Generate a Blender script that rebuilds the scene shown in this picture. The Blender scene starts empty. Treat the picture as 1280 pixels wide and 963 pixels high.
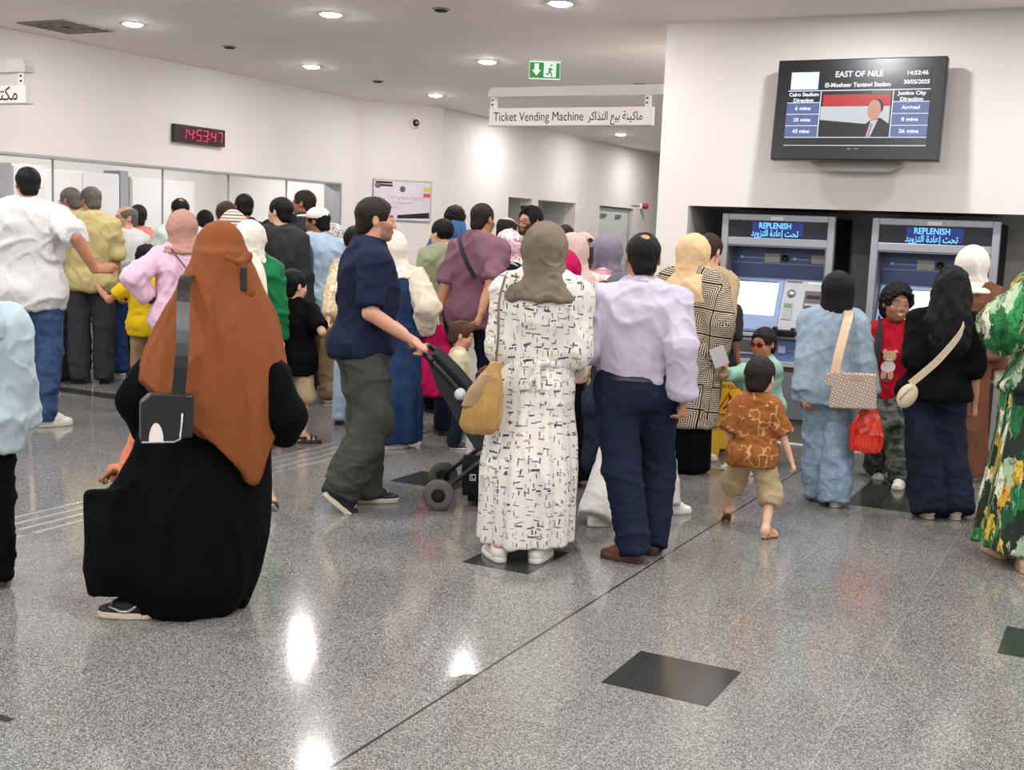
import bpy, math, random
import numpy as np
from mathutils import Vector, Matrix

SC = bpy.context.scene
COL = SC.collection
R = math.radians

# ------------------------------------------------------------------ view
SC.view_settings.view_transform = 'Standard'
SC.view_settings.look = 'None'
SC.view_settings.gamma = 1.0
SC.view_settings.use_curve_mapping = False
SC.view_settings.exposure = 0.0
SC.cycles.use_denoising = True
SC.cycles.max_bounces = 8
SC.cycles.diffuse_bounces = 5
SC.cycles.sample_clamp_indirect = 6.0

F_PX, YAW, PITCH, ROLL, CAMH = 1495.0, R(27.155), R(7.2845), R(2.3368), 1.55
_fw = np.array([-math.sin(YAW) * math.cos(PITCH), math.cos(YAW) * math.cos(PITCH), -math.sin(PITCH)])
_r0 = np.array([math.cos(YAW), math.sin(YAW), 0.0])
_u0 = np.cross(_r0, _fw)
C_R = _r0 * math.cos(ROLL) + _u0 * math.sin(ROLL)
C_U = -_r0 * math.sin(ROLL) + _u0 * math.cos(ROLL)
C_O = np.array([0, 0, CAMH])

def make_camera():
    cam = bpy.data.cameras.new('camera')
    cam.sensor_fit = 'HORIZONTAL'
    cam.sensor_width = 36.0
    cam.lens = F_PX / 1280.0 * 36.0
    cam.clip_end = 200
    o = bpy.data.objects.new('camera', cam)
    m = Matrix.Identity(4)
    for i, v in enumerate((C_R, C_U, -_fw)):
        for j in range(3):
            m[j][i] = float(v[j])
    m.translation = Vector(C_O)
    o.matrix_world = m
    COL.objects.link(o)
    SC.camera = o
make_camera()

def ray(x, y):
    return C_R * (x - 640) / F_PX - C_U * (y - 481.5) / F_PX + _fw
def at(x, y, depth):            # the point seen at a pixel, at a distance along the view axis
    return C_O + ray(x, y) * depth
def ground(x, y, z=0.0):
    d = ray(x, y)
    return C_O + d * ((z - CAMH) / d[2])
def depth_of(p):
    return float((np.asarray(p) - C_O) @ _fw)

# ------------------------------------------------------------------ objects
def tag(o, label=None, cat=None, group=None, kind=None):
    if label: o['label'] = label
    if cat: o['category'] = cat
    if group: o['group'] = group
    if kind: o['kind'] = kind
    return o
def empty(name, loc=(0, 0, 0), rz=0.0, parent=None):
    o = bpy.data.objects.new(name, None)
    o.empty_display_size = 0.1
    o.location = Vector([float(v) for v in loc]); o.rotation_euler = (0, 0, rz)
    COL.objects.link(o)
    if parent: o.parent = parent
    return o
def link(name, me, mat=None, parent=None):
    o = bpy.data.objects.new(name, me)
    COL.objects.link(o)
    if mat is not None and len(me.materials) == 0:
        me.materials.append(mat)
    if parent: o.parent = parent
    return o
def np_mesh(name, V, Q, smooth=True):
    me = bpy.data.meshes.new(name)
    V = np.asarray(V, np.float32); Q = np.asarray(Q, np.int32)
    me.vertices.add(len(V)); me.vertices.foreach_set('co', V.ravel())
    k = Q.shape[1]
    me.loops.add(len(Q) * k); me.loops.foreach_set('vertex_index', Q.ravel())
    me.polygons.add(len(Q)); me.polygons.foreach_set('loop_start', np.arange(len(Q), dtype=np.int32) * k)
    me.update(calc_edges=True)
    me.polygons.foreach_set('use_smooth', np.full(len(Q), smooth))
    return me

class MB:
    """collects simple solids into one mesh"""
    def __init__(s): s.v = []; s.f = []; s.sm = []
    def add(s, V, Fs, sm=False):
        n = len(s.v); s.v += [tuple(map(float, p)) for p in V]
        s.f += [tuple(i + n for i in q) for q in Fs]; s.sm += [sm] * len(Fs); return s
    def box(s, x0, x1, y0, y1, z0, z1):
        V = [(x, y, z) for x in (x0, x1) for y in (y0, y1) for z in (z0, z1)]
        return s.add(V, [(0, 1, 3, 2), (4, 6, 7, 5), (0, 4, 5, 1), (2, 3, 7, 6), (0, 2, 6, 4), (1, 5, 7, 3)])
    def prism(s, pts, axis, a, b):
        """polygon (2D, ccw) swept along axis from a to b"""
        n = len(pts)
        def P(p, t): return {'x': (t, p[0], p[1]), 'y': (p[0], t, p[1]), 'z': (p[0], p[1], t)}[axis]
        V = [P(p, a) for p in pts] + [P(p, b) for p in pts]
        return s.add(V, [tuple(range(n))[::-1], tuple(range(n, 2 * n))] + [(i, (i + 1) % n, n + (i + 1) % n, n + i) for i in range(n)])
    def tube(s, pts, r, n=10, closed=False):
        pts = [Vector(p) for p in pts]; m = len(pts)
        rr = r if isinstance(r, (list, tuple)) else [r] * m
        V = []; prev = None
        for i, p in enumerate(pts):
            t = (pts[(i + 1) % m if closed else min(i + 1, m - 1)] - pts[i - 1 if (closed or i) else 0]).normalized()
            if prev is None:
                a = Vector((0, 0, 1)) if abs(t.z) < 0.9 else Vector((1, 0, 0))
                u = t.cross(a).normalized()
            else:
                u = (prev - t * prev.dot(t)).normalized()
            prev = u; w = t.cross(u)
            V += [p + (u * math.cos(2 * math.pi * k / n) + w * math.sin(2 * math.pi * k / n)) * rr[i] for k in range(n)]
        Fs = []
        for i in range(m if closed else m - 1):
            j = (i + 1) % m
            Fs += [(i * n + k, i * n + (k + 1) % n, j * n + (k + 1) % n, j * n + k) for k in range(n)]
        if not closed: Fs += [tuple(range(n))[::-1], tuple(range((m - 1) * n, m * n))]
        return s.add(V, Fs, True)
    def ribbon(s, pts, width_dir, w, t=0.004):
        """a flat strap: pts centre line, width direction(s), width, thickness"""
        pts = [Vector(p) for p in pts]; m = len(pts); V = []
        for i, p in enumerate(pts):
            tg = (pts[min(i + 1, m - 1)] - pts[max(i - 1, 0)]).normalized()
            wd = Vector(width_dir[i] if isinstance(width_dir, list) else width_dir)
            wd = (wd - tg * wd.dot(tg)).normalized(); nn = tg.cross(wd)
            for a, b in ((-1, -1), (1, -1), (1, 1), (-1, 1)):
                V.append(p + wd * a * w / 2 + nn * b * t / 2)
        Fs = [(0, 1, 2, 3), tuple((m - 1) * 4 + k for k in (3, 2, 1, 0))]
        for i in range(m - 1):
            Fs += [(i * 4 + k, i * 4 + 4 + k, i * 4 + 4 + (k + 1) % 4, i * 4 + (k + 1) % 4) for k in range(4)]
        return s.add(V, Fs)
    def lathe(s, prof, c=(0, 0, 0), n=32, axis='z'):
        V = []; m = len(prof)
        for r, z in prof:
            for k in range(n):
                a = 2 * math.pi * k / n; x, y = r * math.cos(a), r * math.sin(a)
                p = {'z': (x, y, z), 'x': (z, x, y), 'y': (y, z, x)}[axis]
                V.append((p[0] + c[0], p[1] + c[1], p[2] + c[2]))
        Fs = [(i * n + k, i * n + (k + 1) % n, (i + 1) * n + (k + 1) % n, (i + 1) * n + k) for i in range(m - 1) for k in range(n)]
        Fs += [tuple(range(n))[::-1], tuple(range((m - 1) * n, m * n))]
        return s.add(V, Fs, True)
    def build(s, name, mat, parent=None, bevel=0.0, kind=None, rot=None):
        me = bpy.data.meshes.new(name)
        me.from_pydata(s.v, [], s.f); me.update()
        me.polygons.foreach_set('use_smooth', s.sm)
        o = link(name, me, mat, parent)
        if bevel:
            b = o.modifiers.new('b', 'BEVEL'); b.width = bevel; b.segments = 2; b.limit_method = 'ANGLE'
        if kind: o['kind'] = kind
        return o

# ------------------------------------------------------------------ materials
def srgb(c):
    return tuple((v / 12.92 if v <= 0.04045 else ((v + 0.055) / 1.055) ** 2.4) for v in [x / 255.0 for x in c]) + (1.0,)
class NT:
    def __init__(s, mat): s.t = mat.node_tree; s.n = s.t.nodes; s.l = s.t.links
    def new(s, typ, **kw):
        n = s.n.new(typ)
        for k, v in kw.items(): setattr(n, k, v)
        return n
    def put(s, sock, v):
        if hasattr(v, 'is_output') or hasattr(v, 'links'): s.l.new(v, sock)
        else: sock.default_value = v
    def math(s, op, a, b=0.0, c=0.0):
        n = s.new('ShaderNodeMath', operation=op)
        for i, v in enumerate((a, b, c)): s.put(n.inputs[i], v)
        return n.outputs[0]
    def mix(s, f, a, b):
        n = s.new('ShaderNodeMix', data_type='RGBA')
        s.put(n.inputs[0], f); s.put(n.inputs[6], a); s.put(n.inputs[7], b); return n.outputs[2]
    def noise(s, vec, scale, detail=2.0, rough=0.5, out=0):
        n = s.new('ShaderNodeTexNoise'); s.put(n.inputs['Vector'], vec)
        n.inputs['Scale'].default_value = scale; n.inputs['Detail'].default_value = detail; n.inputs['Roughness'].default_value = rough
        return n.outputs[out]
    def ramp(s, f, stops, interp='LINEAR'):
        n = s.new('ShaderNodeValToRGB'); n.color_ramp.interpolation = interp
        el = n.color_ramp.elements
        while len(el) < len(stops): el.new(0.5)
        for e, (p, c) in zip(el, stops): e.position = p; e.color = c
        s.put(n.inputs[0], f); return n.outputs[0]
    def coords(s, kind='Object'): return s.new('ShaderNodeTexCoord').outputs[kind]
    def attr(s, name, out='Vector'): return s.new('ShaderNodeAttribute', attribute_name=name).outputs[out]
    def vmap(s, vec, scale=(1, 1, 1), loc=(0, 0, 0), rot=(0, 0, 0)):
        n = s.new('ShaderNodeMapping'); s.put(n.inputs[0], vec)
        n.inputs[1].default_value = loc; n.inputs[2].default_value = rot; n.inputs[3].default_value = scale; return n.outputs[0]
    def sep(s, vec):
        n = s.new('ShaderNodeSeparateXYZ'); s.put(n.inputs[0], vec); return n.outputs
    def comb(s, x, y, z=0.0):
        n = s.new('ShaderNodeCombineXYZ')
        for i, v in enumerate((x, y, z)): s.put(n.inputs[i], v)
        return n.outputs[0]
    def white(s, vec):
        n = s.new('ShaderNodeTexWhiteNoise', noise_dimensions='3D'); s.put(n.inputs[0], vec); return n.outputs
    def bump(s, h, strength, dist=0.01):
        n = s.new('ShaderNodeBump'); n.inputs['Strength'].default_value = strength; n.inputs['Distance'].default_value = dist
        s.put(n.inputs['Height'], h); return n.outputs[0]
MATS = {}
def new_mat(name, rough=0.6, metal=0.0, spec=0.5):
    m = bpy.data.materials.new(name); m.use_nodes = True
    t = NT(m); b = t.n['Principled BSDF']
    b.inputs['Roughness'].default_value = rough; b.inputs['Metallic'].default_value = metal
    b.inputs['Specular IOR Level'].default_value = spec
    return m, t, b
def plain(name, rgb, rough=0.5, metal=0.0, spec=0.5, var=0.04, scale=6.0, bump=0.0):
    if name in MATS: return MATS[name]
    m, t, b = new_mat(name, rough, metal, spec)
    c = srgb(rgb)
    lo = tuple(max(0, v * (1 - var)) for v in c[:3]) + (1,); hi = tuple(min(1, v * (1 + var)) for v in c[:3]) + (1,)
    f = t.noise(t.coords(), scale, 3)
    t.put(b.inputs['Base Color'], t.ramp(f, [(0.3, lo), (0.7, hi)]))
    if bump: t.put(b.inputs['Normal'], t.bump(t.noise(t.coords(), scale * 20, 2), bump, 0.002))
    MATS[name] = m; return m
def fabric(name, rgb, rough=0.85, var=0.12, scale=9.0, weave=900.0, bump=0.25, sheen=0.0, rgb2=None):
    if name in MATS: return MATS[name]
    m, t, b = new_mat(name, rough, 0, 0.12)
    co = t.coords(); c = srgb(rgb)
    lo = srgb(rgb2) if rgb2 else tuple(v * (1 - var) for v in c[:3]) + (1,)
    t.put(b.inputs['Base Color'], t.ramp(t.noise(co, scale, 4, 0.6), [(0.3, lo), (0.7, c)]))
    if sheen:
        b.inputs['Sheen Weight'].default_value = sheen; b.inputs['Sheen Roughness'].default_value = 0.5
    # creases: thin ridges of a warped noise, at two sizes
    def ridge(sc, seed):
        n = t.noise(t.vmap(co, (1, 1, .6), (seed, seed * .7, seed * .3), (.3, .5, .2)), sc, 2, 0.5)
        return t.math('POWER', t.math('SUBTRACT', 1.0, t.math('MULTIPLY', t.math('ABSOLUTE', t.math('SUBTRACT', n, 0.5)), 3.2)), 3.0)
    h = t.math('ADD', t.math('ADD', t.math('MULTIPLY', ridge(7, 3.0), 1.0), t.math('MULTIPLY', ridge(17, 8.0), 0.45)), t.math('ADD', t.math('MULTIPLY', t.noise(co, 60, 3, 0.6), 0.22), t.math('MULTIPLY', t.noise(co, weave, 1), 0.05)))
    t.put(b.inputs['Normal'], t.bump(h, bump * 1.0, 0.010))
    MATS[name] = m; return m
def emit(name, rgb, strength):
    if name in MATS: return MATS[name]
    m, t, b = new_mat(name, 0.3)
    b.inputs['Base Color'].default_value = (0.01, 0.01, 0.01, 1)
    b.inputs['Emission Color'].default_value = srgb(rgb); b.inputs['Emission Strength'].default_value = strength
    MATS[name] = m; return m

# ------------------------------------------------------------------ lettering
AR = {  # letter: isolated, final, initial, medial
 'ا': (0xFE8D, 0xFE8E, 0, 0), 'إ': (0xFE87, 0xFE88, 0, 0), 'أ': (0xFE83, 0xFE84, 0, 0), 'ب': (0xFE8F, 0xFE90, 0xFE91, 0xFE92),
 'ة': (0xFE93, 0xFE94, 0, 0), 'ت': (0xFE95, 0xFE96, 0xFE97, 0xFE98), 'ح': (0xFEA1, 0xFEA2, 0xFEA3, 0xFEA4),
 'د': (0xFEA9, 0xFEAA, 0, 0), 'ذ': (0xFEAB, 0xFEAC, 0, 0), 'ر': (0xFEAD, 0xFEAE, 0, 0), 'ز': (0xFEAF, 0xFEB0, 0, 0),
 'ع': (0xFEC9, 0xFECA, 0xFECB, 0xFECC), 'ك': (0xFED9, 0xFEDA, 0xFEDB, 0xFEDC), 'ل': (0xFEDD, 0xFEDE, 0xFEDF, 0xFEE0),
 'م': (0xFEE1, 0xFEE2, 0xFEE3, 0xFEE4), 'ن': (0xFEE5, 0xFEE6, 0xFEE7, 0xFEE8), 'و': (0xFEED, 0xFEEE, 0, 0),
 'ي': (0xFEF1, 0xFEF2, 0xFEF3, 0xFEF4), 'س': (0xFEB1, 0xFEB2, 0xFEB3, 0xFEB4), 'ض': (0xFEBD, 0xFEBE, 0xFEBF, 0xFEC0), 'ط': (0xFEC1, 0xFEC2, 0xFEC3, 0xFEC4)}
def arabic(s):
    out = []
    for i, ch in enumerate(s):
        if ch not in AR: out.append(ch); continue
        prev = i > 0 and s[i - 1] in AR and AR[s[i - 1]][2] != 0
        nxt = i + 1 < len(s) and s[i + 1] in AR and AR[ch][2] != 0
        out.append(chr(AR[ch][(3 if nxt else 1) if prev else (2 if nxt else 0)]))
    return ''.join(out[::-1])
def text(name, body, size, mat, parent, loc, rot=(R(90), 0, 0), align='CENTER', depth=0.0006, bold=0.0, width=None, label=None):
    c = bpy.data.curves.new(name, 'FONT'); c.body = body; c.size = size; c.align_x = align; c.align_y = 'CENTER'
    c.extrude = depth; c.offset = bold; c.resolution_u = 3
    o = bpy.data.objects.new(name, c); COL.objects.link(o)
    bpy.context.view_layer.update()
    dg = bpy.context.evaluated_depsgraph_get()
    me = bpy.data.meshes.new_from_object(o.evaluated_get(dg)); bpy.data.objects.remove(o)
    me.name = name
    if width:
        xs = [v.co.x for v in me.vertices]
        w = max(xs) - min(xs)
        for v in me.vertices: v.co.x *= width / w
    me.materials.clear(); me.materials.append(mat)
    o = link(name, me, None, parent); o.location = loc; o.rotation_euler = rot
    if label: o['label'] = label
    return o
# ================================================================== the room
HC = 3.22                                   # ceiling height
XL, XF = -9.38, -8.70                       # ticket office wall, far corridor wall
YW, YB = 9.10, 9.98                         # wall of the vending machines, back of their recess
YS = -4.0                                   # where the modelled hall stops behind the camera

def mat_floor():
    m, t, b = new_mat('grey_granite', 0.16, 0, 0.5)
    co = t.coords()
    n1 = t.new('ShaderNodeTexVoronoi'); t.put(n1.inputs['Vector'], co); n1.inputs['Scale'].default_value = 290
    cell = t.sep(n1.outputs['Color'])[0]
    n2 = t.noise(co, 380, 3, 0.7)
    v = t.math('ADD', t.math('MULTIPLY', cell, 0.55), t.math('MULTIPLY', n2, 0.45))
    base = t.ramp(v, [(0.22, srgb((50, 50, 49))), (0.42, srgb((98, 97, 95))), (0.58, srgb((128, 126, 123))), (0.80, srgb((190, 187, 182)))])
    big = t.noise(co, 1.1, 3, 0.6)
    base = t.mix(t.math('MULTIPLY', big, 0.30), base, srgb((84, 83, 82)))
    s = t.sep(co)
    # tile joints every 0.597 m, each tile a touch lighter or darker
    def grid(axis, pitch, off, w):
        u = t.math('DIVIDE', t.math('SUBTRACT', s[axis], off), pitch)
        d = t.math('ABSOLUTE', t.math('SUBTRACT', t.math('FRACT', t.math('ADD', u, 0.5)), 0.5))
        return t.math('LESS_THAN', d, w / pitch), t.math('FLOOR', u)
    gx, ix = grid(0, 0.597, -1.321, 0.0016); gy, iy = grid(1, 1.194, 4.51, 0.0016)
    tone = t.white(t.comb(ix, iy, 3.0))[0]
    base = t.mix(t.math('MULTIPLY', tone, 0.12), base, srgb((150, 148, 144)))
    line = t.math('MAXIMUM', gx, gy)
    base = t.mix(t.math('MULTIPLY', line, 0.45), base, srgb((172, 168, 162)))
    d = t.math('ABSOLUTE', t.math('ADD', s[0], 1.918))
    base = t.mix(t.math('LESS_THAN', d, 0.006), base, srgb((58, 55, 52)))
    t.put(b.inputs['Base Color'], base)
    rough = t.math('ADD', 0.075, t.math('MULTIPLY', t.noise(co, 3.0, 4, 0.6), 0.07))
    t.put(b.inputs['Roughness'], rough)
    t.put(b.inputs['Normal'], t.bump(t.noise(co, 7.0, 2), 0.006, 0.02))
    return m
M_FLOOR = mat_floor()
def mat_black_granite():
    m, t, b = new_mat('black_granite', 0.15)
    co = t.coords()
    v = t.noise(co, 220, 3, 0.8)
    c = t.ramp(v, [(0.35, srgb((38, 39, 38))), (0.6, srgb((62, 63, 61))), (0.75, srgb((120, 118, 112)))])
    c = t.mix(t.math('MULTIPLY', t.noise(co, 9, 4, 0.7), 0.5), c, srgb((34, 35, 34)))
    t.put(b.inputs['Base Color'], c); return m
M_BLACKG = mat_black_granite()
M_WALL = plain('painted_wall', (221, 215, 211), 0.6, 0, 0.3, 0.02, 1.5)
M_CEIL = plain('ceiling_paint', (243, 237, 234), 0.8, 0, 0.2, 0.015, 1.0)
M_WHITE = plain('white_metal', (232, 229, 226), 0.4, 0, 0.4, 0.01)
M_BOOTHW = plain('booth_wall_paint', (228, 226, 224), 0.6, 0, 0.3, 0.01)
M_PANEL = plain('booth_panel', (190, 193, 198), 0.45, 0, 0.4, 0.02)
M_PANEL2 = plain('booth_panel_light', (212, 212, 213), 0.45, 0, 0.4, 0.02)
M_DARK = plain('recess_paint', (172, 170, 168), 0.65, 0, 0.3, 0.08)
M_STEEL = plain('brushed_steel', (176, 178, 180), 0.35, 0.7, 0.5, 0.05)
M_GREYDOOR = plain('grey_door_paint', (196, 198, 197), 0.5, 0, 0.4, 0.02)
M_BLK = plain('black_plastic', (24, 25, 28), 0.35, 0, 0.5, 0.1)
M_BLKM = plain('matt_black', (18, 18, 19), 0.7, 0, 0.3, 0.1)
M_INK = plain('black_lettering', (38, 36, 36), 0.6, 0, 0.3, 0.02)
M_GAP = plain('dark_gap', (45, 43, 42), 0.8, 0, 0.2, 0.05)

def st(name, x0, x1, y0, y1, z0, z1, mat, parent=None, bevel=0):
    o = MB().box(x0, x1, y0, y1, z0, z1).build(name, mat, parent, bevel)
    if parent is None: o['kind'] = 'structure'
    return o
st('floor', -13.2, 6.5, YS, 28.0, -0.12, 0.0, M_FLOOR)
st('ceiling', -9.7, 6.5, YS, 28.0, HC, HC + 0.15, M_CEIL)

# ---- ticket office wall: solid above and below a glazed opening
st('wall_left', XL - 0.2, XL, YS, 13.60, 2.10, HC, M_WALL)
st('wall_left_lower', XL - 0.2, XL, YS, 13.10, 0, 0.95, M_WALL)
st('wall_left_end', XL - 0.2, XL, 13.10, 13.60, 0, 2.10, M_WALL)
# slanted piece and the corridor wall behind it, with two recesses and a double door
def prism_st(name, pts, z0, z1, mat):
    o = MB().prism(pts, 'z', z0, z1).build(name, mat); o['kind'] = 'structure'; return o
prism_st('wall_left_slanted', [(XL, 13.60), (XF, 14.55), (XF - 0.22, 14.70), (XL - 0.2, 13.74)], 0, HC, M_WALL)
for i, (a, b, z0, z1) in enumerate([(14.55, 16.59, 0, HC), (17.40, 17.63, 0, 2.09), (19.10, 20.15, 0, 2.09), (21.80, 28.0, 0, 2.09), (16.59, 28.0, 2.09, HC)]):
    st('wall_far', XF - 0.2, XF, a, b, z0, z1, M_WALL)
st('wall_far_recess_back', XF - 0.66, XF - 0.60, 16.4, 22.0, 0, 2.3, M_GREYDOOR)
for a in (16.55, 17.38, 17.60, 19.08, 20.12, 21.78):
    st('wall_far_recess_side', XF - 0.60, XF - 0.2, a, a + 0.05, 0, 2.3, M_GREYDOOR)
st('wall_far_recess_top', XF - 0.60, XF - 0.2, 16.4, 22.0, 2.09, 2.2, M_GREYDOOR)
st('wall_back', XF, 6.5, 27.8, 28.0, 0, HC, M_WALL)
# ---- block with the vending machine recess
st('wall_right', -3.43, 6.5, YW, YW + 0.18, 1.813, HC, M_WALL)
st('wall_right_jamb', -3.43, -3.172, YW, YB, 0, 1.813, M_WALL)
st('wall_right_side', -3.43, -3.25, YB, 27.8, 0, HC, M_WALL)
st('wall_right_upper_fill', -3.43, -3.25, YW + 0.18, YB, 1.813, HC, M_WALL)
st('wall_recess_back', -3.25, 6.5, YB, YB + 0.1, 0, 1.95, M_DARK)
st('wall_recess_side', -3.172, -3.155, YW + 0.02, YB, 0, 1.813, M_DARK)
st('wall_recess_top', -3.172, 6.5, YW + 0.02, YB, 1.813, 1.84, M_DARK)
st('trim_1', -3.172, 6.5, 9.16, 9.26, 0.0, 0.006, M_WHITE)
# floor inlays
for x0, x1, y0, y1 in ((-1.52, -1.13, 3.737, 4.118), (-0.335, 0.055, 4.885, 5.27), (-2.68, -2.33, 4.78, 5.235), (-1.43, -0.83, 7.25, 8.26), (-3.95, -3.50, 6.1, 6.48)):
    st('floor_inlay_tile', x0, x1, y0, y1, 0.0, 0.0012, M_BLACKG)
st('floor_dark_band', XL, -6.3, 7.42, 7.64, 0.0, 0.0012, M_BLACKG)
M_METALSTRIP = plain('steel_guide_strip', (200, 196, 190), 0.25, 0.6, 0.5, 0.05)
for k in range(4):
    x = -4.965 + k * 0.105
    for y in range(int(YS), 25):
        st('floor_guide_strip', x, x + 0.030, y, y + 0.94, 0.0, 0.004, M_METALSTRIP)
st('floor_expansion_joint', -3.05, -2.93, 2.42, 2.45, 0.0, 0.001, M_GAP)

# ---- ticket office behind the glass
XBK = -12.6
st('wall_booth_back', XBK - 0.1, XBK, YS, 14.5, 0, 2.75, M_BOOTHW)
st('wall_booth_end', XBK, XL - 0.2, 14.4, 14.5, 0, 2.75, M_BOOTHW)
st('ceiling_booth', XBK, XL - 0.2, YS, 14.4, 2.75, 2.85, M_BOOTHW)
st('trim_2', XL - 0.24, XL + 0.012, YS, 13.10, 2.075, 2.10, M_STEEL)
st('trim_3', XL - 0.24, XL + 0.012, 13.08, 13.12, 0.95, 2.10, M_STEEL)
def mat_glass():
    m, t, b = new_mat('office_glass', 0.02)
    tr = t.new('ShaderNodeBsdfTransparent'); gl = t.new('ShaderNodeBsdfGlossy'); gl.inputs['Roughness'].default_value = 0.02
    tr.inputs[0].default_value = (0.95, 0.95, 0.945, 1)
    mx = t.new('ShaderNodeMixShader'); mx.inputs[0].default_value = 0.07
    t.l.new(tr.outputs[0], mx.inputs[1]); t.l.new(gl.outputs[0], mx.inputs[2])
    t.l.new(mx.outputs[0], t.n['Material Output'].inputs[0]); return m
M_GLASS = mat_glass()
panes = [YS, 0.5, 2.6, 4.6, 6.6, 8.456, 9.952, 11.02, 12.10, 13.08]
for i in range(len(panes) - 1):
    w = st('window_%d' % (i + 1), XL - 0.105, XL - 0.095, panes[i] + 0.006, panes[i + 1] - 0.006, 0.99, 2.075, M_GLASS)
for i, y in enumerate(panes[1:-1]):
    st('trim_%d' % (i + 4), XL - 0.11, XL - 0.09, y - 0.006, y + 0.006, 0.98, 2.075, M_STEEL)
c = MB().box(XL - 0.55, XL + 0.10, YS, 13.05, 0.955, 0.985).build('ticket_counter', plain('counter_top', (150, 150, 152), 0.3), None, 0.006)
tag(c, 'long grey counter top running under the ticket office windows', 'counter')
# cabinets, partition and doors inside the office
def office_unit(name, y0, y1, z1, depth, mat, label, cat, nd=1):
    e = tag(empty(name, (XBK + depth / 2 + 0.03, (y0 + y1) / 2, 0)), label, cat)
    h = (y1 - y0) / 2
    MB().box(-depth / 2, depth / 2 - 0.02, -h, h, 0, z1).build('cabinet_body', mat, e, 0.004)
    w = 2 * h / nd
    for k in range(nd):
        d = MB().box(depth / 2 - 0.02, depth / 2, -h + k * w + 0.012, -h + (k + 1) * w - 0.012, 0.05, z1 - 0.03).build('door', mat, e, 0.003)
        MB().box(depth / 2, depth / 2 + 0.02, -h + k * w + 0.04, -h + k * w + 0.06, 0.95, 1.1).build('handle', M_STEEL, d)
    return e
office_unit('wardrobe', 10.12, 10.62, 2.13, 0.55, M_PANEL, 'tall grey blue locker behind the ticket office glass', 'locker', 1)
office_unit('storage_unit', 10.75, 12.05, 2.11, 0.33, M_PANEL2, 'pale double cupboard beside the grey blue office locker', 'cupboard', 2)
st('trim_20', XBK, XBK + 0.30, 12.12, 12.26, 0, 2.16, plain('grey_post', (140, 144, 150), 0.5))
office_unit('tall_cabinet', 12.30, 13.55, 2.09, 0.30, M_PANEL2, 'pale cupboard right of the grey office post', 'cupboard', 1)
office_unit('low_locker', 7.6, 9.2, 2.02, 0.30, M_PANEL2, 'pale wide cupboard behind the glass at the left end', 'cupboard', 2)
for x, y in ((-11.0, 2.0), (-11.0, 5.0), (-11.0, 8.0), (-11.0, 10.6), (-11.0, 13.0)):
    l = bpy.data.lights.new('office_light', 'AREA'); l.shape = 'RECTANGLE'; l.size = 0.6; l.size_y = 1.2; l.energy = 58; l.color = (1, 0.97, 0.94)
    o = bpy.data.objects.new('office_light', l); o.location = (x, y, 2.74); COL.objects.link(o)

# ---- doors along the corridor
def corridor_door(idx, y0, y1, ztop, leaves, glazed):
    e = empty('door_%d' % idx, (XF - 0.60, (y0 + y1) / 2, 0)); e['kind'] = 'structure'
    h = (y1 - y0) / 2
    f = MB().box(0, 0.05, -h, -h + 0.06, 0, ztop).box(0, 0.05, h - 0.06, h, 0, ztop).box(0, 0.05, -h + 0.06, h - 0.06, ztop - 0.06, ztop)
    f.build('door_frame', plain('door_frame_grey', (168, 170, 170), 0.45), e, 0.003)
    w = (2 * h - 0.12) / leaves
    for k in range(leaves):
        a = -h + 0.06 + k * w
        leaf = MB().box(0.005, 0.04, a + 0.004, a + w - 0.004, 0.01, ztop - 0.065).build('door_leaf', M_GREYDOOR, e, 0.003)
        if glazed: MB().box(0.04, 0.046, a + w * 0.3, a + w * 0.75, 1.1, ztop - 0.25).build('vision_panel', plain('dark_pane', (120, 122, 116), 0.15), leaf)
        MB().box(0.04, 0.075, a + 0.05, a + 0.30, ztop - 0.17, ztop - 0.11).build('door_closer', M_STEEL, leaf, 0.004)
        MB().tube([(0.04, a + w - 0.09, 1.0), (0.09, a + w - 0.09, 1.0), (0.09, a + w - 0.20, 1.0)], 0.009).build('handle', M_STEEL, leaf)
    return e
corridor_door(1, 16.68, 17.36, 2.05, 1, True)
corridor_door(2, 17.70, 18.75, 2.03, 1, False)
d3 = corridor_door(3, 20.20, 21.74, 2.07, 2, False)
d3.location.x = XF - 0.10
m_sw = MB().box(XF, XF + 0.012, 19.32, 19.45, 2.09, 2.20).build('wall_switch', M_WHITE, None, 0.002)
tag(m_sw, 'small white switch plate high beside the second doorway', 'switch')
e = tag(empty('alarm_sounder', (XF, 22.15, 2.155)), 'red alarm sounder on an arm beside the corridor double door', 'alarm')
MB().lathe([(0.02, 0.05), (0.055, 0.07), (0.06, 0.13), (0.035, 0.16)], axis='x').build('bell', plain('alarm_red', (168, 40, 44), 0.4), e)
MB().box(0, 0.05, -0.05, 0.05, -0.05, 0.05).build('base', M_WHITE, e, 0.004)
MB().tube([(0.008, -0.05, 0.0), (0.008, -0.48, 0.0)], 0.010).build('arm', M_STEEL, e)

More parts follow.
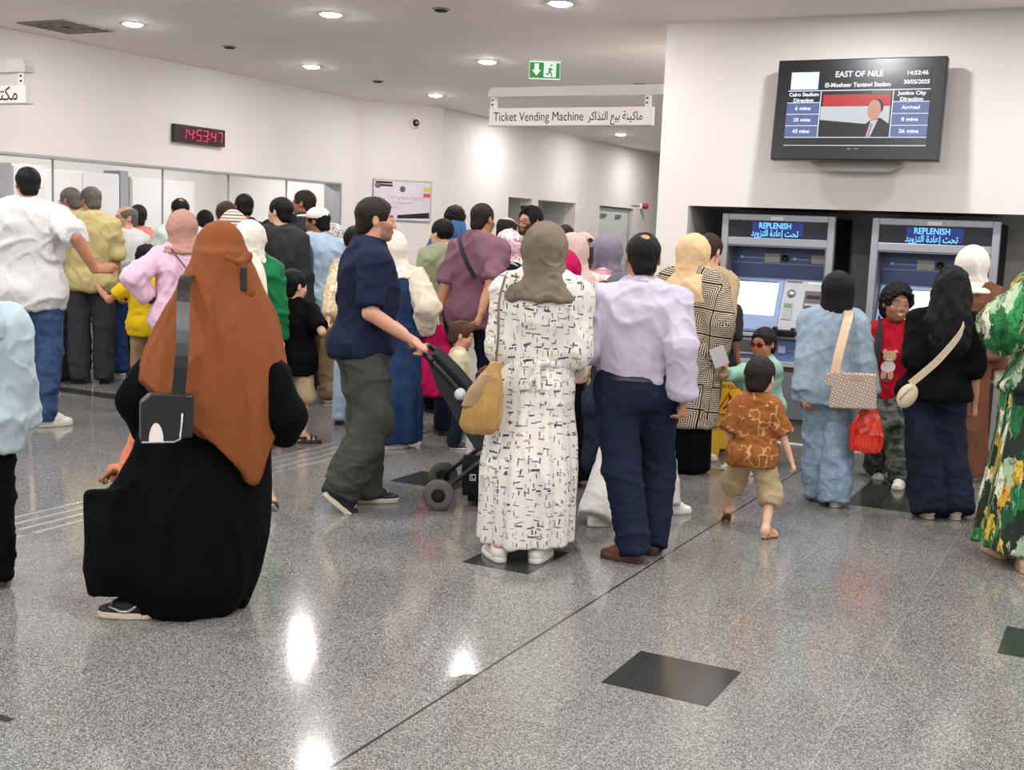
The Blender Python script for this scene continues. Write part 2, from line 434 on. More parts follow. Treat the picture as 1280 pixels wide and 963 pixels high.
# ---- whiteboard poster and camera on the slanted wall
sl = Vector((XF - XL, 14.55 - 13.60, 0)).normalized(); sn = Vector((sl.y, -sl.x, 0))
def on_slant(t, z, off=0.0): return Vector((XL, 13.60, 0)) + sl * t + sn * off + Vector((0, 0, z))
def slant_of(px, py):
    d = ray(px, py); P0 = np.array([XL, 13.60, 0]); n = np.array(sn)
    k = ((P0 - C_O) @ n) / (d @ n); p = C_O + d * k
    return float((p - P0) @ np.array(sl)), float(p[2])
t0, zt = slant_of(466, 223); t1, zt1 = slant_of(539, 228); tb, zb = slant_of(478, 275)
PW, PH = t1 - t0, (zt + zt1) / 2 - zb
po = tag(empty('notice_board', on_slant((t0 + t1) / 2, zb, 0.0), math.atan2(sl.y, sl.x)), 'white notice board with handwriting and coloured labels on the slanted wall', 'notice board')
MB().box(-PW / 2, PW / 2, -0.02, 0, 0, PH).build('board', plain('board_lilac', (214, 204, 214), 0.35, 0, 0.5, 0.03), po, 0.003)
MB().box(-PW / 2, -PW / 2 + 0.012, -0.026, 0, 0, PH).box(PW / 2 - 0.012, PW / 2, -0.026, 0, 0, PH).box(-PW / 2 + 0.012, PW / 2 - 0.012, -0.026, 0, PH - 0.012, PH).box(-PW / 2 + 0.012, PW / 2 - 0.012, -0.026, 0, 0, 0.012).build('frame', M_STEEL, po)
random.seed(5)
for r_ in range(3):
    scr = MB(); x = -PW * 0.22
    pts = []
    while x < PW * 0.36:
        pts.append((x, -0.0215, PH * (0.56 - 0.12 * r_) + random.uniform(-0.022, 0.022))); x += random.uniform(0.01, 0.022)
    scr.tube(pts[: max(6, len(pts) - 9 * r_)], 0.0028, 5).build('handwriting', plain('marker_ink', (120, 108, 122), 0.6), po)
MB().box(-PW * 0.45, -PW * 0.18, -0.0225, -0.02, PH * 0.90, PH * 0.95).box(-PW * 0.40, -PW * 0.17, -0.0225, -0.02, PH * 0.83, PH * 0.88).build('heading', M_INK, po)
MB().lathe([(0.0, -0.0225), (0.045, -0.0225), (0.045, -0.02), (0.0, -0.02)], axis='y', c=(-PW * 0.42, 0, PH * 0.86)).build('emblem', plain('emblem_grey', (120, 116, 120), 0.5), po)
MB().lathe([(0.0, -0.0225), (0.04, -0.0225), (0.04, -0.02), (0.0, -0.02)], axis='y', c=(0.0, 0, PH * 0.78)).build('emblem', plain('emblem_dark', (88, 84, 92), 0.5), po)
MB().box(PW * 0.36, PW * 0.48, -0.0225, -0.02, PH * 0.74, PH * 0.85).build('label', plain('label_yellow', (196, 190, 70), 0.5), po)
MB().box(PW * 0.36, PW * 0.48, -0.0225, -0.02, PH * 0.60, PH * 0.70).build('label', plain('label_pink', (206, 74, 110), 0.5), po)
MB().prism([(-PW * 0.08, 0.03), (PW * 0.47, 0.045), (PW * 0.47, 0.125), (-PW * 0.08, 0.075)], 'y', -0.0225, -0.02).build('dark_strip', M_INK, po)
tc, zc = slant_of(518, 154)
cm = tag(empty('surveillance_camera', on_slant(tc, zc, 0.0), math.atan2(sl.y, sl.x)), 'small round surveillance camera high on the slanted wall', 'camera')
MB().lathe([(0.072, 0.0), (0.072, -0.03), (0.06, -0.045), (0.0, -0.045)], axis='y').build('housing', M_WHITE, cm)
MB().lathe([(0.048, -0.045), (0.046, -0.07), (0.030, -0.085), (0.0, -0.09)], axis='y').build('dome', M_BLK, cm)
MB().lathe([(0.018, -0.085), (0.018, -0.097), (0.0, -0.097)], axis='y').build('lens', M_STEEL, cm)

# ---- red digital clock over the ticket office
ck = tag(empty('digital_clock', (XL, 10.375, 2.47), R(90)), 'black digital clock with red digits above the ticket windows', 'clock')
MB().box(-0.40, 0.40, -0.06, 0.0, -0.095, 0.095).build('case', plain('clock_case', (44, 34, 34), 0.4), ck, 0.004)
MB().box(-0.385, 0.385, -0.062, -0.06, -0.08, 0.08).build('face', plain('clock_face', (58, 30, 36), 0.2), ck)
SEG = {'1': 'bc', '4': 'fgbc', '5': 'afgcd', '9': 'abcdfg', '3': 'abgcd', '7': 'abc'}
M_RED = emit('red_segments', (255, 60, 110), 1.0)
def digit(ch, cx, w=0.068, h=0.115):
    b = MB(); t = 0.010; s_ = 0.012
    def seg(x0, z0, x1, z1): b.tube([(cx + x0 + z0 * 0.12, -0.064, z0), (cx + x1 + z1 * 0.12, -0.064, z1)], 0.0055, 6)
    H2, W2 = h / 2, w / 2
    P = {'a': (-W2, H2, W2, H2), 'g': (-W2, 0, W2, 0), 'd': (-W2, -H2, W2, -H2), 'f': (-W2, 0.006, -W2, H2 - 0.006), 'b': (W2, 0.006, W2, H2 - 0.006),
         'e': (-W2, -H2 + 0.006, -W2, -0.006), 'c': (W2, -H2 + 0.006, W2, -0.006)}
    for k in SEG[ch]: seg(*P[k])
    b.build('digit', M_RED, ck)
for ch, cx in zip('145347', (-0.27, -0.165, -0.035, 0.07, 0.20, 0.305)): digit(ch if ch != '9' else '9', cx)
for cx in (-0.10, 0.135):
    for zz in (0.02, -0.032): MB().box(cx - 0.006, cx + 0.006, -0.066, -0.062, zz, zz + 0.012).build('colon_dot', M_RED, ck)

# ---- hanging signs
def hanging_sign(name, x0, x1, y, zb, hb, label, lines, bar0, bar1, brackets):
    e = tag(empty(name, ((x0 + x1) / 2, y, zb)), label, 'sign')
    h = (x1 - x0) / 2; cx = (x0 + x1) / 2
    p = MB().box(-h, h, -0.03, 0.03, 0, hb).build('panel', plain('sign_face', (236, 230, 226), 0.45, 0, 0.4, 0.01), e, 0.003)
    MB().box(-h - 0.004, h + 0.02, -0.034, 0.034, -0.008, 0.0).build('bottom_rail', M_STEEL, e)
    MB().box(h, h + 0.02, -0.034, 0.034, 0, hb).build('end_cap', M_WHITE, e)
    zr = hb + 0.10
    MB().prism([(bar0 - cx, zr), (bar1 - cx, zr), (bar1 - cx, zr + 0.085), (bar0 - cx + 0.03, zr + 0.085), (bar0 - cx, zr + 0.05)], 'y', -0.05, 0.05).build('ceiling_rail', plain('rail_grey', (206, 202, 198), 0.4), e, 0.003)
    for bx in brackets:
        b = MB().box(bx - cx - 0.02, bx - cx + 0.02, -0.03, 0.03, hb, zr).build('bracket', M_WHITE, e)
        for zz in (0.025, 0.065): MB().box(bx - cx - 0.008, bx - cx + 0.008, -0.034, -0.03, hb + zz, hb + zz + 0.015).build('screw', M_GAP, b)
    MB().box(bar1 - cx - 0.05, bar1 - cx, -0.08, 0.08, zr - 0.06, zr + 0.14).build('wall_bracket', MATS['rail_grey'], e, 0.004)
    for body, xx, w, sz in lines:
        text('lettering', body, sz, M_INK, e, (xx - cx, -0.0305, hb * 0.47), width=w, bold=0.0008 if body[0] != 'T' else 0.0)
    return e
YSG = 9.9
def sgx(px, py): d = ray(px, py); k = YSG / d[1]; return C_O + d * k
a0, a1 = sgx(613, 157), sgx(813, 156); b0, b1 = sgx(613, 136), sgx(813, 132)
e0, e1 = sgx(619, 147), sgx(731, 146); r0_, r1_ = sgx(737, 146), sgx(805, 145)
hanging_sign('hanging_sign', float(a0[0]), float(a1[0]), YSG, float(a0[2]), float(b0[2] - a0[2]),
    'white hanging sign reading Ticket Vending Machine in English and Arabic', [('Ticket Vending Machine', float((e0[0] + e1[0]) / 2), float(e1[0] - e0[0]), 0.115), (arabic('ماكينة بيع التذاكر'), float((r0_[0] + r1_[0]) / 2), float(r1_[0] - r0_[0]), 0.105)],
    float(a0[0]) - 0.01, -3.43, (float(a0[0]) + 0.03, float(a1[0]) - 0.03))
# sign over the ticket office, parallel to that wall, running out of the frame
XSG = -7.9
def sgy(px, py): d = ray(px, py); k = XSG / d[0]; return C_O + d * k
q0, q1 = sgy(36, 129), sgy(36, 107)
hs = tag(empty('office_sign', (XSG, float(q0[1]), float(q0[2]))), 'white hanging sign with Arabic lettering cut by the frame edge', 'sign')
HB = float(q1[2] - q0[2]); XE = XL - XSG
MB().box(XE + 0.25, 0, -0.03, 0.03, 0, HB).build('panel', MATS['sign_face'], hs, 0.003)
MB().box(XE + 0.25, 0.02, -0.034, 0.034, -0.008, 0).build('bottom_rail', M_STEEL, hs)
MB().prism([(XE, HB + 0.10), (0.02, HB + 0.10), (0.02, HB + 0.15), (-0.02, HB + 0.20), (XE, HB + 0.20)], 'y', -0.05, 0.05).build('ceiling_rail', MATS['rail_grey'], hs, 0.003)
for bx in (-0.05, XE + 0.3):
    b = MB().box(bx - 0.03, bx + 0.03, -0.03, 0.03, HB, HB + 0.10).build('bracket', M_WHITE, hs)
    for zz in (0.025, 0.065): MB().box(bx - 0.01, bx + 0.01, -0.034, -0.03, HB + zz, HB + zz + 0.015).build('screw', M_GAP, b)
text('lettering', arabic('مكتب ا'), 0.15, M_INK, hs, (-0.085, -0.0305, HB * 0.5), align='RIGHT', bold=0.001)

# ---- exit sign
pe = at(681, 86, 11.6)
ex = tag(empty('exit_sign', (pe[0], pe[1], 0), R(27)), 'green and white emergency exit sign hanging from the ceiling', 'sign')
ZE = float(at(681, 99, 11.6)[2])
MB().box(-0.15, 0.15, -0.012, 0.012, ZE, ZE + 0.17).build('panel', emit('exit_white', (240, 255, 240), 0.9), ex)
MB().box(-0.145, -0.01, -0.0145, -0.012, ZE + 0.008, ZE + 0.155).box(0.11, 0.145, -0.0145, -0.012, ZE + 0.008, ZE + 0.155).box(-0.01, 0.11, -0.0145, -0.012, ZE + 0.008, ZE + 0.02).build('green_field', emit('exit_green', (38, 150, 60), 0.8), ex)
MB().prism([(-0.08, ZE + 0.03), (-0.035, ZE + 0.085), (-0.058, ZE + 0.085), (-0.058, ZE + 0.145), (-0.102, ZE + 0.145), (-0.102, ZE + 0.085), (-0.125, ZE + 0.085)], 'y', -0.017, -0.0145).build('arrow', emit('exit_white', (0, 0, 0), 1), ex)
g = MB(); y = -0.0135
for pts, rr in (([(0.055, y, ZE + 0.105), (0.048, y, ZE + 0.07)], 0.012), ([(0.048, y, ZE + 0.07), (0.07, y, ZE + 0.05), (0.062, y, ZE + 0.028)], 0.007), ([(0.048, y, ZE + 0.07), (0.03, y, ZE + 0.045), (0.012, y, ZE + 0.045)], 0.007), ([(0.055, y, ZE + 0.105), (0.08, y, ZE + 0.09)], 0.005), ([(0.055, y, ZE + 0.105), (0.03, y, ZE + 0.095)], 0.005)): g.tube(pts, rr, 6)
g.tube([(0.062, y, ZE + 0.128), (0.0621, y, ZE + 0.140)], 0.010, 8).build('running_figure', emit('exit_green', (0, 0, 0), 1), ex)
MB().box(-0.17, 0.17, -0.03, 0.03, ZE + 0.17, ZE + 0.21).box(-0.02, 0.02, -0.015, 0.015, ZE + 0.21, HC).build('housing', M_WHITE, ex)

# ---- ceiling lights, sprinklers, vent
M_LENS = emit('lamp_lens', (255, 252, 250), 500.0)
M_LENS_DIM = emit('lamp_lens_soft', (255, 252, 250), 420.0)
def downlight(x, y, label, energy=35, fixture=True):
    if fixture:
        e = tag(empty('ceiling_downlight', (x, y, HC)), label, 'ceiling light', 'recessed ceiling downlights')
        MB().lathe([(0.082, -0.004), (0.105, -0.008), (0.112, -0.002), (0.112, 0.0), (0.082, 0.0)], n=28).build('trim_ring', M_WHITE, e)
        MB().lathe([(0.0, -0.022), (0.03, -0.0205), (0.058, -0.015), (0.076, -0.007), (0.081, 0.0)], n=28).build('lens', M_LENS_DIM if y > 15 else M_LENS, e)
        return
    l = bpy.data.lights.new('downlight_lamp', 'AREA'); l.shape = 'DISK'; l.size = 0.16; l.energy = energy; l.color = (1.0, 0.985, 0.97)
    o = bpy.data.objects.new('downlight_lamp', l); COL.objects.link(o); o.location = (x, y, HC - 0.012)
for x, y, lab in ((-7.97, 8.0, 'round recessed ceiling light nearest the ceiling vent'), (-5.9, 8.06, 'round recessed ceiling light at the top edge left of the middle'),
        (-8.01, 10.62, 'round recessed ceiling light above the digital clock side of the wall'), (-8.016, 13.19, 'round recessed ceiling light nearest the surveillance camera'),
        (-5.9, 10.68, 'round recessed ceiling light left of the exit sign'), (-3.9, 8.13, 'round recessed ceiling light at the top edge above the exit sign'),
        (-7.72, 18.6, 'small round ceiling light seen below the ticket vending sign'), (-5.915, 13.3, 'round ceiling light showing between the ticket vending sign and its rail'),
        ):
    downlight(x, y, lab)
for x, y in [(-7.9, 15.9), (-7.8, 21.2), (-5.9, 15.9), (-5.9, 18.5), (-5.9, 21.2), (-7.97, 5.4), (-7.97, 2.8), (-7.97, 0.2)] + [(x, y) for x in (-5.9, -3.9, -1.85, 0.2, 2.3, 4.4) for y in (5.4, 2.8, 0.2, -2.4)] + [(x, 8.1) for x in (-1.85, 0.2, 2.3, 4.4)] + [(-3.95, 10.7)]:
    downlight(x, y, '', 28 if y > 15 else 35, fixture=False)
for x, y, lab in ((-7.965, 9.257, 'small dark ceiling sprinkler behind the nearest left ceiling light'), (-7.96, 11.806, 'small dark ceiling sprinkler nearer the surveillance camera'),
        (-4.89, 8.09, 'small pale ceiling sprinkler at the top edge of the picture'), (-5.01, 12.55, 'small dark ceiling sprinkler right above the ticket vending sign')):
    e = tag(empty('sprinkler', (x, y, HC)), lab, 'sprinkler', 'ceiling sprinklers')
    MB().lathe([(0.07, 0.0), (0.07, -0.006), (0.045, -0.012), (0.0, -0.012)], n=20).build('cover_plate', plain('sprinkler_grey', (150, 146, 140), 0.5), e)
    MB().lathe([(0.05, -0.012), (0.05, -0.02), (0.0, -0.02)], n=16).build('head', M_GAP, e)
vt = tag(empty('ceiling_vent', (-8.72, 7.95, HC)), 'square grey air vent in the ceiling at the left', 'vent')
for k in range(4):
    a = 0.30 - k * 0.07
    MB().box(-a, a, -a, -a + 0.03, -0.01, 0).box(-a, a, a - 0.03, a, -0.01, 0).box(-a, -a + 0.03, -a + 0.03, a - 0.03, -0.01, 0).box(a - 0.03, a, -a + 0.03, a - 0.03, -0.01, 0).build('vane', plain('vent_grey', (150, 142, 134), 0.6), vt)
MB().box(-0.30, 0.30, -0.30, 0.30, -0.002, 0).build('backing', M_GAP, vt)

# ================================================================== station screen
tv = tag(empty('television', (-1.874, 8.86, 2.52)), 'black wall mounted screen with train times above the ticket machines', 'screen')
TW, TH = 0.592, 0.362
tilt = R(-5)
def tvpt(o): o.rotation_euler = (tilt, 0, 0); return o
bz = MB().box(-TW, TW, 0.0, 0.09, -TH, TH).build('case', M_BLK, tv, 0.008); tvpt(bz)
sc = MB().box(-0.50, 0.50, -0.003, 0.0, -0.255, 0.285).build('screen', emit('screen_dark', (10, 12, 22), 1.0), tv); tvpt(sc)
E_W = emit('screen_white', (235, 240, 255), 1.1); E_B = emit('screen_blue', (88, 108, 160), 1.0); E_N = emit('screen_navy', (18, 22, 40), 1.0)
def sbox(name, x0, x1, z0, z1, mat, d=-0.0045): return MB().box(x0, x1, d, -0.003, z0, z1).build(name, mat, sc)
sbox('logo_box', -0.485, -0.285, 0.145, 0.27, E_W)
for k, z in enumerate((0.045, -0.038, -0.121)):
    sbox('time_row', -0.50, -0.262, z - 0.075, z, E_B); sbox('time_row', 0.252, 0.50, z - 0.075, z, E_B)
sbox('divider', -0.50, 0.50, 0.132, 0.138, E_W); sbox('divider', -0.50, 0.50, -0.203, -0.198, E_W)
for x0 in (-0.262, 0.246): sbox('divider', x0, x0 + 0.006, -0.2, 0.132, E_W)
for z in (0.047, -0.036, -0.119): sbox('divider', -0.50, -0.262, z, z + 0.005, E_W); sbox('divider', 0.252, 0.50, z, z + 0.005, E_W)
for body, x, z, sz, w in (('EAST OF NILE', 0.0, 0.248, 0.058, 0.335), ('El-Mosheer Tantawi Station', -0.005, 0.172, 0.043, 0.46), ('14:52:46', 0.40, 0.248, 0.04, 0.14), ('30/05/2025', 0.40, 0.185, 0.04, 0.175),
        ('Cairo Stadium', -0.382, 0.108, 0.036, 0.215), ('Direction', -0.382, 0.066, 0.036, 0.145), ('Justice City', 0.376, 0.108, 0.036, 0.195), ('Direction', 0.376, 0.066, 0.036, 0.155),
        ('6 mins', -0.382, 0.008, 0.036, 0.115), ('25 mins', -0.382, -0.075, 0.036, 0.125), ('43 mins', -0.382, -0.158, 0.036, 0.125), ('Arrived', 0.376, 0.008, 0.036, 0.125), ('8 mins', 0.376, -0.075, 0.036, 0.115), ('26 mins', 0.376, -0.158, 0.036, 0.135)):
    text('lettering', body, sz, E_W, sc, (x, -0.0046, z), width=w, bold=0.0012)
# broadcast picture: a red, white and black flag behind a man in a dark suit
sbox('flag_red_band', -0.24, 0.235, 0.02, 0.105, emit('flag_red', (196, 36, 44), 1.0))
MB().prism([(-0.252, -0.075), (0.235, -0.12), (0.235, 0.02), (-0.252, 0.02)], 'y', -0.0044, -0.003).build('flag_white_band', emit('flag_white', (206, 214, 216), 0.95), sc)
MB().prism([(-0.252, -0.195), (0.235, -0.195), (0.235, -0.12), (-0.252, -0.075)], 'y', -0.0044, -0.003).build('flag_black_band', emit('flag_black', (14, 14, 16), 1.0), sc)
sbox('green_edge', 0.10, 0.235, 0.108, 0.130, emit('edge_green', (60, 120, 84), 0.9))
MB().prism([(0.02, -0.195), (0.235, -0.195), (0.235, -0.105), (0.175, -0.062), (0.10, -0.085), (0.05, -0.13)], 'y', -0.0062, -0.0046).build('suit', emit('suit_navy', (16, 18, 30), 1.0), sc)
MB().prism([(0.085, -0.195), (0.115, -0.195), (0.16, -0.075), (0.11, -0.085)], 'y', -0.0070, -0.0062).build('shirt', emit('flag_white', (0, 0, 0), 1), sc)
MB().prism([(0.092, -0.195), (0.106, -0.195), (0.128, -0.105), (0.112, -0.10)], 'y', -0.0076, -0.0070).build('tie', emit('tie_pink', (196, 120, 140), 1.0), sc)
def disc(name, cx, cz, rx, rz, mat, d0, d1):
    return MB().prism([(cx + rx * math.cos(a), cz + rz * math.sin(a)) for a in [2 * math.pi * k / 24 for k in range(24)]], 'y', d0, d1).build(name, mat, sc)
disc('hair', 0.143, 0.015, 0.048, 0.055, emit('suit_navy', (0, 0, 0), 1), -0.0074, -0.0062)
disc('face', 0.128, -0.008, 0.047, 0.072, emit('face_tone', (206, 150, 124), 1.0), -0.0084, -0.0074)
MB().box(-0.50, 0.50, -0.006, 0.0, -0.262, -0.256).build('bottom_bezel_line', M_STEEL, tv).rotation_euler = (tilt, 0, 0)
MB().box(-0.04, -0.01, -0.003, 0.0, -0.285, -0.278).box(0.01, 0.04, -0.003, 0.0, -0.285, -0.278).build('maker_badge', plain('badge_grey', (110, 110, 112), 0.4), tv).rotation_euler = (tilt, 0, 0)
MB().prism([(-0.36, -TH + 0.02), (0.36, -TH + 0.02), (0.30, -TH - 0.04), (0.24, -TH - 0.07), (-0.20, -TH - 0.07), (-0.28, -TH - 0.04)], 'y', 0.12, 0.24).build('wall_bracket', plain('bracket_grey', (176, 172, 168), 0.5), tv)
MB().box(-0.15, 0.15, 0.085, 0.14, -0.2, 0.2).build('mount_plate', M_STEEL, tv)

# ================================================================== ticket machines
M_TF = plain('machine_frame_grey', (158, 162, 170), 0.38, 0.35, 0.5, 0.03)
M_TFD = plain('machine_frame_dark', (104, 106, 110), 0.4, 0.3, 0.5, 0.05)
M_TB = plain('machine_blue', (104, 126, 176), 0.35, 0.0, 0.5, 0.03)
M_TBL = plain('machine_pale_blue', (140, 160, 200), 0.35, 0.0, 0.5, 0.03)
M_TBD = plain('machine_deep_blue', (66, 82, 124), 0.35, 0.0, 0.5, 0.03)
M_TG = plain('machine_panel_grey', (186, 188, 192), 0.35, 0.2, 0.5, 0.03)
M_TLOW = plain('machine_lower_grey', (128, 132, 142), 0.4, 0.2, 0.5, 0.03)
M_SCR = emit('touch_screen_white', (248, 250, 255), 1.6)
M_LEDB = emit('led_blue', (110, 190, 255), 1.6)
M_LEDP = emit('led_backdrop', (8, 40, 120), 1.0)
def ticket_machine(x0, x1, label):
    cx = (x0 + x1) / 2; W = (x1 - x0) / 2
    e = tag(empty('ticket_machine', (cx, 9.2, 0)), label, 'ticket machine', 'ticket vending machines')
    MB().box(-W + 0.01, W - 0.01, 0.30, 0.66, 0.10, 1.75).box(-W + 0.01, -W + 0.02, 0.02, 0.30, 0.1, 1.75).box(W - 0.02, W - 0.01, 0.02, 0.30, 0.1, 1.75).box(-W + 0.01, W - 0.01, 0.02, 0.3, 1.74, 1.75).box(-W + 0.02, W - 0.02, 0.04, 0.3, 0.1, 0.63).build('cabinet', M_BLKM, e)
    f = MB().box(-W, -W + 0.052, 0, 0.06, 0.64, 1.765).box(W - 0.052, W, 0, 0.06, 0.64, 1.765)
    f.box(-W + 0.052, W - 0.052, 0, 0.06, 1.715, 1.765).box(-W + 0.052, W - 0.052, 0, 0.06, 1.525, 1.585)
    f.build('frame', M_TF, e, 0.005)
    MB().box(-0.055, 0.045, -0.004, 0, 1.722, 1.748).build('maker_plate', plain('plate_cream', (226, 226, 220), 0.4), e)
    h = MB().box(-W + 0.052, W - 0.052, 0.015, 0.05, 1.585, 1.715).build('display_window', plain('display_black', (40, 42, 50), 0.12, 0, 0.5), e)
    MB().box(-0.20, 0.20, 0.012, 0.0152, 1.60, 1.705).build('lit_field', M_LEDP, h)
    text('lettering', 'REPLENISH', 0.062, M_LEDB, h, (-0.02, 0.0116, 1.677), width=0.25, bold=0.0012)
    text('lettering', arabic('تحت إعادة التزويد'), 0.07, M_LEDB, h, (-0.02, 0.0116, 1.620), width=0.37, bold=0.0012)
    # alcove: reveals, upright blue panel with small windows
    MB().box(-W + 0.052, -W + 0.060, 0.0, 0.2, 0.86, 1.525).box(W - 0.060, W - 0.052, 0.0, 0.2, 0.86, 1.525).box(-W + 0.06, W - 0.06, 0.0, 0.2, 1.515, 1.525).build('reveal', M_TFD, e)
    u = MB().box(-W + 0.06, W - 0.06, 0.18, 0.20, 1.27, 1.515).build('upper_panel', M_TBD, e)
    MB().box(-W + 0.06, W - 0.06, 0.172, 0.18, 1.385, 1.39).box(-0.32, -0.12, 0.174, 0.18, 1.425, 1.43).box(0.08, 0.22, 0.174, 0.18, 1.425, 1.43).build('seam', M_TBL, u)
    MB().box(-0.13, -0.005, 0.170, 0.18, 1.395, 1.465).build('lamp_window', plain('lamp_window_grey', (150, 152, 140), 0.3), u)
    MB().box(0.24, 0.355, 0.170, 0.18, 1.40, 1.465).build('sticker', plain('sticker_grey', (150, 152, 156), 0.4), u)
    MB().lathe([(0.028, 0.165), (0.028, 0.18), (0.0, 0.165)], c=(0.035, 0, 1.432), axis='y', n=20).lathe([(0.0, 0.163), (0.016, 0.163), (0.016, 0.166)], c=(0.035, 0, 1.432), axis='y', n=16).build('camera_eye', M_BLK, u)
    for x in (-0.315, 0.11): MB().lathe([(0.0, 0.172), (0.013, 0.172), (0.013, 0.18)], c=(x, 0, 1.432), axis='y', n=14).build('button', M_TG, u)
    # sloping console
    s = math.atan2(0.18, 0.42)
    def con(name, xa, xb, ta, tb, lift, mat, parent, thick=0.012):
        """a plate on the console: t runs 0 (bottom edge) to 1 (top edge)"""
        L = math.hypot(0.18, 0.42); d = Vector((0, 0.18, 0.42)).normalized(); n = Vector((0, -0.42, 0.18)).normalized()
        b0 = Vector((0, 0.0, 0.855))
        V = []
        for l in (lift - thick, lift):
            for x, t_ in ((xa, ta), (xb, ta), (xb, tb), (xa, tb)): V.append(b0 + d * (t_ * L) + n * l + Vector((x, 0, 0)))
        return MB().add(V, [(0, 3, 2, 1), (4, 5, 6, 7), (0, 1, 5, 4), (1, 2, 6, 5), (2, 3, 7, 6), (3, 0, 4, 7)]).build(name, mat, parent, 0.002)
    c_ = con('console', -W + 0.06, W - 0.06, 0, 1, 0.0, M_TB, e)
    con('screen_surround', -W + 0.065, 0.045, 0.03, 0.985, 0.006, M_TBL, c_)
    con('touch_screen', -W + 0.115, 0.005, 0.30, 0.90, 0.009, M_SCR, c_)
    con('screen_header', -W + 0.13, -0.01, 0.905, 0.93, 0.009, M_TFD, c_)
    cp = con('control_panel', 0.05, W - 0.065, 0.05, 0.98, 0.008, M_TG, c_)
    con('printed_notice', 0.065, 0.19, 0.92, 0.955, 0.0095, M_TFD, cp, 0.003); con('printed_notice', 0.23, W - 0.08, 0.91, 0.95, 0.0095, M_WHITE, cp, 0.003)
    L = math.hypot(0.18, 0.42); dd = Vector((0, 0.18, 0.42)).normalized(); nn = Vector((0, -0.42, 0.18)).normalized()
    pc = Vector((0.115, 0, 0.855)) + dd * (0.72 * L) + nn * 0.008
    k = MB().lathe([(0.034, 0.0), (0.034, 0.006), (0.026, 0.008), (0.022, 0.016), (0.0, 0.018)], n=24).build('coin_slot', M_STEEL, cp)
    k.location = pc; k.rotation_euler = nn.to_track_quat('Z', 'Y').to_euler()
    kp = con('keypad', 0.065, 0.145, 0.24, 0.56, 0.014, M_STEEL, cp, 0.008)
    con('keypad_display', 0.075, 0.135, 0.455, 0.53, 0.016, plain('lcd_green', (120, 140, 120), 0.3), kp, 0.004)
    for i in range(4):
        for j in range(3): con('key', 0.077 + j * 0.021, 0.093 + j * 0.021, 0.265 + i * 0.045, 0.297 + i * 0.045, 0.018, M_TG, kp, 0.004)
    rs = con('note_reader', 0.205, 0.375, 0.40, 0.83, 0.016, M_TG, cp, 0.012)
    con('slot_well', 0.222, 0.36, 0.45, 0.78, 0.018, plain('slot_well_grey', (96, 92, 90), 0.4), rs, 0.004)
    con('slot', 0.24, 0.345, 0.64, 0.70, 0.022, M_BLK, rs, 0.006); con('slot_lip', 0.235, 0.35, 0.50, 0.55, 0.026, M_STEEL, rs, 0.01)
    con('printed_notice', 0.20, W - 0.08, 0.24, 0.33, 0.0095, M_TBL, cp, 0.003)
    tr = MB().box(0.02, 0.21, -0.055, 0.02, 0.835, 0.885).build('card_tray', M_BLK, e, 0.012)
    MB().box(0.085, 0.145, -0.06, -0.05, 0.86, 0.875).build('card_slot', M_BLKM, tr); [MB().box(xx, xx + 0.03, -0.052, 0.01, 0.88, 0.905).build('tray_ear', M_BLK, tr, 0.006) for xx in (0.03, 0.17)]
    MB().box(-W + 0.0, W, -0.02, 0.02, 0.815, 0.845).build('ledge', M_TG, e, 0.004)
    MB().box(-W + 0.052, W - 0.052, 0.02, 0.05, 0.63, 0.815).build('lower_blue_panel', M_TB, e)
    tb = MB().box(-W + 0.055, 0.02, -0.004, 0.02, 0.672, 0.80).build('ticket_outlet', M_TG, e, 0.004)
    MB().box(-W + 0.072, 0.0, -0.006, 0.0, 0.69, 0.785).build('outlet_flap', plain('outlet_flap', (86, 84, 84), 0.35), tb)
    MB().box(0.07, 0.125, 0.012, 0.02, 0.70, 0.755).build('reader_mark', plain('reader_mark', (190, 200, 222), 0.3), e)
    MB().box(0.14, W - 0.06, 0.014, 0.02, 0.715, 0.72).build('seam', M_TBL, e)
    MB().box(-W, W, -0.012, 0.04, 0.595, 0.635).build('lower_ledge', M_TG, e, 0.004)
    MB().box(-W, W, 0.0, 0.04, 0.56, 0.595).build('brown_band', plain('machine_brown_band', (78, 64, 62), 0.5), e)  # solid brown strip between the lower ledge and the service door
    d = MB().box(-W, W, 0.0, 0.04, 0.19, 0.555).build('service_door', M_TLOW, e, 0.004)
    MB().box(-W + 0.09, -W + 0.12, -0.004, 0.0, 0.33, 0.37).build('lock', M_STEEL, d)
    MB().box(-W, W, 0.02, 0.06, 0.0, 0.18).build('plinth', plain('machine_plinth', (108, 104, 102), 0.5), e)
    return e
ticket_machine(-2.918, -2.038, 'blue and grey ticket machine behind the child with red sunglasses')
ticket_machine(-1.764, -0.871, 'blue and grey ticket machine behind the child in the crimson tee')

w = bpy.data.worlds.new('world'); SC.world = w; w.use_nodes = True
w.node_tree.nodes['Background'].inputs[0].default_value = (0.79, 0.785, 0.785, 1)
w.node_tree.nodes['Background'].inputs[1].default_value = 0.72
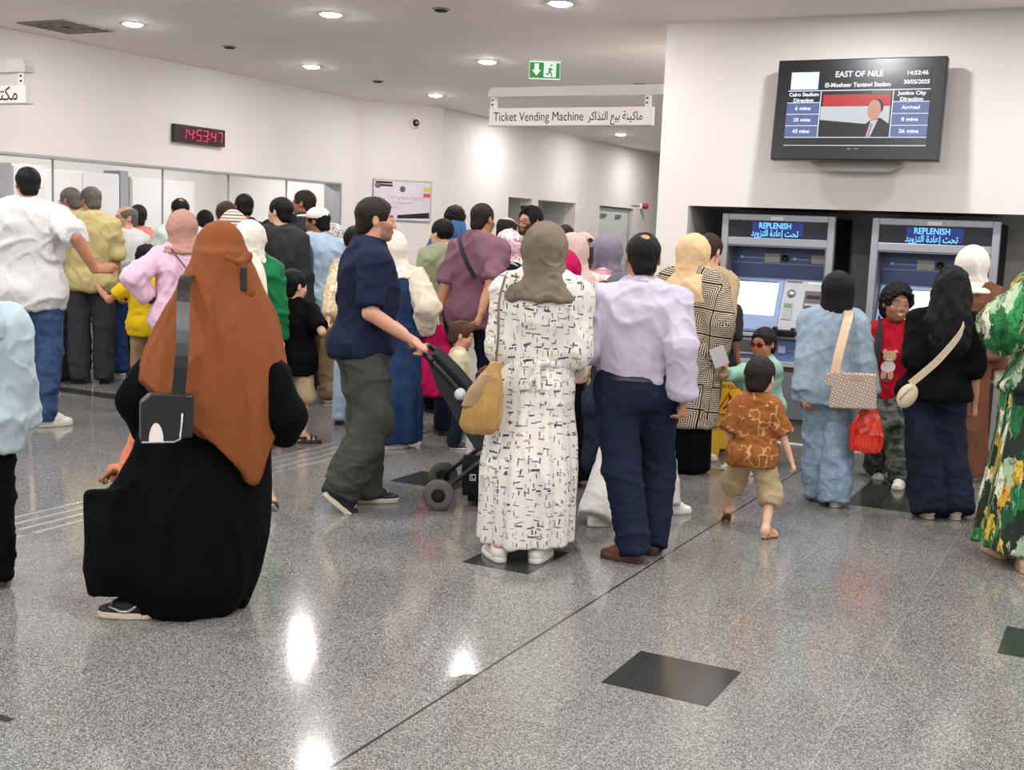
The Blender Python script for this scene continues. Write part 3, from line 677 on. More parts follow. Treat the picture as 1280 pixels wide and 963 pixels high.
# ================================================================== solid shapes as distance fields -> one continuous mesh
def catmull(xs, ys, x):
    return np.interp(x, xs, ys)
class Prim:
    __slots__ = ('f', 'lo', 'hi', 'k', 'op')
    def __init__(s, f, lo, hi, k=0.02, op='u'): s.f, s.lo, s.hi, s.k, s.op = f, np.array(lo, float), np.array(hi, float), k, op
def cone(a, b, r1, r2, k=0.02, fa=False, fb=False, sq=None, op='u', bulge=0.0):
    """tapered limb from a to b; fa / fb cut that end flat; sq=(axis, factor) squashes it along an axis"""
    a = np.array(a, float); b = np.array(b, float); ba = b - a; L2 = float(ba @ ba) + 1e-12; L = math.sqrt(L2)
    if sq is not None:
        u = np.array(sq[0], float); u /= np.linalg.norm(u); fac = 1.0 / sq[1] - 1.0
    def f(x, y, z):
        px, py, pz = x - a[0], y - a[1], z - a[2]
        t = (px * ba[0] + py * ba[1] + pz * ba[2]) / L2
        h = np.clip(t, 0, 1)
        qx, qy, qz = px - h * ba[0], py - h * ba[1], pz - h * ba[2]
        r = r1 + (r2 - r1) * h
        if bulge: r = r + bulge * np.sin(np.pi * h)
        if sq is not None:
            c = (qx * u[0] + qy * u[1] + qz * u[2]) * fac
            qx, qy, qz = qx + u[0] * c, qy + u[1] * c, qz + u[2] * c
        d = np.sqrt(qx * qx + qy * qy + qz * qz) - r
        if fa: d = np.maximum(d, -t * L)
        if fb: d = np.maximum(d, (t - 1) * L)
        return d
    m = max(r1, r2) * (max(1, sq[1]) if sq else 1) + abs(bulge)
    return Prim(f, np.minimum(a, b) - m, np.maximum(a, b) + m, k, op)
def ell(c, r, k=0.02, Rm=None, op='u'):
    c = np.array(c, float); r = np.array(r, float)
    def f(x, y, z):
        px, py, pz = x - c[0], y - c[1], z - c[2]
        if Rm is not None:
            px, py, pz = (px * Rm[0, 0] + py * Rm[1, 0] + pz * Rm[2, 0], px * Rm[0, 1] + py * Rm[1, 1] + pz * Rm[2, 1], px * Rm[0, 2] + py * Rm[1, 2] + pz * Rm[2, 2])
        k0 = np.sqrt((px / r[0]) ** 2 + (py / r[1]) ** 2 + (pz / r[2]) ** 2)
        k1 = np.sqrt((px / r[0] ** 2) ** 2 + (py / r[1] ** 2) ** 2 + (pz / r[2] ** 2) ** 2) + 1e-6
        return k0 * (k0 - 1) / k1
    m = r if Rm is None else np.full(3, r.max())
    return Prim(f, c - m, c + m, k, op)
def prof(rows, k=0.03, pleat=None, op='u', n=2.0, rot=0.0):
    """loft through rows (z, cx, cy, half width, half depth), flat at both ends; pleat=(count, amplitude, z where folds begin, phase)"""
    A = np.array(sorted(rows), float); zs = A[:, 0]
    zz = np.linspace(zs[0], zs[-1], 160)
    def sm(c):
        v = np.interp(zz, zs, A[:, c]); w = 9
        p = np.concatenate([np.full(w, v[0]) + (np.arange(-w, 0)) * (v[1] - v[0]), v, np.full(w, v[-1]) + (np.arange(1, w + 1)) * (v[-1] - v[-2])])
        return np.convolve(p, np.ones(2 * w + 1) / (2 * w + 1), 'valid')
    cx, cy, a, b = sm(1), sm(2), sm(3), sm(4)
    def f(x, y, z):
        zf = z[0, 0, :] if z.ndim == 3 and z.shape[0] == 1 and z.shape[1] == 1 else None
        iz = zf if zf is not None else z
        X, Y, Aa, B = (np.interp(iz, zz, v) for v in (cx, cy, a, b))
        if zf is not None: X, Y, Aa, B = (v[None, None, :] for v in (X, Y, Aa, B))
        dx, dy = x - X, y - Y
        if rot: dx, dy = dx * math.cos(rot) + dy * math.sin(rot), -dx * math.sin(rot) + dy * math.cos(rot)
        if pleat:
            th = np.arctan2(dy, dx); cnt, amp, z0, ph = pleat
            w = np.clip((z0 - z) / max(z0 - zs[0], 1e-3), 0, 1) ** 0.8
            s_ = 1 + amp * w * (0.6 * np.cos(cnt * th + ph + 1.5 * np.sin(2 * th + ph) + z * 1.5) + 0.4 * np.cos((cnt * 1.7 // 1) * th + 2 * ph))
            Aa, B = Aa * s_, B * s_
        if n == 2.0:
            k0 = np.sqrt((dx / Aa) ** 2 + (dy / B) ** 2)
        else:
            k0 = (np.abs(dx / Aa) ** n + np.abs(dy / B) ** n) ** (1 / n)
        k1 = np.sqrt((dx / Aa ** 2) ** 2 + (dy / B ** 2) ** 2) + 1e-6
        d = np.where(k0 > 0.3, k0 * (k0 - 1) / k1, -0.7 * np.minimum(Aa, B))
        return np.maximum(d, np.maximum(z - zs[-1], zs[0] - z))
    mx = max(A[:, 3].max(), A[:, 4].max() if rot else 0) * 1.15; my = max(A[:, 4].max(), A[:, 3].max() if rot else 0) * 1.15
    return Prim(f, (A[:, 1].min() - mx, A[:, 2].min() - my, zs[0]), (A[:, 1].max() + mx, A[:, 2].max() + my, zs[-1]), k, op)
def half(p, nrm, op='i', k=0.0):
    """keep only what lies behind the plane through p"""
    p = np.array(p, float); n_ = np.array(nrm, float); n_ /= np.linalg.norm(n_)
    return Prim(lambda x, y, z: (x - p[0]) * n_[0] + (y - p[1]) * n_[1] + (z - p[2]) * n_[2], (-9, -9, -9), (9, 9, 9), k, op)
def rbox(c, h, r=0.01, Rm=None, k=0.0, op='u'):
    c = np.array(c, float); h = np.array(h, float)
    def f(x, y, z):
        px, py, pz = x - c[0], y - c[1], z - c[2]
        if Rm is not None:
            px, py, pz = (px * Rm[0, 0] + py * Rm[1, 0] + pz * Rm[2, 0], px * Rm[0, 1] + py * Rm[1, 1] + pz * Rm[2, 1], px * Rm[0, 2] + py * Rm[1, 2] + pz * Rm[2, 2])
        qx, qy, qz = np.abs(px) - h[0] + r, np.abs(py) - h[1] + r, np.abs(pz) - h[2] + r
        return np.sqrt(np.maximum(qx, 0) ** 2 + np.maximum(qy, 0) ** 2 + np.maximum(qz, 0) ** 2) + np.minimum(np.maximum(qx, np.maximum(qy, qz)), 0) - r
    m = h if Rm is None else np.full(3, np.linalg.norm(h))
    return Prim(f, c - m, c + m, k, op)

def solid(prims, vox):
    us = [p for p in prims if p.op == 'u']
    lo = np.min([p.lo for p in us], 0) - 2.5 * vox; hi = np.max([p.hi for p in us], 0) + 2.5 * vox
    n = np.ceil((hi - lo) / vox).astype(int) + 1
    ax = [(lo[i] + vox * np.arange(n[i])).astype(np.float32) for i in range(3)]
    D = np.full(n, 0.5, np.float32)
    for p in prims:
        m = p.k + 3 * vox
        i0 = np.clip(np.floor((p.lo - m - lo) / vox).astype(int), 0, n); i1 = np.clip(np.ceil((p.hi + m - lo) / vox).astype(int) + 1, 0, n)
        if np.any(i1 <= i0): continue
        x = ax[0][i0[0]:i1[0]][:, None, None]; y = ax[1][i0[1]:i1[1]][None, :, None]; z = ax[2][i0[2]:i1[2]][None, None, :]
        d = p.f(x, y, z)
        sl = (slice(i0[0], i1[0]), slice(i0[1], i1[1]), slice(i0[2], i1[2]))
        d = np.broadcast_to(d, tuple(i1 - i0)); cur = D[sl]
        if p.op == 'u':
            if p.k > 0:
                h = np.maximum(p.k - np.abs(cur - d), 0) / p.k
                D[sl] = np.minimum(cur, d) - h * h * p.k * 0.25
            else: D[sl] = np.minimum(cur, d)
        elif p.op == 's':
            if p.k > 0:
                h = np.maximum(p.k - np.abs(cur + d), 0) / p.k
                D[sl] = np.maximum(cur, -d) + h * h * p.k * 0.25
            else: D[sl] = np.maximum(cur, -d)
        else: D[sl] = np.maximum(cur, d)
    return snets(D, lo, vox)
OFFS = np.array([(i, j, k) for i in (0, 1) for j in (0, 1) for k in (0, 1)])
def snets(D, lo, vox):
    S = D < 0
    c = np.zeros(np.array(D.shape) - 1, np.uint8)
    for i, j, k in OFFS: c += S[i:S.shape[0] - 1 + i, j:S.shape[1] - 1 + j, k:S.shape[2] - 1 + k]
    act = (c > 0) & (c < 8)
    idx = np.argwhere(act)
    vid = np.full(act.shape, -1, np.int32); vid[act] = np.arange(len(idx))
    acc = np.zeros((len(idx), 3), np.float32); cnt = np.zeros(len(idx), np.float32)
    for a in OFFS:
        for e in range(3):
            if a[e]: continue
            b = a.copy(); b[e] = 1
            ia, ib = idx + a, idx + b
            da = D[ia[:, 0], ia[:, 1], ia[:, 2]]; db = D[ib[:, 0], ib[:, 1], ib[:, 2]]
            cr = (da < 0) != (db < 0)
            t = np.where(cr, da / np.where(cr, da - db, 1), 0)
            acc += cr[:, None] * (a + t[:, None] * (b - a)); cnt += cr
    V = lo + vox * (idx + acc / cnt[:, None])
    Q = []
    for e in range(3):
        u, v = (e + 1) % 3, (e + 2) % 3
        A = np.moveaxis(S, (e, u, v), (0, 1, 2)); W = np.moveaxis(vid, (e, u, v), (0, 1, 2))
        s0 = A[:-1, 1:-1, 1:-1]; s1 = A[1:, 1:-1, 1:-1]
        for inside, flip in ((s0 & ~s1, False), (~s0 & s1, True)):
            p = np.argwhere(inside)
            if len(p) == 0: continue
            i, j, k = p[:, 0], p[:, 1] + 1, p[:, 2] + 1
            q = np.stack([W[i, j - 1, k - 1], W[i, j, k - 1], W[i, j, k], W[i, j - 1, k]], 1)
            Q.append(q[:, ::-1] if flip else q)
    return V.astype(np.float32), np.concatenate(Q) if Q else np.zeros((0, 4), np.int32)
def relax(V, Q, it=1, w=0.5):
    E = np.concatenate([Q[:, [0, 1]], Q[:, [1, 2]], Q[:, [2, 3]], Q[:, [3, 0]]])
    deg = np.bincount(E.ravel(), minlength=len(V)).astype(np.float32)[:, None]
    for _ in range(it):
        S = np.zeros_like(V)
        for c in range(3): S[:, c] = np.bincount(E[:, 0], V[E[:, 1], c], len(V)) + np.bincount(E[:, 1], V[E[:, 0], c], len(V))
        V = V * (1 - w) + w * S / np.maximum(deg, 1)
    return V
def normals(V, Q):
    n = np.cross(V[Q[:, 2]] - V[Q[:, 0]], V[Q[:, 3]] - V[Q[:, 1]])
    N = np.zeros_like(V)
    for c in range(4):
        for d in range(3): N[:, d] += np.bincount(Q[:, c], n[:, d], len(V))
    return N / (np.linalg.norm(N, axis=1, keepdims=True) + 1e-9)
def vnoise(P, seed=0):
    """smooth value noise, -1..1"""
    i = np.floor(P).astype(np.int64); f = P - i; f = f * f * (3 - 2 * f); out = 0
    for a in (0, 1):
        for b in (0, 1):
            for c in (0, 1):
                h = ((i[:, 0] + a) * 374761393 + (i[:, 1] + b) * 668265263 + (i[:, 2] + c) * 2147483647 + seed * 974634777) & 0x7fffffff
                h = ((h ^ (h >> 13)) * 1274126177) & 0x7fffffff; h = (h ^ (h >> 16)) & 0xffff
                w = (f[:, 0] if a else 1 - f[:, 0]) * (f[:, 1] if b else 1 - f[:, 1]) * (f[:, 2] if c else 1 - f[:, 2])
                out = out + w * (h / 32767.5 - 1)
    return out
def fold(V, N, scale, amp, seed=0, ridge=False, rot=None, mask=None):
    P = V if rot is None else V @ rot
    P = P * np.array(scale)
    P = P + 0.35 * np.stack([vnoise(P * 0.7 + 11, seed + 1), vnoise(P * 0.7 + 23, seed + 2), vnoise(P * 0.7 + 37, seed + 3)], 1)
    v = vnoise(P, seed)
    if ridge: v = 1.2 * (1 - np.abs(v) * 1.6) ** 3 - 0.1 if True else v
    v = v + 0.4 * vnoise(P * 2.1 + 5, seed + 7) + 0.35
    if mask is not None: v = v * mask
    return V + N * (amp * v)[:, None]
def rotm(yaw=0, pitch=0, roll=0):
    """columns are the rotated x, y, z axes; pitch>0 looks down, yaw>0 turns to the own right"""
    y, p, r = R(-yaw), R(-pitch), R(roll)
    Rz = np.array([[math.cos(y), -math.sin(y), 0], [math.sin(y), math.cos(y), 0], [0, 0, 1]])
    Rx = np.array([[1, 0, 0], [0, math.cos(p), -math.sin(p)], [0, math.sin(p), math.cos(p)]])
    Ry = np.array([[math.cos(r), 0, math.sin(r)], [0, 1, 0], [-math.sin(r), 0, math.cos(r)]])
    return Rz @ Rx @ Ry
def ik(a, b, l1, l2, pole):
    a = np.array(a, float); b = np.array(b, float); d = b - a; D = np.linalg.norm(d)
    if D > (l1 + l2) * 0.999: b = a + d * ((l1 + l2) * 0.999 / D); d = b - a; D = np.linalg.norm(d)
    D = max(D, abs(l1 - l2) * 1.05 + 1e-4)
    u = d / np.linalg.norm(d); x = (l1 * l1 - l2 * l2 + D * D) / (2 * D); h = math.sqrt(max(l1 * l1 - x * x, 0))
    p = np.array(pole, float); p = p - u * (p @ u); p /= (np.linalg.norm(p) + 1e-9)
    return a + u * x + p * h, b

# ================================================================== people
SKIN = {'olive': (196, 146, 116), 'light': (214, 168, 140), 'tan': (178, 124, 94), 'brown': (150, 100, 74), 'rosy': (206, 150, 126)}
def mat_skin():
    m, t, b = new_mat('skin', 0.5, 0, 0.4)
    t.l.new(t.attr('tint', 'Color'), b.inputs['Base Color'])
    b.inputs['Subsurface Weight'].default_value = 0.0
    t.put(b.inputs['Normal'], t.bump(t.noise(t.coords(), 320, 2), 0.08, 0.001))
    return m
M_SKIN = mat_skin()
def mat_hair(name, c1, c2, rough=0.45, sc=(60, 60, 8)):
    if name in MATS: return MATS[name]
    m, t, b = new_mat(name, 0.6, 0, 0.18)
    co = t.vmap(t.coords(), sc)
    n = t.noise(co, 3.0, 4, 0.7)
    t.put(b.inputs['Base Color'], t.ramp(n, [(0.3, srgb(c1)), (0.7, srgb(c2))]))
    t.put(b.inputs['Normal'], t.bump(n, 0.6, 0.006)); MATS[name] = m; return m
H_BLACK = mat_hair('hair_black', (8, 7, 8), (24, 21, 21))
H_BROWN = mat_hair('hair_brown', (36, 25, 19), (70, 50, 38))
H_DARK = mat_hair('hair_dark_brown', (22, 17, 15), (48, 38, 33))
H_GREY = mat_hair('hair_grey', (70, 64, 60), (120, 112, 106))
H_KID = mat_hair('hair_child_brown', (50, 34, 26), (96, 68, 50))

class Person:
    def __init__(s, label, hpx, D, face, hh=0.232, skin='olive', build=1.0, xy=None, top=None, cat='person', name='person', group=None, extra=0.0, **kw):
        """head=(px,py) top of head seen in the picture at view depth D; face: heading relative to the view (0 away, 90 to the right)"""
        p = at(hpx[0], hpx[1], D)
        s.H = float(p[2]) - extra if top is None else top
        s.hh = hh; s.hs = hh / 0.225; s.b = build; s.skin = skin
        s.s = (s.H - hh) / 1.503                      # scale of everything under the head
        h = math.degrees(math.atan2(p[0], p[1])) + face
        s.rz = R(-h); s.face = face; s.D = D
        s.root = tag(empty(name, (p[0], p[1], 0), s.rz), label, cat, group)
        s.M = np.array([[math.cos(s.rz), -math.sin(s.rz)], [math.sin(s.rz), math.cos(s.rz)]])
        s.o = np.array([p[0], p[1]])
        s.near = D < 7.6
        s.vb = 0.0058 if D < 7.3 else (0.0075 if D < 9 else 0.0095)
        s.vc = 0.0085 if D < 7.3 else (0.010 if D < 9 else 0.013)
        s.pose(**kw)
    def loc(s, w):                                     # world -> own frame
        w = np.asarray(w, float); q = s.M.T @ (w[:2] - s.o); return np.array([q[0], q[1], w[2]])
    def px(s, x, y, dD=0.0): return s.loc(at(x, y, s.D + dD))
    def gp(s, x, y): return s.loc(ground(x, y))
    def pose(s, **kw):
        s.kw = {**getattr(s, 'kw', {}), **kw}; s._pose(**s.kw)
    def _pose(s, feet=None, lean=0, side=0, head=(0, 0, 0), hands=(None, None), pole=((-0.28, -1, -0.1), (0.28, -1, -0.1)), hips=None, drop=0.0, headoff=(0, 0), curl=(0.5, 0.5), hdir=(None, None), palm=(None, None), shw=1.0, armk=1.0, belly=0.0, sit=False, hipy=0.0):
        S = s.s; b = s.b
        s.belly = belly
        if feet is None: feet = [((-0.10 * S, 0.0), -8, 0), ((0.10 * S, 0.0), 8, 0)]
        F = []
        for f in feet:
            (x, y), yaw, pit = f[:3]; z = f[3] if len(f) > 3 else 0.0
            F.append((np.array([x, y, z]), yaw, pit))
        s.feet = F
        fs = S * (1.0 if s.H > 1.3 else 1.06); s.fs = fs
        ank = []
        for pos, yaw, pit in F:
            Rm = rotm(yaw, 0, 0) @ rotm(0, pit, 0)
            ball = np.array([0, 0.055 * fs, 0.0])
            a = Rm @ (np.array([0, -0.052 * fs, 0.088 * fs]) - ball) + rotm(yaw) @ ball
            ank.append(pos + a)
        s.ank = ank
        hipw = 0.092 * S * min(b, 1.25)
        L1, L2 = 0.425 * S, 0.415 * S
        cx = hips[0] if hips else 0.0; cy = (hips[1] if hips else 0.0) + hipy
        hz = 0.925 * S - drop
        for sgn, a in ((-1, ank[0]), (1, ank[1])):
            d2 = (cx + sgn * hipw - a[0]) ** 2 + (cy - a[1]) ** 2
            hz = min(hz, a[2] + math.sqrt(max(((L1 + L2) * 0.998) ** 2 - d2, 0.01)))
        s.pelvis = np.array([cx, cy, hz])
        s.hip = [np.array([cx - hipw, cy, hz]), np.array([cx + hipw, cy, hz])]
        s.knee = []
        for i in (0, 1):
            fd = rotm(F[i][1]) @ np.array([0, 1, 0])
            k, e = ik(s.hip[i], ank[i], L1, L2, fd + np.array([0, 0, 0.15])); s.knee.append(k); ank[i] = e
        # spine: the head sits over the root unless moved
        drop_ = 0.925 * S - hz
        s.zsh = (1.395 * S) - drop_
        top = s.H - drop_
        T_ = (s.H - drop_ - s.hh * .5) - hz
        s.tl = math.tan(R(lean)) if lean else -(cy) / T_
        s.ts = math.tan(R(side)) if side else -cx / T_
        s.nk = s.sp(1.485 * S - drop_)
        hc = s.sp(top - s.hh * 0.50)
        s.hc = hc + np.array([headoff[0], headoff[1] + 0.015 * s.hs, 0])
        s.hR = rotm(*head)
        s.dz = drop_
        sw = 0.160 * S * b * shw
        sc = s.sp(s.zsh)
        s.sh = [sc + np.array([-sw, -0.005, 0]), sc + np.array([sw, -0.005, 0])]
        s.elb, s.wr, s.hd, s.pn, s.curl = [], [], [], [], curl
        A1, A2 = 0.285 * S * armk, 0.255 * S * armk
        for i, sg in ((0, -1), (1, 1)):
            t = hands[i]
            if t is None: t = s.sh[i] + np.array([sg * 0.06 * S, 0.06 * S, -0.53 * S])
            e, w = ik(s.sh[i], t, A1, A2, pole[i]); s.elb.append(e); s.wr.append(w)
            fd = (w - e) / np.linalg.norm(w - e)
            d = fd if hdir[i] is None else np.array(hdir[i], float) / np.linalg.norm(hdir[i])
            n_ = np.array(palm[i], float) if palm[i] is not None else np.array([-sg, 0.25, 0.0])
            n_ = n_ - d * (n_ @ d); n_ /= np.linalg.norm(n_) + 1e-9
            s.hd.append(d); s.pn.append(n_)
    def sp(s, z):
        t = max(z - s.pelvis[2], 0); return np.array([s.pelvis[0] + s.ts * t, s.pelvis[1] + s.tl * t, z])
    # ---- body rows: z, half width, half depth, cy
    def rows(s, infl=0.0, z0=None, z1=None, wide=1.0, female=False):
        S, b, dz = s.s, s.b, s.dz
        base = [(0.84, .150, .105, -.008), (0.88, .172, .122, -.012), (0.96, .168, .120, -.012), (1.04, .152, .108, 0), (1.12, .146, .106, .004), (1.22, .160, .116, .004), (1.32, .172, .118, -.004), (1.38, .165, .106, -.010), (1.42, .135, .088, -.014), (1.455, .100, .072, -.018), (1.49, .064, .060, -.016), (1.52, .054, .054, -.012)]
        if female: base = [(0.84, .155, .110, -.008), (0.88, .180, .130, -.012), (0.96, .172, .122, -.012), (1.04, .148, .106, 0), (1.12, .138, .100, .002), (1.22, .150, .114, .012), (1.30, .158, .122, .014), (1.37, .152, .106, -.004), (1.415, .126, .084, -.012), (1.455, .090, .068, -.016), (1.49, .058, .056, -.014), (1.52, .050, .052, -.012)]
        out = []
        for z, w, d, cy in base:
            g = s.belly * math.exp(-((z - 1.10) / 0.13) ** 2)
            bb = b if z < 1.44 else 1 + (b - 1) * 0.4
            zz = z * S - dz; c = s.sp(zz)
            out.append((zz, c[0], c[1] + cy * S + g * 0.5, w * S * bb * wide + infl, d * S * bb + infl + g * 0.55))
        if z0 is not None or z1 is not None:
            A = np.array(out); lo = z0 if z0 is not None else A[0, 0]; hi = z1 if z1 is not None else A[-1, 0]
            keep = [tuple(r) for r in out if lo < r[0] < hi]
            ip = lambda z: (z,) + tuple(np.interp(z, A[:, 0], A[:, c]) for c in range(1, 5))
            out = [ip(lo)] + keep + [ip(hi)]
        return out
    def trap_a(s, i):
        return s.sp(s.hanging_z(1.44)) + np.array([(-1, 1)[i] * .03 * s.s, -.016 * s.s, 0])
    def trap(s, i, infl=0.0):
        S = s.s; a = s.sp(s.hanging_z(1.455)); a = a + np.array([(-1, 1)[i] * .045 * S, -.016 * S, 0])
        return cone(a, s.sh[i], .050 * S + infl, .046 * S * (0.5 + 0.5 * s.b) + infl, .03)
    # ---- head in its own frame
    def hp(s, x, y, z): return s.hc + s.hR @ (np.array([x, y, z]) * s.hs)
    def he(s, c, r, k=0.02, op='u'): return ell(s.hp(*c), np.array(r) * s.hs, k * s.hs, s.hR, op)
    def hcone(s, a, b, r1, r2, k=0.01, op='u', **kw): return cone(s.hp(*a), s.hp(*b), r1 * s.hs, r2 * s.hs, k * s.hs, op=op, **kw)
    def head_prims(s, fem=False, child=False):
        P = [s.he((0, -.014, .028), (.073, .093, .084)), s.he((0, .028, -.030), (.060, .062, .078), .03)]
        if child: P += [s.he((0, .032, -.050), (.052, .050, .045), .03), s.he((0, .064, -.082), (.018, .018, .016), .02)]
        else: P += [s.he((0, .030, -.062), (.054 if not fem else .050, .052, .046), .025), s.he((0, .066, -.090), (.021, .020, .018), .02)]
        P += [s.hcone((-.030, .074, .024), (.030, .074, .024), .013, .013, .014),
              s.he((-.031, .104, .004), (.018, .016, .012), .010, 's'), s.he((.031, .104, .004), (.018, .016, .012), .010, 's'),
              s.he((-.031, .0785, .004), (.0135, .0135, .0125), .003), s.he((.031, .0785, .004), (.0135, .0135, .0125), .003),
              s.hcone((0, .087, .012), (0, .1015 if not child else .096, -.025), .0075, .0105, .010), s.he((-.012, .093, -.030), (.0085, .009, .0075), .006), s.he((.012, .093, -.030), (.0085, .009, .0075), .006),
              s.he((0, .0875, -.054), (.023, .010, .0055), .005), s.he((0, .0865, -.0645), (.019, .010, .0065), .005),
              s.he((-.040, .058, -.026), (.024, .026, .022), .02), s.he((.040, .058, -.026), (.024, .026, .022), .02)]
        for sg in (-1, 1):
            P += [s.he((sg * .077, -.010, -.004), (.008, .019, .031), .008), s.he((sg * .084, -.006, .002), (.006, .009, .017), .005, 's')]
        P += [cone(s.nk - np.array([0, 0.012 * s.s, 0.02]), s.hp(0, -.022, -.055), .060 * s.s * (0.85 if fem or child else 1), .052 * s.hs * (0.85 if fem or child else 1), .03)]
        return P
    def hand_prims(s, i):
        S = s.s * (1.0 if s.H > 1.35 else 1.05); d, n_, w = s.hd[i], s.pn[i], s.wr[i]; sg = (-1, 1)[i]
        side = np.cross(d, n_) * (1 if i == 1 else -1)   # towards the thumb
        if s.D > 11.2 and False: return []
        c = w + d * 0.05 * S
        P = [cone(w, c + d * 0.035 * S, .027 * S, .036 * S, .015, sq=(n_, 0.5))]
        cu = s.curl[i]
        for k, (off, ln) in enumerate(((.026, .072), (.009, .080), (-.009, .075), (-.025, .058))):
            b0 = w + d * (0.088 - abs(k - 1) * .003) * S + side * off * S
            a1 = 0.35 + 0.9 * cu + 0.06 * k; a2 = a1 + 0.2 + 1.1 * cu
            spread = side * (off * 0.25 / 0.03 * 0.4)
            v1 = d * math.cos(a1 * 0.9) + n_ * math.sin(a1 * 0.9) + spread * 0.3; v1 /= np.linalg.norm(v1)
            v2 = d * math.cos(a2) + n_ * math.sin(a2) + spread * 0.15; v2 /= np.linalg.norm(v2)
            m_ = b0 + v1 * ln * 0.52 * S; e_ = m_ + v2 * ln * 0.48 * S
            P += [cone(b0 - d * .012 * S, m_, .0098 * S, .0088 * S, .006), cone(m_, e_, .0088 * S, .0074 * S, .004)]
        t0 = w + d * .022 * S + side * .024 * S
        v = d * 0.72 + side * (0.72 - 0.4 * cu) + n_ * (0.25 + 0.45 * cu); v /= np.linalg.norm(v)
        t1 = t0 + v * .040 * S; v2 = v * 0.8 + d * 0.45 - side * 0.1; v2 /= np.linalg.norm(v2)
        P += [cone(t0, t1, .0145 * S, .011 * S, .010), cone(t1, t1 + v2 * .030 * S, .011 * S, .0085 * S, .005)]
        return P
    def body(s, fem=False, child=False, lips=(170, 96, 88), brow=(34, 26, 22), stubble=0.0, bare_feet=False, bald=0.0, beard=0.0, smile=False):
        S, b = s.s, s.b; lb = 0.5 + 0.5 * b
        P = [prof(s.rows(-.006, female=fem), 0.03)]
        for i in (0, 1):
            P += [cone(s.hip[i], s.knee[i], .080 * S * lb, .051 * S * lb, .05), cone(s.knee[i], s.ank[i], .050 * S * lb, .035 * S, .03, bulge=.010 * S)]
            pos, yaw, pit = s.feet[i]; Rm = rotm(yaw) @ rotm(0, pit)
            fs = s.fs
            heel = s.ank[i] + Rm @ np.array([0, -.018, -.052]) * fs; ball = s.ank[i] + Rm @ np.array([0, .105, -.062]) * fs; toe = s.ank[i] + Rm @ np.array([0, .165, -.070]) * fs
            fk = 1.0 if bare_feet else .68
            if not bare_feet: ball = s.ank[i] + Rm @ np.array([0, .09, -.05]) * fs; toe = s.ank[i] + Rm @ np.array([0, .13, -.055]) * fs
            P += [cone(heel, s.ank[i], .032 * fs * fk, .036 * fs * (fk + .1), .02), cone(s.ank[i], ball, .034 * fs * fk, .030 * fs * fk, .02), cone(ball, toe, .032 * fs * fk, .017 * fs, .02, sq=(Rm[:, 2], 0.7))]
            P += [s.trap(i, -.004), cone(s.sh[i], s.elb[i], .046 * S * lb, .038 * S * lb, .04), cone(s.elb[i], s.wr[i], .039 * S * lb, .026 * S, .02, bulge=.005 * S)]
            P += s.hand_prims(i)
        P += s.head_prims(fem, child)
        V, Q = solid(P, s.vb)
        V = relax(V, Q, 1, 0.35)
        me = np_mesh('body', V, Q)
        # skin colour with lips, brows, eyes and stubble where the face has them
        q = (V - s.hc) @ s.hR / s.hs
        base = np.array(srgb(SKIN[s.skin])[:3]); C = np.tile(base, (len(V), 1))
        C *= (1 + 0.05 * vnoise(V * 14, 3))[:, None]
        def blend(m, col, w=1.0):
            m = np.clip(m, 0, 1)[:, None] * w; C[:] = C * (1 - m) + np.array(srgb(col)[:3]) * m
        inh = (np.abs(q[:, 0]) < .1) & (np.abs(q[:, 2]) < .13) & (q[:, 1] > 0.02)
        ax_ = np.abs(q[:, 0])
        blend(inh * np.clip(1.5 - 1.2 * np.hypot((ax_ - .045) / .03, (q[:, 2] + .02) / .03), 0, 1), (190, 104, 88), 0.12)
        if stubble:
            m = inh * np.clip((-.028 - q[:, 2] + .35 * np.maximum(ax_ - .03, 0) * 2) / .012, 0, 1) * np.clip((q[:, 1] - .005) / .02, 0, 1)
            blend(m, (62, 50, 46), stubble)
        if beard:
            m = inh * np.clip((-.035 - q[:, 2] + 1.3 * np.maximum(ax_ - .028, 0)) / .008, 0, 1) * np.clip((q[:, 1] - .005) / .02, 0, 1)
            m *= 1 - np.clip(1.6 - np.hypot(q[:, 0] / .026, (q[:, 2] + .060) / .012) * 1.3, 0, 1)
            blend(m, (26, 20, 18), beard)
        blend(inh * (q[:, 1] > .075) * np.clip(2.0 - 1.8 * np.hypot(q[:, 0] / .025, (q[:, 2] + .0595) / .0125), 0, 1), lips, 0.8)
        if smile: blend(inh * (q[:, 1] > .07) * np.clip(2.2 - 2 * np.hypot(q[:, 0] / .020, (q[:, 2] + .0590 - .7 * q[:, 0] ** 2 / .03) / .0046), 0, 1), (226, 218, 210), 0.9)
        else: blend(inh * (q[:, 1] > .07) * np.clip(1.6 - 1.6 * np.hypot(q[:, 0] / .022, (q[:, 2] + .0592) / .0030), 0, 1), (96, 48, 44), 0.6)
        bz = .0275 + .10 * (ax_ - .03) * (ax_ < .03) - .25 * np.maximum(ax_ - .038, 0)
        blend(inh * (q[:, 1] > .04) * np.clip(2.2 - 2.2 * np.maximum(np.abs(ax_ - .031) / .023, np.abs(q[:, 2] - bz) / .0055) ** 1.0, 0, 1), brow, 0.85)
        ex = np.hypot((ax_ - .031) / .0135, (q[:, 2] - .002) / .0056)
        blend(inh * (q[:, 1] > .05) * np.clip(3.2 - 2.4 * ex, 0, 1), (70, 46, 38), 0.8)
        blend(inh * (q[:, 1] > .05) * np.clip(3.5 - 3.8 * ex, 0, 1), (206, 194, 184), 0.85)
        blend(inh * (q[:, 1] > .05) * np.clip(2.4 - 2.0 * np.hypot((ax_ - .031) / .0062, (q[:, 2] - .002) / .0058), 0, 1), (30, 20, 16), 0.97)
        if bald: pass
        a = me.color_attributes.new('tint', 'FLOAT_COLOR', 'POINT')
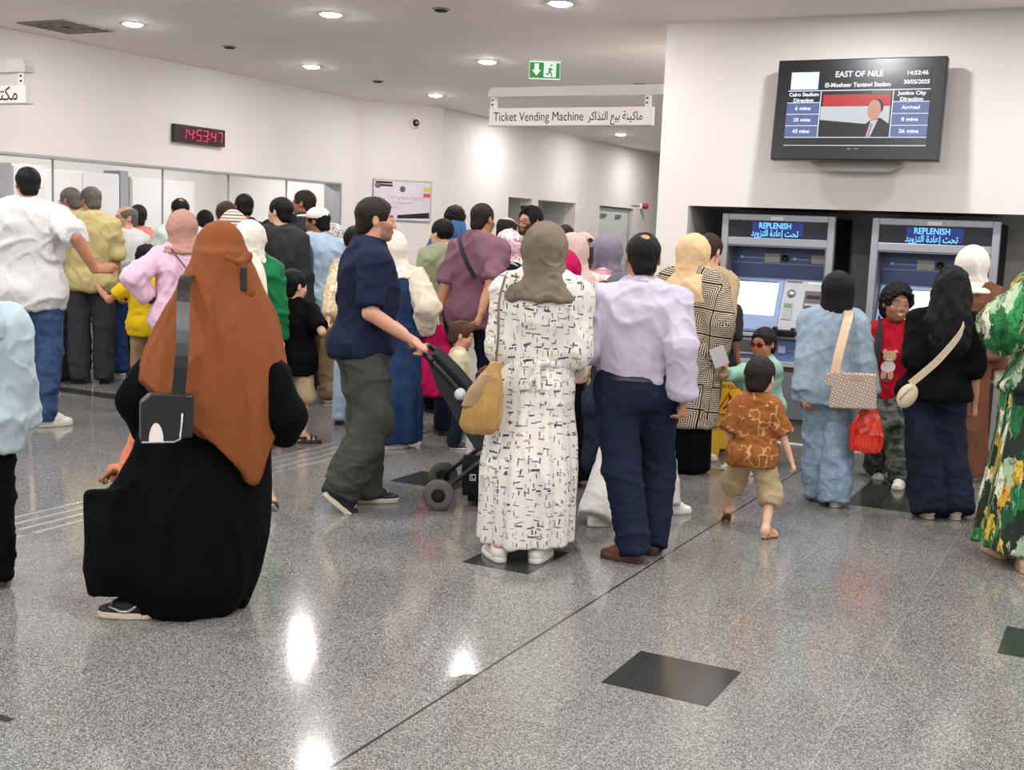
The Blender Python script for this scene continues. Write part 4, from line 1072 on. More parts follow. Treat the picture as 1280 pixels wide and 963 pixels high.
        a.data.foreach_set('color', np.concatenate([C, np.ones((len(V), 1))], 1).astype(np.float32).ravel())
        s.bodyo = link('body', me, M_SKIN, s.root); return s
    # ---- garments
    def cloth(s, name, prims, mat, folds=(), vox=None, rel=1, label=None, parent=None, uv=None, pre=None):
        V, Q = solid(prims, vox or s.vc)
        V = relax(V, Q, rel, 0.5)
        for kw in folds:
            N = normals(V, Q); kw = dict(kw); mk = kw.pop('maskf', None)
            V = fold(V, N, mask=mk(V) if mk else None, **kw)
        me = np_mesh(name, V, Q)
        if uv is not None:
            N_ = normals(V, Q)
            A = np.stack([np.where(np.abs(N_[:, 1]) * 1.25 > np.abs(N_[:, 0]), V[:, 0], V[:, 1] + .41), V[:, 2], np.zeros(len(V))], 1).astype(np.float32)
            at_ = me.attributes.new('wrap', 'FLOAT_VECTOR', 'POINT'); at_.data.foreach_set('vector', A.ravel())
        o = link(name, me, mat, parent or s.root)
        if label: o['label'] = label
        return o
    def hanging_z(s, frac): return frac * s.s - s.dz
    def top(s, name, mat, hem=0.86, sleeve=1.0, infl=0.016, loose=0.0, cuff=0.0, collar=0.0, female=False, folds=None, flare=0.0, neck=1.485, sl_r=1.0, uv=None, label=None, placket=False, tuck=False, waist=0.0, amp=1.0):
        S, b = s.s, s.b; lb = 0.5 + 0.5 * b
        z0 = s.hanging_z(hem); z1 = s.hanging_z(neck)
        rw = s.rows(infl, z0, z1, female=female)
        zr = rw[-1][0] - rw[0][0]; out = []
        for z, cx, cy, w, d in rw:
            t = 1 - (z - z0) / zr
            g = loose * math.sin(min(1, t * 1.6) * math.pi / 2) + flare * t * t
            if not tuck: g += .014 * np.clip((1.06 * S - s.dz - z) / (.12 * S), 0, 1)
            out.append((z, cx, cy, w + g, d + g))
        if tuck:
            for q in (0, 1): out[q] = out[q][:3] + (out[q][3] - (loose + .014) * (1 - q * .6), out[q][4] - (loose + .014) * (1 - q * .6))
        P = [prof(out, 0.03)]
        for i in (0, 1):
            si = infl * 0.8 * sl_r + 0.004
            r0, r1, r2 = .047 * S * lb + si, .039 * S * lb + si, .029 * S + si
            P += [s.trap(i, si)]
            if sleeve <= 1.0:
                e = s.sh[i] + (s.elb[i] - s.sh[i]) * sleeve
                P += [cone(s.sh[i], e, r0 + .006 * S, r0 + (r1 - r0) * sleeve + .010 * S, 0.035, fb=True)]
            else:
                f_ = min(sleeve - 1.0, 1.0); e = s.elb[i] + (s.wr[i] - s.elb[i]) * f_
                P += [cone(s.sh[i], s.elb[i], r0 + .004 * S, r1 + .006 * S, 0.035), cone(s.elb[i], e, r1 + .006 * S, r1 + (r2 - r1) * f_ + .004 * S + cuff * .01, 0.02, fb=True)]
                if cuff: P += [cone(e - (e - s.elb[i]) / np.linalg.norm(e - s.elb[i]) * .045 * S, e, r2 + .007 * S, r2 + .009 * S, 0.004, fa=True, fb=True)]
        if collar:
            c = s.sp(s.hanging_z(1.468)); c[1] -= .012 * S
            up = s.sp(s.hanging_z(1.482 + collar)); up[1] -= .012 * S
            P += [cone(c, up, .082 * S, .070 * S, .010, fb=True)]
        else:
            P += [cone(s.sp(z1) + np.array([0, .02 * S, -.012 * S]), s.sp(z1) + np.array([0, .02 * S, .08]), .052 * S, .056 * S, 0.006, op='s')]
        fl = folds if folds is not None else [dict(scale=(6 / S, 6 / S, 5 / S), amp=.011 * S * amp, seed=len(name) * 7 + int(s.D * 31), ridge=True, rot=rotm(0, 0, 25 if int(s.D * 10) % 2 else -25)), dict(scale=(11 / S, 11 / S, 7 / S), amp=.007 * S * amp, seed=3 + int(s.D * 37), ridge=True, rot=rotm(0, 0, -35)), dict(scale=(26 / S, 26 / S, 13 / S), amp=.003 * S * amp, seed=7 + int(s.D * 17))]
        return s.cloth(name, P, mat, fl, uv=uv, label=label)
    def trousers(s, mat, name='trousers', waist=1.03, end=0.0, loose=0.0, wide=0.0, infl=0.010, folds=None, ends=None, label=None, amp=1.0):
        S, b = s.s, s.b; lb = 0.5 + 0.5 * b
        P = [prof(s.rows(infl, s.hanging_z(0.845), s.hanging_z(waist)), 0.05), ell(s.pelvis + np.array([0, -.008 * S, -.055 * S]), (.13 * S * b, .105 * S * b + infl, .075 * S), .05)]
        for i in (0, 1):
            r0, r1, r2 = .086 * S * lb + infl + loose * .8, .060 * S * lb + infl + loose, .046 * S + infl + loose + wide
            e_ = ends if ends is not None else 1.0 - end
            if e_ > 1e-6 and e_ <= 1.0:
                stop = s.knee[i] + (s.ank[i] - s.knee[i]) * e_ + (np.array([0, 0, -.045 * S]) if e_ == 1.0 else 0)
                P += [cone(s.hip[i], s.knee[i], r0, r1 + wide * .3, .05), cone(s.knee[i], stop, r1 + wide * .3, r1 + (r2 - r1) * e_, .03, fb=True, bulge=.006 * S)]
            else:
                f_ = 1 + e_
                P += [cone(s.hip[i], s.hip[i] + (s.knee[i] - s.hip[i]) * f_, r0, r0 + (r1 + wide - r0) * f_, .05, fb=True)]
        fl = folds if folds is not None else [dict(scale=(5 / S, 5 / S, 9 / S), amp=.009 * S * amp, seed=13 + int(s.D * 23), ridge=True, rot=rotm(0, 0, 18)), dict(scale=(16 / S, 16 / S, 24 / S), amp=.006 * S * amp, ridge=True, seed=3 + int(s.D * 7), maskf=lambda V: np.clip(1.2 - V[:, 2] / (0.55 * S), 0.25, 1))]
        return s.cloth(name, P, mat, fl, label=label)
    def skirt(s, mat, name='skirt', waist=1.05, hem=0.06, hw=0.26, hd=0.22, pleat=(9, .06, 0.7, 0.4), infl=.014, mid=None, off=(0, 0), uv=None, folds=None, label=None, extra_rows=(), rot=0.0):
        z0 = hem * s.s; z1 = s.hanging_z(waist)
        rw = s.rows(infl, s.hanging_z(0.86), z1, female=True)
        a = rw[0]
        mz = (z0 + a[0]) / 2
        m = mid or (0.5 * (a[3] + hw * s.s), 0.5 * (a[4] + hd * s.s))
        rw = [(z0, s.pelvis[0] + off[0], s.pelvis[1] + off[1], hw * s.s, hd * s.s), (mz, s.pelvis[0] + off[0] * .5, s.pelvis[1] + off[1] * .5, m[0], m[1])] + rw + list(extra_rows)
        pl = (pleat[0], pleat[1], pleat[2] * s.s + 0.3 * s.s, pleat[3])
        fl = folds if folds is not None else [dict(scale=(9, 9, 1.6), amp=.010, seed=5 + int(s.D * 13), ridge=True)]
        return s.cloth(name, [prof(rw, 0.03, pleat=pl, rot=rot)], mat, fl, uv=uv, label=label)
    def hair(s, mat, style='short', label=None, name='hair', curl=0.0, vox=None):
        P = []
        if style in ('short', 'crop', 'balding', 'ring', 'curly', 'quiff', 'kid'):
            th = {'short': .010, 'crop': .005, 'balding': .007, 'ring': .007, 'curly': .026, 'quiff': .016, 'kid': .012}[style]
            P += [s.he((0, -.016, .032), (.074 + th, .094 + th, .083 + th), 0)]
            if style == 'quiff': P += [s.hcone((-.03, .06, .105), (.03, .05, .110), .022, .02, .02)]
            if style == 'curly': P += [s.he((0, .0, .075), (.072, .078, .062), .02)]
            P += [s.he((0, .112, -.012), (.082, .078, .096 if style != 'kid' else .084), .006, 's')]
            P += [s.hcone((-.2, .118, .01), (.2, .118, .01), .060, .060, .006, 's')]
            P += [s.he((0, -.062, -.045), (.050 + th, .040 + th, .050), .03), half(s.hp(0, -.06, -.083), -s.hR @ np.array([0, .25, 1.0]), 'i')]
            for sg in (-1, 1): P += [s.he((sg * .085, .026, -.052), (.05, .062, .050), .006, 's'), s.he((sg * .088, -.010, -.004), (.020, .022, .030), .004, 's')]
            if style == 'balding': P += [s.he((0, -.070, .108), (.026, .036, .026), .014, 's'), s.he((-.035, .075, .10), (.028, .03, .04), .008, 's'), s.he((.035, .075, .10), (.028, .03, .04), .008, 's')]
            if style == 'ring': P += [s.he((0, .02, .12), (.066, .115, .082), .008, 's')]
        elif style == 'bob':
            P += [s.he((0, -.016, .032), (.088, .106, .098), 0), cone(s.hp(0, -.03, .02), s.hp(0, -.030, -.125), .094 * s.hs, .097 * s.hs, .03, fb=True, sq=(s.hR[:, 1], .92))]
            P += [s.he((0, .125, -.045), (.070, .09, .105), .008, 's'), half(s.hp(0, 0, -.128), -s.hR @ np.array([0, .0, 1.0]), 'i')]
        elif style == 'long':
            P += [s.he((0, -.016, .032), (.088, .106, .098), 0), s.he((0, -.055, -.07), (.112, .075, .125), .04), s.he((0, -.085, -.20), (.130, .060, .14), .04), s.he((.02, -.085, -.30), (.105, .045, .10), .04)]
            P += [s.he((0, .125, -.045), (.070, .09, .115), .008, 's')]
        elif style == 'pony':
            P += [s.he((0, -.016, .032), (.084, .102, .092), 0), s.he((0, .115, -.022), (.078, .082, .09), .006, 's'), half(s.hp(0, -.06, -.062), -s.hR @ np.array([0, .25, 1.0]), 'i'), s.he((0, -.12, .03), (.03, .035, .045), .02), s.he((0, -.14, -.04), (.024, .026, .06), .02)]
            for sg in (-1, 1): P += [s.he((sg * .085, .022, -.052), (.05, .062, .050), .006, 's')]
        elif style == 'bun':
            P += [s.he((0, -.016, .032), (.084, .102, .092), 0), s.he((0, .115, -.022), (.078, .082, .09), .006, 's'), half(s.hp(0, -.06, -.062), -s.hR @ np.array([0, .25, 1.0]), 'i')]
            for sg in (-1, 1): P += [s.he((sg * .085, .022, -.052), (.05, .062, .050), .006, 's')]
        V, Q = solid(P, vox or max(s.vb * 0.9, 0.005))
        N = normals(V, Q)
        ca = {'curly': .009, 'long': .010, 'quiff': .005, 'kid': .004}.get(style, .0025) + curl
        fs_ = {'curly': (55, 55, 55), 'long': (38, 38, 14), 'bob': (60, 60, 6), 'quiff': (50, 30, 50)}.get(style, (70, 70, 30))
        V = fold(V, N, fs_, ca * s.hs, 3 + int(s.D * 11))
        return link(name, np_mesh(name, V, Q), mat, s.root) if not label else tag(link(name, np_mesh(name, V, Q), mat, s.root), label)
    def hijab(s, mat, drape=0.16, infl=.012, back=0.0, name='headscarf', amp=1.0, face=True, wide=1.0, seed=0, label=None, cap=True, folds=None):
        S = s.s
        n = s.nk
        P = [s.he((0, -.016, .028), (.078 + infl, .099 + infl, .087 + infl), 0)]
        P += [cone(s.hp(0, -.030, -.005), n + np.array([0, -.02, 0.015]), (.088 + infl) * s.hs, (.086 + infl) * S, .05)]
        P += [cone(s.hp(0, .012, -.085), n + np.array([0, .03, -.02]), .068 * s.hs, .085 * S, .04)]
        z1 = n[2] + .02; z0 = n[2] - drape * S
        c1, c0 = s.sp(z1), s.sp(z0)
        rw = [(z, cx, cy - .006 - back * np.clip((z1 - z) / max(z1 - z0, .01), 0, 1), w * wide, d) for z, cx, cy, w, d in s.rows(.056, z0, n[2] - .045 * S, female=True)]
        P += [prof(rw + [(z1, c1[0], c1[1] - .012, .098 * S, .092 * S)], .05)] + [cone(s.trap_a(i), s.sh[i] * .72 + s.trap_a(i) * .28, .078 * S, .076 * S * s.b, .05) for i in (0, 1) if drape > .1]
        if face: P += [s.he((0, .120, -.022), (.058, .075, .079), .012, 's')]
        fl = folds if folds is not None else [dict(scale=(10, 10, 10), amp=.010 * amp, seed=seed + int(s.D * 29), ridge=True, rot=rotm(30, 35, 20), maskf=lambda V: np.clip((s.hc[2] + .05 - V[:, 2]) / .12, .25, 1)), dict(scale=(26, 26, 26), amp=.0035 * amp, seed=seed + 4)]
        return s.cloth(name, P, mat, fl, vox=max(s.vb, .0065), label=label)
    def shoes(s, style='sneaker', upper=(230, 228, 222), sole=(236, 232, 224), which=(0, 1), label=None, soles=None, accent=None):
        mu = plain('shoe_%s_%d_%d_%d' % ((style,) + tuple(upper)), upper, 0.55 if style != 'leather' else 0.35, 0, 0.4, 0.08, 14, 0.15)
        ms = plain('sole_%d_%d_%d' % tuple(sole), sole, 0.6)
        f = s.fs
        key = (style, round(f, 3), tuple(upper), tuple(sole))
        if key not in SHOES: SHOES[key] = make_shoe(style, f, mu, ms)
        out = []
        for i in which:
            pos, yaw, pit = s.feet[i]; Rm = rotm(yaw) @ rotm(0, pit)
            c = s.ank[i] + Rm @ np.array([0, .052, -.088]) * f
            m = Matrix.Identity(4)
            for a in range(3):
                for b_ in range(3): m[a][b_] = float(Rm[a, b_])
            m.translation = Vector(c)
            kids = SHOES[key]
            o = bpy.data.objects.new('shoe' if style != 'sandal' else 'sandal', kids[0][1]); COL.objects.link(o); o.parent = s.root; o.matrix_local = m
            for nm, me in kids[1:]:
                k = bpy.data.objects.new(nm, me); COL.objects.link(k); k.parent = o
            out.append(o)
        return out
    def strap(s, name, pts, mat, w=0.03, t=0.006, wd=None, parent=None, label=None):
        b = MB(); P = smooth_path(pts, 5)
        if wd is None:
            wd = []
            for i, p in enumerate(P):
                tg = (Vector(P[min(i + 1, len(P) - 1)]) - Vector(P[max(i - 1, 0)])).normalized()
                c = s.sp(p[2]); out = Vector((p[0] - c[0], p[1] - c[1], 0.0))
                if out.length < 1e-3: out = Vector((0, 0, 1))
                wd.append(tuple(tg.cross(out.normalized())))
        b.ribbon(P, wd, w, t)
        o = b.build(name, mat, parent or s.root)
        if label: o['label'] = label
        return o
SHOES = {}
def smooth_path(pts, sub=6):
    P = [np.array(p, float) for p in pts]; P = [2 * P[0] - P[1]] + P + [2 * P[-1] - P[-2]]; out = []
    for i in range(1, len(P) - 2):
        for k in range(sub):
            t = k / sub; a, b, c, d = P[i - 1:i + 3]
            out.append(tuple(0.5 * (2 * b + (c - a) * t + (2 * a - 5 * b + 4 * c - d) * t * t + (3 * b - 3 * c + d - a) * t ** 3)))
    out.append(tuple(P[-2])); return out
def make_shoe(style, f, mu, ms):
    vx = 0.0055
    sh = {'sneaker': .030, 'leather': .016, 'sandal': .022, 'flat': .012}[style] * f
    def slab(z0, z1, grow):
        def fn(x, y, z):
            t = np.clip((y + .062 * f) / (.165 * f), 0, 1); r = (.034 + .012 * np.sin(np.pi * np.clip(t, 0, 1) * .75)) * f + grow
            d2 = np.sqrt(x * x + (y + .062 * f - t * .165 * f) ** 2) - r
            return np.maximum(d2, np.abs(z - (z0 + z1) / 2) - (z1 - z0) / 2)
        return Prim(fn, (-.06 * f, -.12 * f, z0), (.06 * f, .17 * f, z1), 0)
    sole = solid([slab(0, sh, .003 * f)], vx)
    out = []
    if style == 'sandal':
        P = [slab(sh - .001, sh + .006, -.002), cone((-.05 * f, .085 * f, .02 * f), (.05 * f, .085 * f, .02 * f), .0, .0, 0)]
        P = [slab(sh - .001, sh + .007, -.001)]
        b1 = solid(P, vx)
        band = []
        for y0, h in ((.080, .055), (.035, .068), (-.055, .075)):
            band.append((y0, h))
        def bandf(y0, h, w):
            def fn(x, y, z):
                q = np.sqrt((x / (.047 * f)) ** 2 + ((z - .01 * f) / (h * f)) ** 2)
                return np.maximum(np.abs(q - 1) * .045 * f - .0035, np.maximum(np.abs(y - y0 * f) - w * f, .012 * f - z))
            return Prim(fn, (-.06 * f, (y0 - w) * f, .01 * f), (.06 * f, (y0 + w) * f, (h + .02) * f), 0)
        def heelf(x, y, z):
            q = np.sqrt((x / (.040 * f)) ** 2 + ((y + .045 * f) / (.050 * f)) ** 2)
            return np.maximum(np.abs(q - 1) * .042 * f - .0035, np.maximum(np.abs(z - .060 * f - .25 * (y + .045 * f) * 0) - .016 * f, y - .01 * f))
        ub = solid([slab(sh - .001, sh + .006, -.001), bandf(.085, .056, .016), bandf(.040, .074, .014), Prim(heelf, (-.06 * f, -.11 * f, .03 * f), (.06 * f, .03 * f, .09 * f), 0)], 0.0045)
        out.append(('sandal', np_mesh('sandal', *ub)))
    else:
        hgt = {'sneaker': .085, 'leather': .075, 'flat': .055}[style]
        P = [cone((0, -.058 * f, .045 * f), (0, .035 * f, .050 * f), .040 * f, .040 * f, .03, sq=((1, 0, 0), .92)), cone((0, .03 * f, .046 * f), (0, .118 * f, .026 * f), .042 * f, .030 * f, .03, sq=((0, 0, 1), .85)),
             cone((0, -.050 * f, .05 * f), (0, -.036 * f, hgt * f), .038 * f, .042 * f, .02, fb=True), slab(sh * .6, sh + .012 * f, -.0015)]
        P += [half((0, 0, sh * .7), (0, 0, -1))]
        V, Q = solid(P, vx); V = relax(V, Q, 1, .4)
        out.append(('shoe', np_mesh('shoe', V, Q)))
        if style == 'sneaker':
            lb = MB()
            for k in range(3):
                y = (.045 + k * .018) * f; z = (.090 - k * .0085) * f
                lb.tube([(-.026 * f, y, z - .014 * f), (0, y, z), (.026 * f, y, z - .014 * f)], .0035 * f, 6)
            me = bpy.data.meshes.new('laces'); me.from_pydata(lb.v, [], lb.f); me.update(); me.materials.append(ms); out.append(('laces', me))
    out[0][1].materials.append(mu)
    V, Q = sole; ms_me = np_mesh('sole', relax(V, Q, 1, .3), Q); ms_me.materials.append(ms)
    out.append(('sole', ms_me)); return out
# ================================================================== clothes
def stripes_z(name, cols, per, attr='wrap'):
    m, t, b = new_mat(name, 0.9, 0, 0.2)
    z = t.sep(t.coords())[2]
    u = t.math('FRACT', t.math('DIVIDE', z, per)); n = len(cols)
    t.put(b.inputs['Base Color'], t.ramp(u, [((i) / n, srgb(c)) for i, c in enumerate(cols)], 'CONSTANT')); MATS[name] = m; return m
def mat_dashes():
    m, t, b = new_mat('dress_print', 0.85, 0, 0.2)
    v = t.attr('wrap'); col = srgb((216, 211, 204))
    col = t.mix(t.math('MULTIPLY', t.noise(v, 8, 2), 0.25), col, srgb((206, 200, 196)))
    cols = [(58, 66, 84), (176, 144, 104), (104, 108, 116), (74, 78, 80)]
    for L in range(5):
        w = [.052, .046, .060, .050, .075][L]; vert = L % 2
        p = t.vmap(v, (1 / w, 1 / w, 1), (L * 7.31, L * 3.17, L))
        s = t.sep(p); ix, iy = t.math('FLOOR', s[0]), t.math('FLOOR', s[1])
        rnd = t.sep(t.white(t.comb(ix, iy, L + .5))[1]); r2 = t.sep(t.white(t.comb(iy, ix, L + 9.5))[1])
        fx = t.math('SUBTRACT', t.math('SUBTRACT', s[0], ix), t.math('ADD', .3, t.math('MULTIPLY', rnd[0], .4)))
        fy = t.math('SUBTRACT', t.math('SUBTRACT', s[1], iy), t.math('ADD', .3, t.math('MULTIPLY', rnd[1], .4)))
        if vert: fx, fy = fy, fx
        fy = t.math('ADD', fy, t.math('MULTIPLY', fx, t.math('MULTIPLY', t.math('SUBTRACT', rnd[2], .5), .35)))
        wob = t.math('MULTIPLY', t.math('SUBTRACT', t.noise(v, 160, 2), .5), .12)
        a = t.math('LESS_THAN', t.math('ABSOLUTE', fx), t.math('ADD', .14, t.math('MULTIPLY', r2[0], .16)))
        c = t.math('LESS_THAN', t.math('ABSOLUTE', t.math('ADD', fy, wob)), t.math('ADD', .024, t.math('MULTIPLY', r2[1], .050)))
        k = t.math('MULTIPLY', t.math('MULTIPLY', a, c), t.math('LESS_THAN', r2[2], .68))
        cc = t.ramp(rnd[2], [(i / 4, srgb(q)) for i, q in enumerate(cols)], 'CONSTANT')
        col = t.mix(k, col, cc)
    t.put(b.inputs['Base Color'], col)
    t.put(b.inputs['Normal'], t.bump(t.noise(t.coords(), 60, 3), 0.2, 0.006)); return m
def mat_palm():
    m, t, b = new_mat('palm_print', 0.75, 0, 0.3)
    v = t.attr('wrap')
    v = t.new('ShaderNodeVectorMath', operation='ADD'); 
    t.l.new(t.attr('wrap'), v.inputs[0]); nz = t.noise(t.attr('wrap'), 9, 2, 0.5, 1); sc = t.new('ShaderNodeVectorMath', operation='SCALE'); t.l.new(nz, sc.inputs[0]); sc.inputs[3].default_value = .07; t.l.new(sc.outputs[0], v.inputs[1]); v = v.outputs[0]
    jag = t.noise(t.vmap(t.attr('wrap'), (1, .35, 1)), 55, 2, 0.6, 1); v2 = t.new('ShaderNodeVectorMath', operation='ADD'); s2 = t.new('ShaderNodeVectorMath', operation='SCALE'); t.l.new(jag, s2.inputs[0]); s2.inputs[3].default_value = .055; t.l.new(v, v2.inputs[0]); t.l.new(s2.outputs[0], v2.inputs[1]); v = v2.outputs[0]
    vo = t.new('ShaderNodeTexVoronoi'); t.put(vo.inputs['Vector'], t.vmap(v, (18, 7.0, 1))); vo.inputs['Scale'].default_value = 1.0
    r = t.sep(vo.outputs['Color'])[0]
    cols = [(20, 34, 26), (24, 92, 48), (40, 128, 66), (206, 168, 58), (28, 40, 30), (188, 142, 40), (150, 172, 140), (32, 110, 60), (206, 204, 180), (22, 70, 40), (30, 100, 54)]
    base = t.ramp(r, [(i / len(cols), srgb(c)) for i, c in enumerate(cols)], 'CONSTANT')
    # leaf blades: fine streaks fanning inside each leaf
    blade = t.noise(t.vmap(v, (70, 9, 1)), 1.0, 3, 0.6)
    dark = t.math('LESS_THAN', blade, 0.45)
    base = t.mix(t.math('MULTIPLY', dark, 0.62), base, srgb((18, 34, 24)))
    light = t.math('GREATER_THAN', blade, 0.66)
    base = t.mix(t.math('MULTIPLY', light, 0.5), base, srgb((206, 208, 184)))
    t.put(b.inputs['Base Color'], base); t.put(b.inputs['Normal'], t.bump(t.noise(t.coords(), 50, 3), 0.2, 0.006)); return m
def mat_cardigan():
    m, t, b = new_mat('striped_knit', 0.95, 0, 0.15)
    v = t.attr('wrap'); p = t.vmap(v, (1 / .155, 1 / .165, 1), (.1, .2, 0), (0, 0, .10)); s = t.sep(p)
    fx = t.math('ABSOLUTE', t.math('SUBTRACT', t.math('FRACT', s[0]), .5)); fy = t.math('ABSOLUTE', t.math('SUBTRACT', t.math('FRACT', s[1]), .5))
    k = t.math('MAXIMUM', fx, fy)
    chk = t.white(t.comb(t.math('FLOOR', s[0]), t.math('FLOOR', s[1]), 2.0))[0]
    alt = t.mix(t.math('LESS_THAN', chk, .35), t.comb(k, k, k), t.comb(s[1], s[1], s[1]))
    u = t.math('FRACT', t.math('MULTIPLY', t.sep(alt)[0], 13.0))
    c = t.mix(t.math('LESS_THAN', u, .5), srgb((206, 190, 166)), srgb((44, 38, 36)))
    t.put(b.inputs['Base Color'], c); t.put(b.inputs['Normal'], t.bump(t.noise(t.coords(), 220, 2), 0.4, 0.004)); return m
def mat_denim(name, rgb, rgb2, sc=14):
    m, t, b = new_mat(name, 0.9, 0, 0.2); co = t.coords()
    n = t.noise(co, sc, 6, 0.68); f = t.noise(co, 300, 2)
    t.put(b.inputs['Base Color'], t.mix(t.math('MULTIPLY', f, .25), t.ramp(n, [(.34, srgb(rgb2)), (.66, srgb(rgb))]), srgb(rgb2)))
    t.put(b.inputs['Normal'], t.bump(t.math('ADD', n, t.math('MULTIPLY', f, .2)), 0.18, 0.006)); MATS[name] = m; return m
def mat_blotch(name, cols, scale, stretch=(1, 1, 1)):
    m, t, b = new_mat(name, 0.9, 0, 0.2)
    n = t.noise(t.vmap(t.coords(), stretch), scale, 3, 0.55); k = len(cols)
    t.put(b.inputs['Base Color'], t.ramp(n, [(0.28 + 0.44 * i / k, srgb(c)) for i, c in enumerate(cols)], 'CONSTANT')); MATS[name] = m; return m
def mat_lines(name, base, line, scale, width=.035, rough=.85):
    m, t, b = new_mat(name, rough, 0, 0.2)
    vo = t.new('ShaderNodeTexVoronoi', feature='DISTANCE_TO_EDGE'); co = t.coords()
    ad = t.new('ShaderNodeVectorMath', operation='ADD'); t.l.new(co, ad.inputs[0]); n = t.noise(co, scale * 1.3, 2, .5, 1)
    sc = t.new('ShaderNodeVectorMath', operation='SCALE'); t.l.new(n, sc.inputs[0]); sc.inputs[3].default_value = .6 / scale; t.l.new(sc.outputs[0], ad.inputs[1])
    t.put(vo.inputs['Vector'], ad.outputs[0]); vo.inputs['Scale'].default_value = scale
    k = t.math('MULTIPLY', t.math('LESS_THAN', vo.outputs['Distance'], width), t.math('GREATER_THAN', t.noise(co, scale * .7, 1), .50))
    t.put(b.inputs['Base Color'], t.mix(t.math('MULTIPLY', k, .75), t.mix(t.math('MULTIPLY', t.noise(co, 12, 3), .4), srgb(base), tuple(c * .7 for c in srgb(base)[:3]) + (1,)), srgb(line)))
    t.put(b.inputs['Normal'], t.bump(t.noise(co, 60, 3), 0.25, 0.006)); MATS[name] = m; return m
def mat_check(name, a, bcol, sc, rot=0.785):
    m, t, b = new_mat(name, 0.55, 0, 0.4)
    p = t.vmap(t.coords(), (sc, sc, sc), (0, 0, 0), (0, rot, 0)); s = t.sep(p)
    fx = t.math('ABSOLUTE', t.math('SUBTRACT', t.math('FRACT', s[0]), .5)); fz = t.math('ABSOLUTE', t.math('SUBTRACT', t.math('FRACT', s[2]), .5))
    r = t.math('MULTIPLY', t.math('GREATER_THAN', t.math('MAXIMUM', fx, fz), .22), t.math('LESS_THAN', t.math('MAXIMUM', fx, fz), .40))
    t.put(b.inputs['Base Color'], t.mix(r, srgb(a), srgb(bcol))); MATS[name] = m; return m

C_WHITE = fabric('white_cotton', (212, 210, 210), var=.05)
C_LBLUE = fabric('light_blue_cotton', (164, 186, 204), var=.06)
C_YELLOW = fabric('straw_polo_knit', (188, 173, 120), var=.08)
C_SALMON = fabric('salmon_cotton', (222, 138, 132), var=.06)
C_KIDYEL = fabric('bright_yellow_cotton', (222, 186, 30), var=.08)
C_PINK = fabric('pale_pink_cotton', (222, 184, 204), var=.06)
C_PALEGR = fabric('pale_mint_cotton', (198, 216, 208), var=.05)
C_BLACK = fabric('black_cloth', (9, 9, 11), var=.3)
C_ABAYA = fabric('black_crepe', (4, 4, 6), 0.9, var=.2)
C_CHAR = fabric('charcoal_knit', (52, 53, 56), var=.12)
C_GREEN = fabric('green_satin', (24, 116, 70), 0.5, var=.25)
C_NAVY = fabric('navy_pique', (28, 35, 58), var=.14)
C_OLIVE = fabric('olive_grey_twill', (66, 68, 62), var=.14)
C_DKGREY = fabric('dark_grey_twill', (62, 61, 60), var=.16)
C_NAVYT = fabric('navy_chino', (26, 33, 52), var=.15)
C_LAV = fabric('lavender_poplin', (188, 179, 196), 0.8, var=.05)
C_MAUVE = fabric('mauve_pique', (128, 92, 108), var=.10)
C_SAGE = fabric('sage_cotton', (142, 148, 118), var=.08)
C_KHAKI = fabric('khaki_twill', (148, 124, 94), var=.12)
C_BEIGE = fabric('beige_twill', (176, 156, 122), var=.10)
C_CREAM = fabric('cream_crepe', (216, 204, 186), var=.06)
C_TAUPE = fabric('taupe_chiffon', (118, 106, 92), 0.85, var=.14)
C_RUST = fabric('rust_crepe', (130, 74, 42), 0.8, var=.10)
C_CREAMH = fabric('beige_chiffon', (222, 190, 148), 0.85, var=.08)
C_WHITEH = fabric('white_chiffon', (224, 216, 204), 0.85, var=.07)
C_ROSEH = fabric('dusty_rose_chiffon', (182, 138, 126), 0.85, var=.12)
C_PINKBG = fabric('pink_beige_chiffon', (206, 178, 172), 0.85, var=.09)
C_VIOLET = fabric('grey_violet_chiffon', (128, 122, 138), 0.85, var=.12)
C_GREYH = fabric('slate_chiffon', (92, 92, 98), 0.85, var=.15)
C_MAGENTA = fabric('magenta_cloth', (186, 18, 84), 0.7, var=.2)
C_RED = fabric('crimson_cotton', (172, 20, 42), var=.14)
C_MINT = fabric('mint_cotton', (160, 200, 180), var=.08)
C_BROWN = fabric('brown_cloth', (112, 72, 54), var=.12)
C_SALMKID = fabric('salmon_knit', (222, 136, 104), var=.08)
C_PALEGREEN = mat_blotch('green_white_shorts', [(200, 220, 196), (150, 196, 140), (214, 226, 210)], 14)
C_JEANS = mat_denim('mid_denim', (62, 86, 122), (34, 50, 80))
C_BLUEJ = mat_denim('blue_denim', (46, 74, 124), (28, 46, 86))
C_DKJ = mat_denim('dark_denim', (30, 38, 58), (18, 22, 36))
C_VEST = mat_denim('denim_vest', (40, 66, 104), (26, 44, 76))
C_LTJ = mat_denim('washed_denim', (160, 176, 188), (128, 148, 166), 22)
C_LTJ2 = mat_denim('washed_denim_trousers', (146, 164, 180), (112, 134, 156), 18)
C_CAMO = mat_blotch('camouflage', [(34, 38, 38), (62, 70, 64), (92, 98, 90), (48, 54, 52)], 9)
C_FLORAL = mat_blotch('pink_floral_chiffon', [(220, 196, 200), (208, 160, 172), (232, 214, 212), (176, 120, 134)], 16)
C_FLWHITE = mat_blotch('patterned_white_chiffon', [(220, 214, 208), (150, 142, 138), (226, 220, 214), (104, 98, 96)], 22)
C_STRH = stripes_z('striped_chiffon', [(226, 214, 200), (176, 128, 110), (224, 216, 208), (120, 108, 104)], .05)
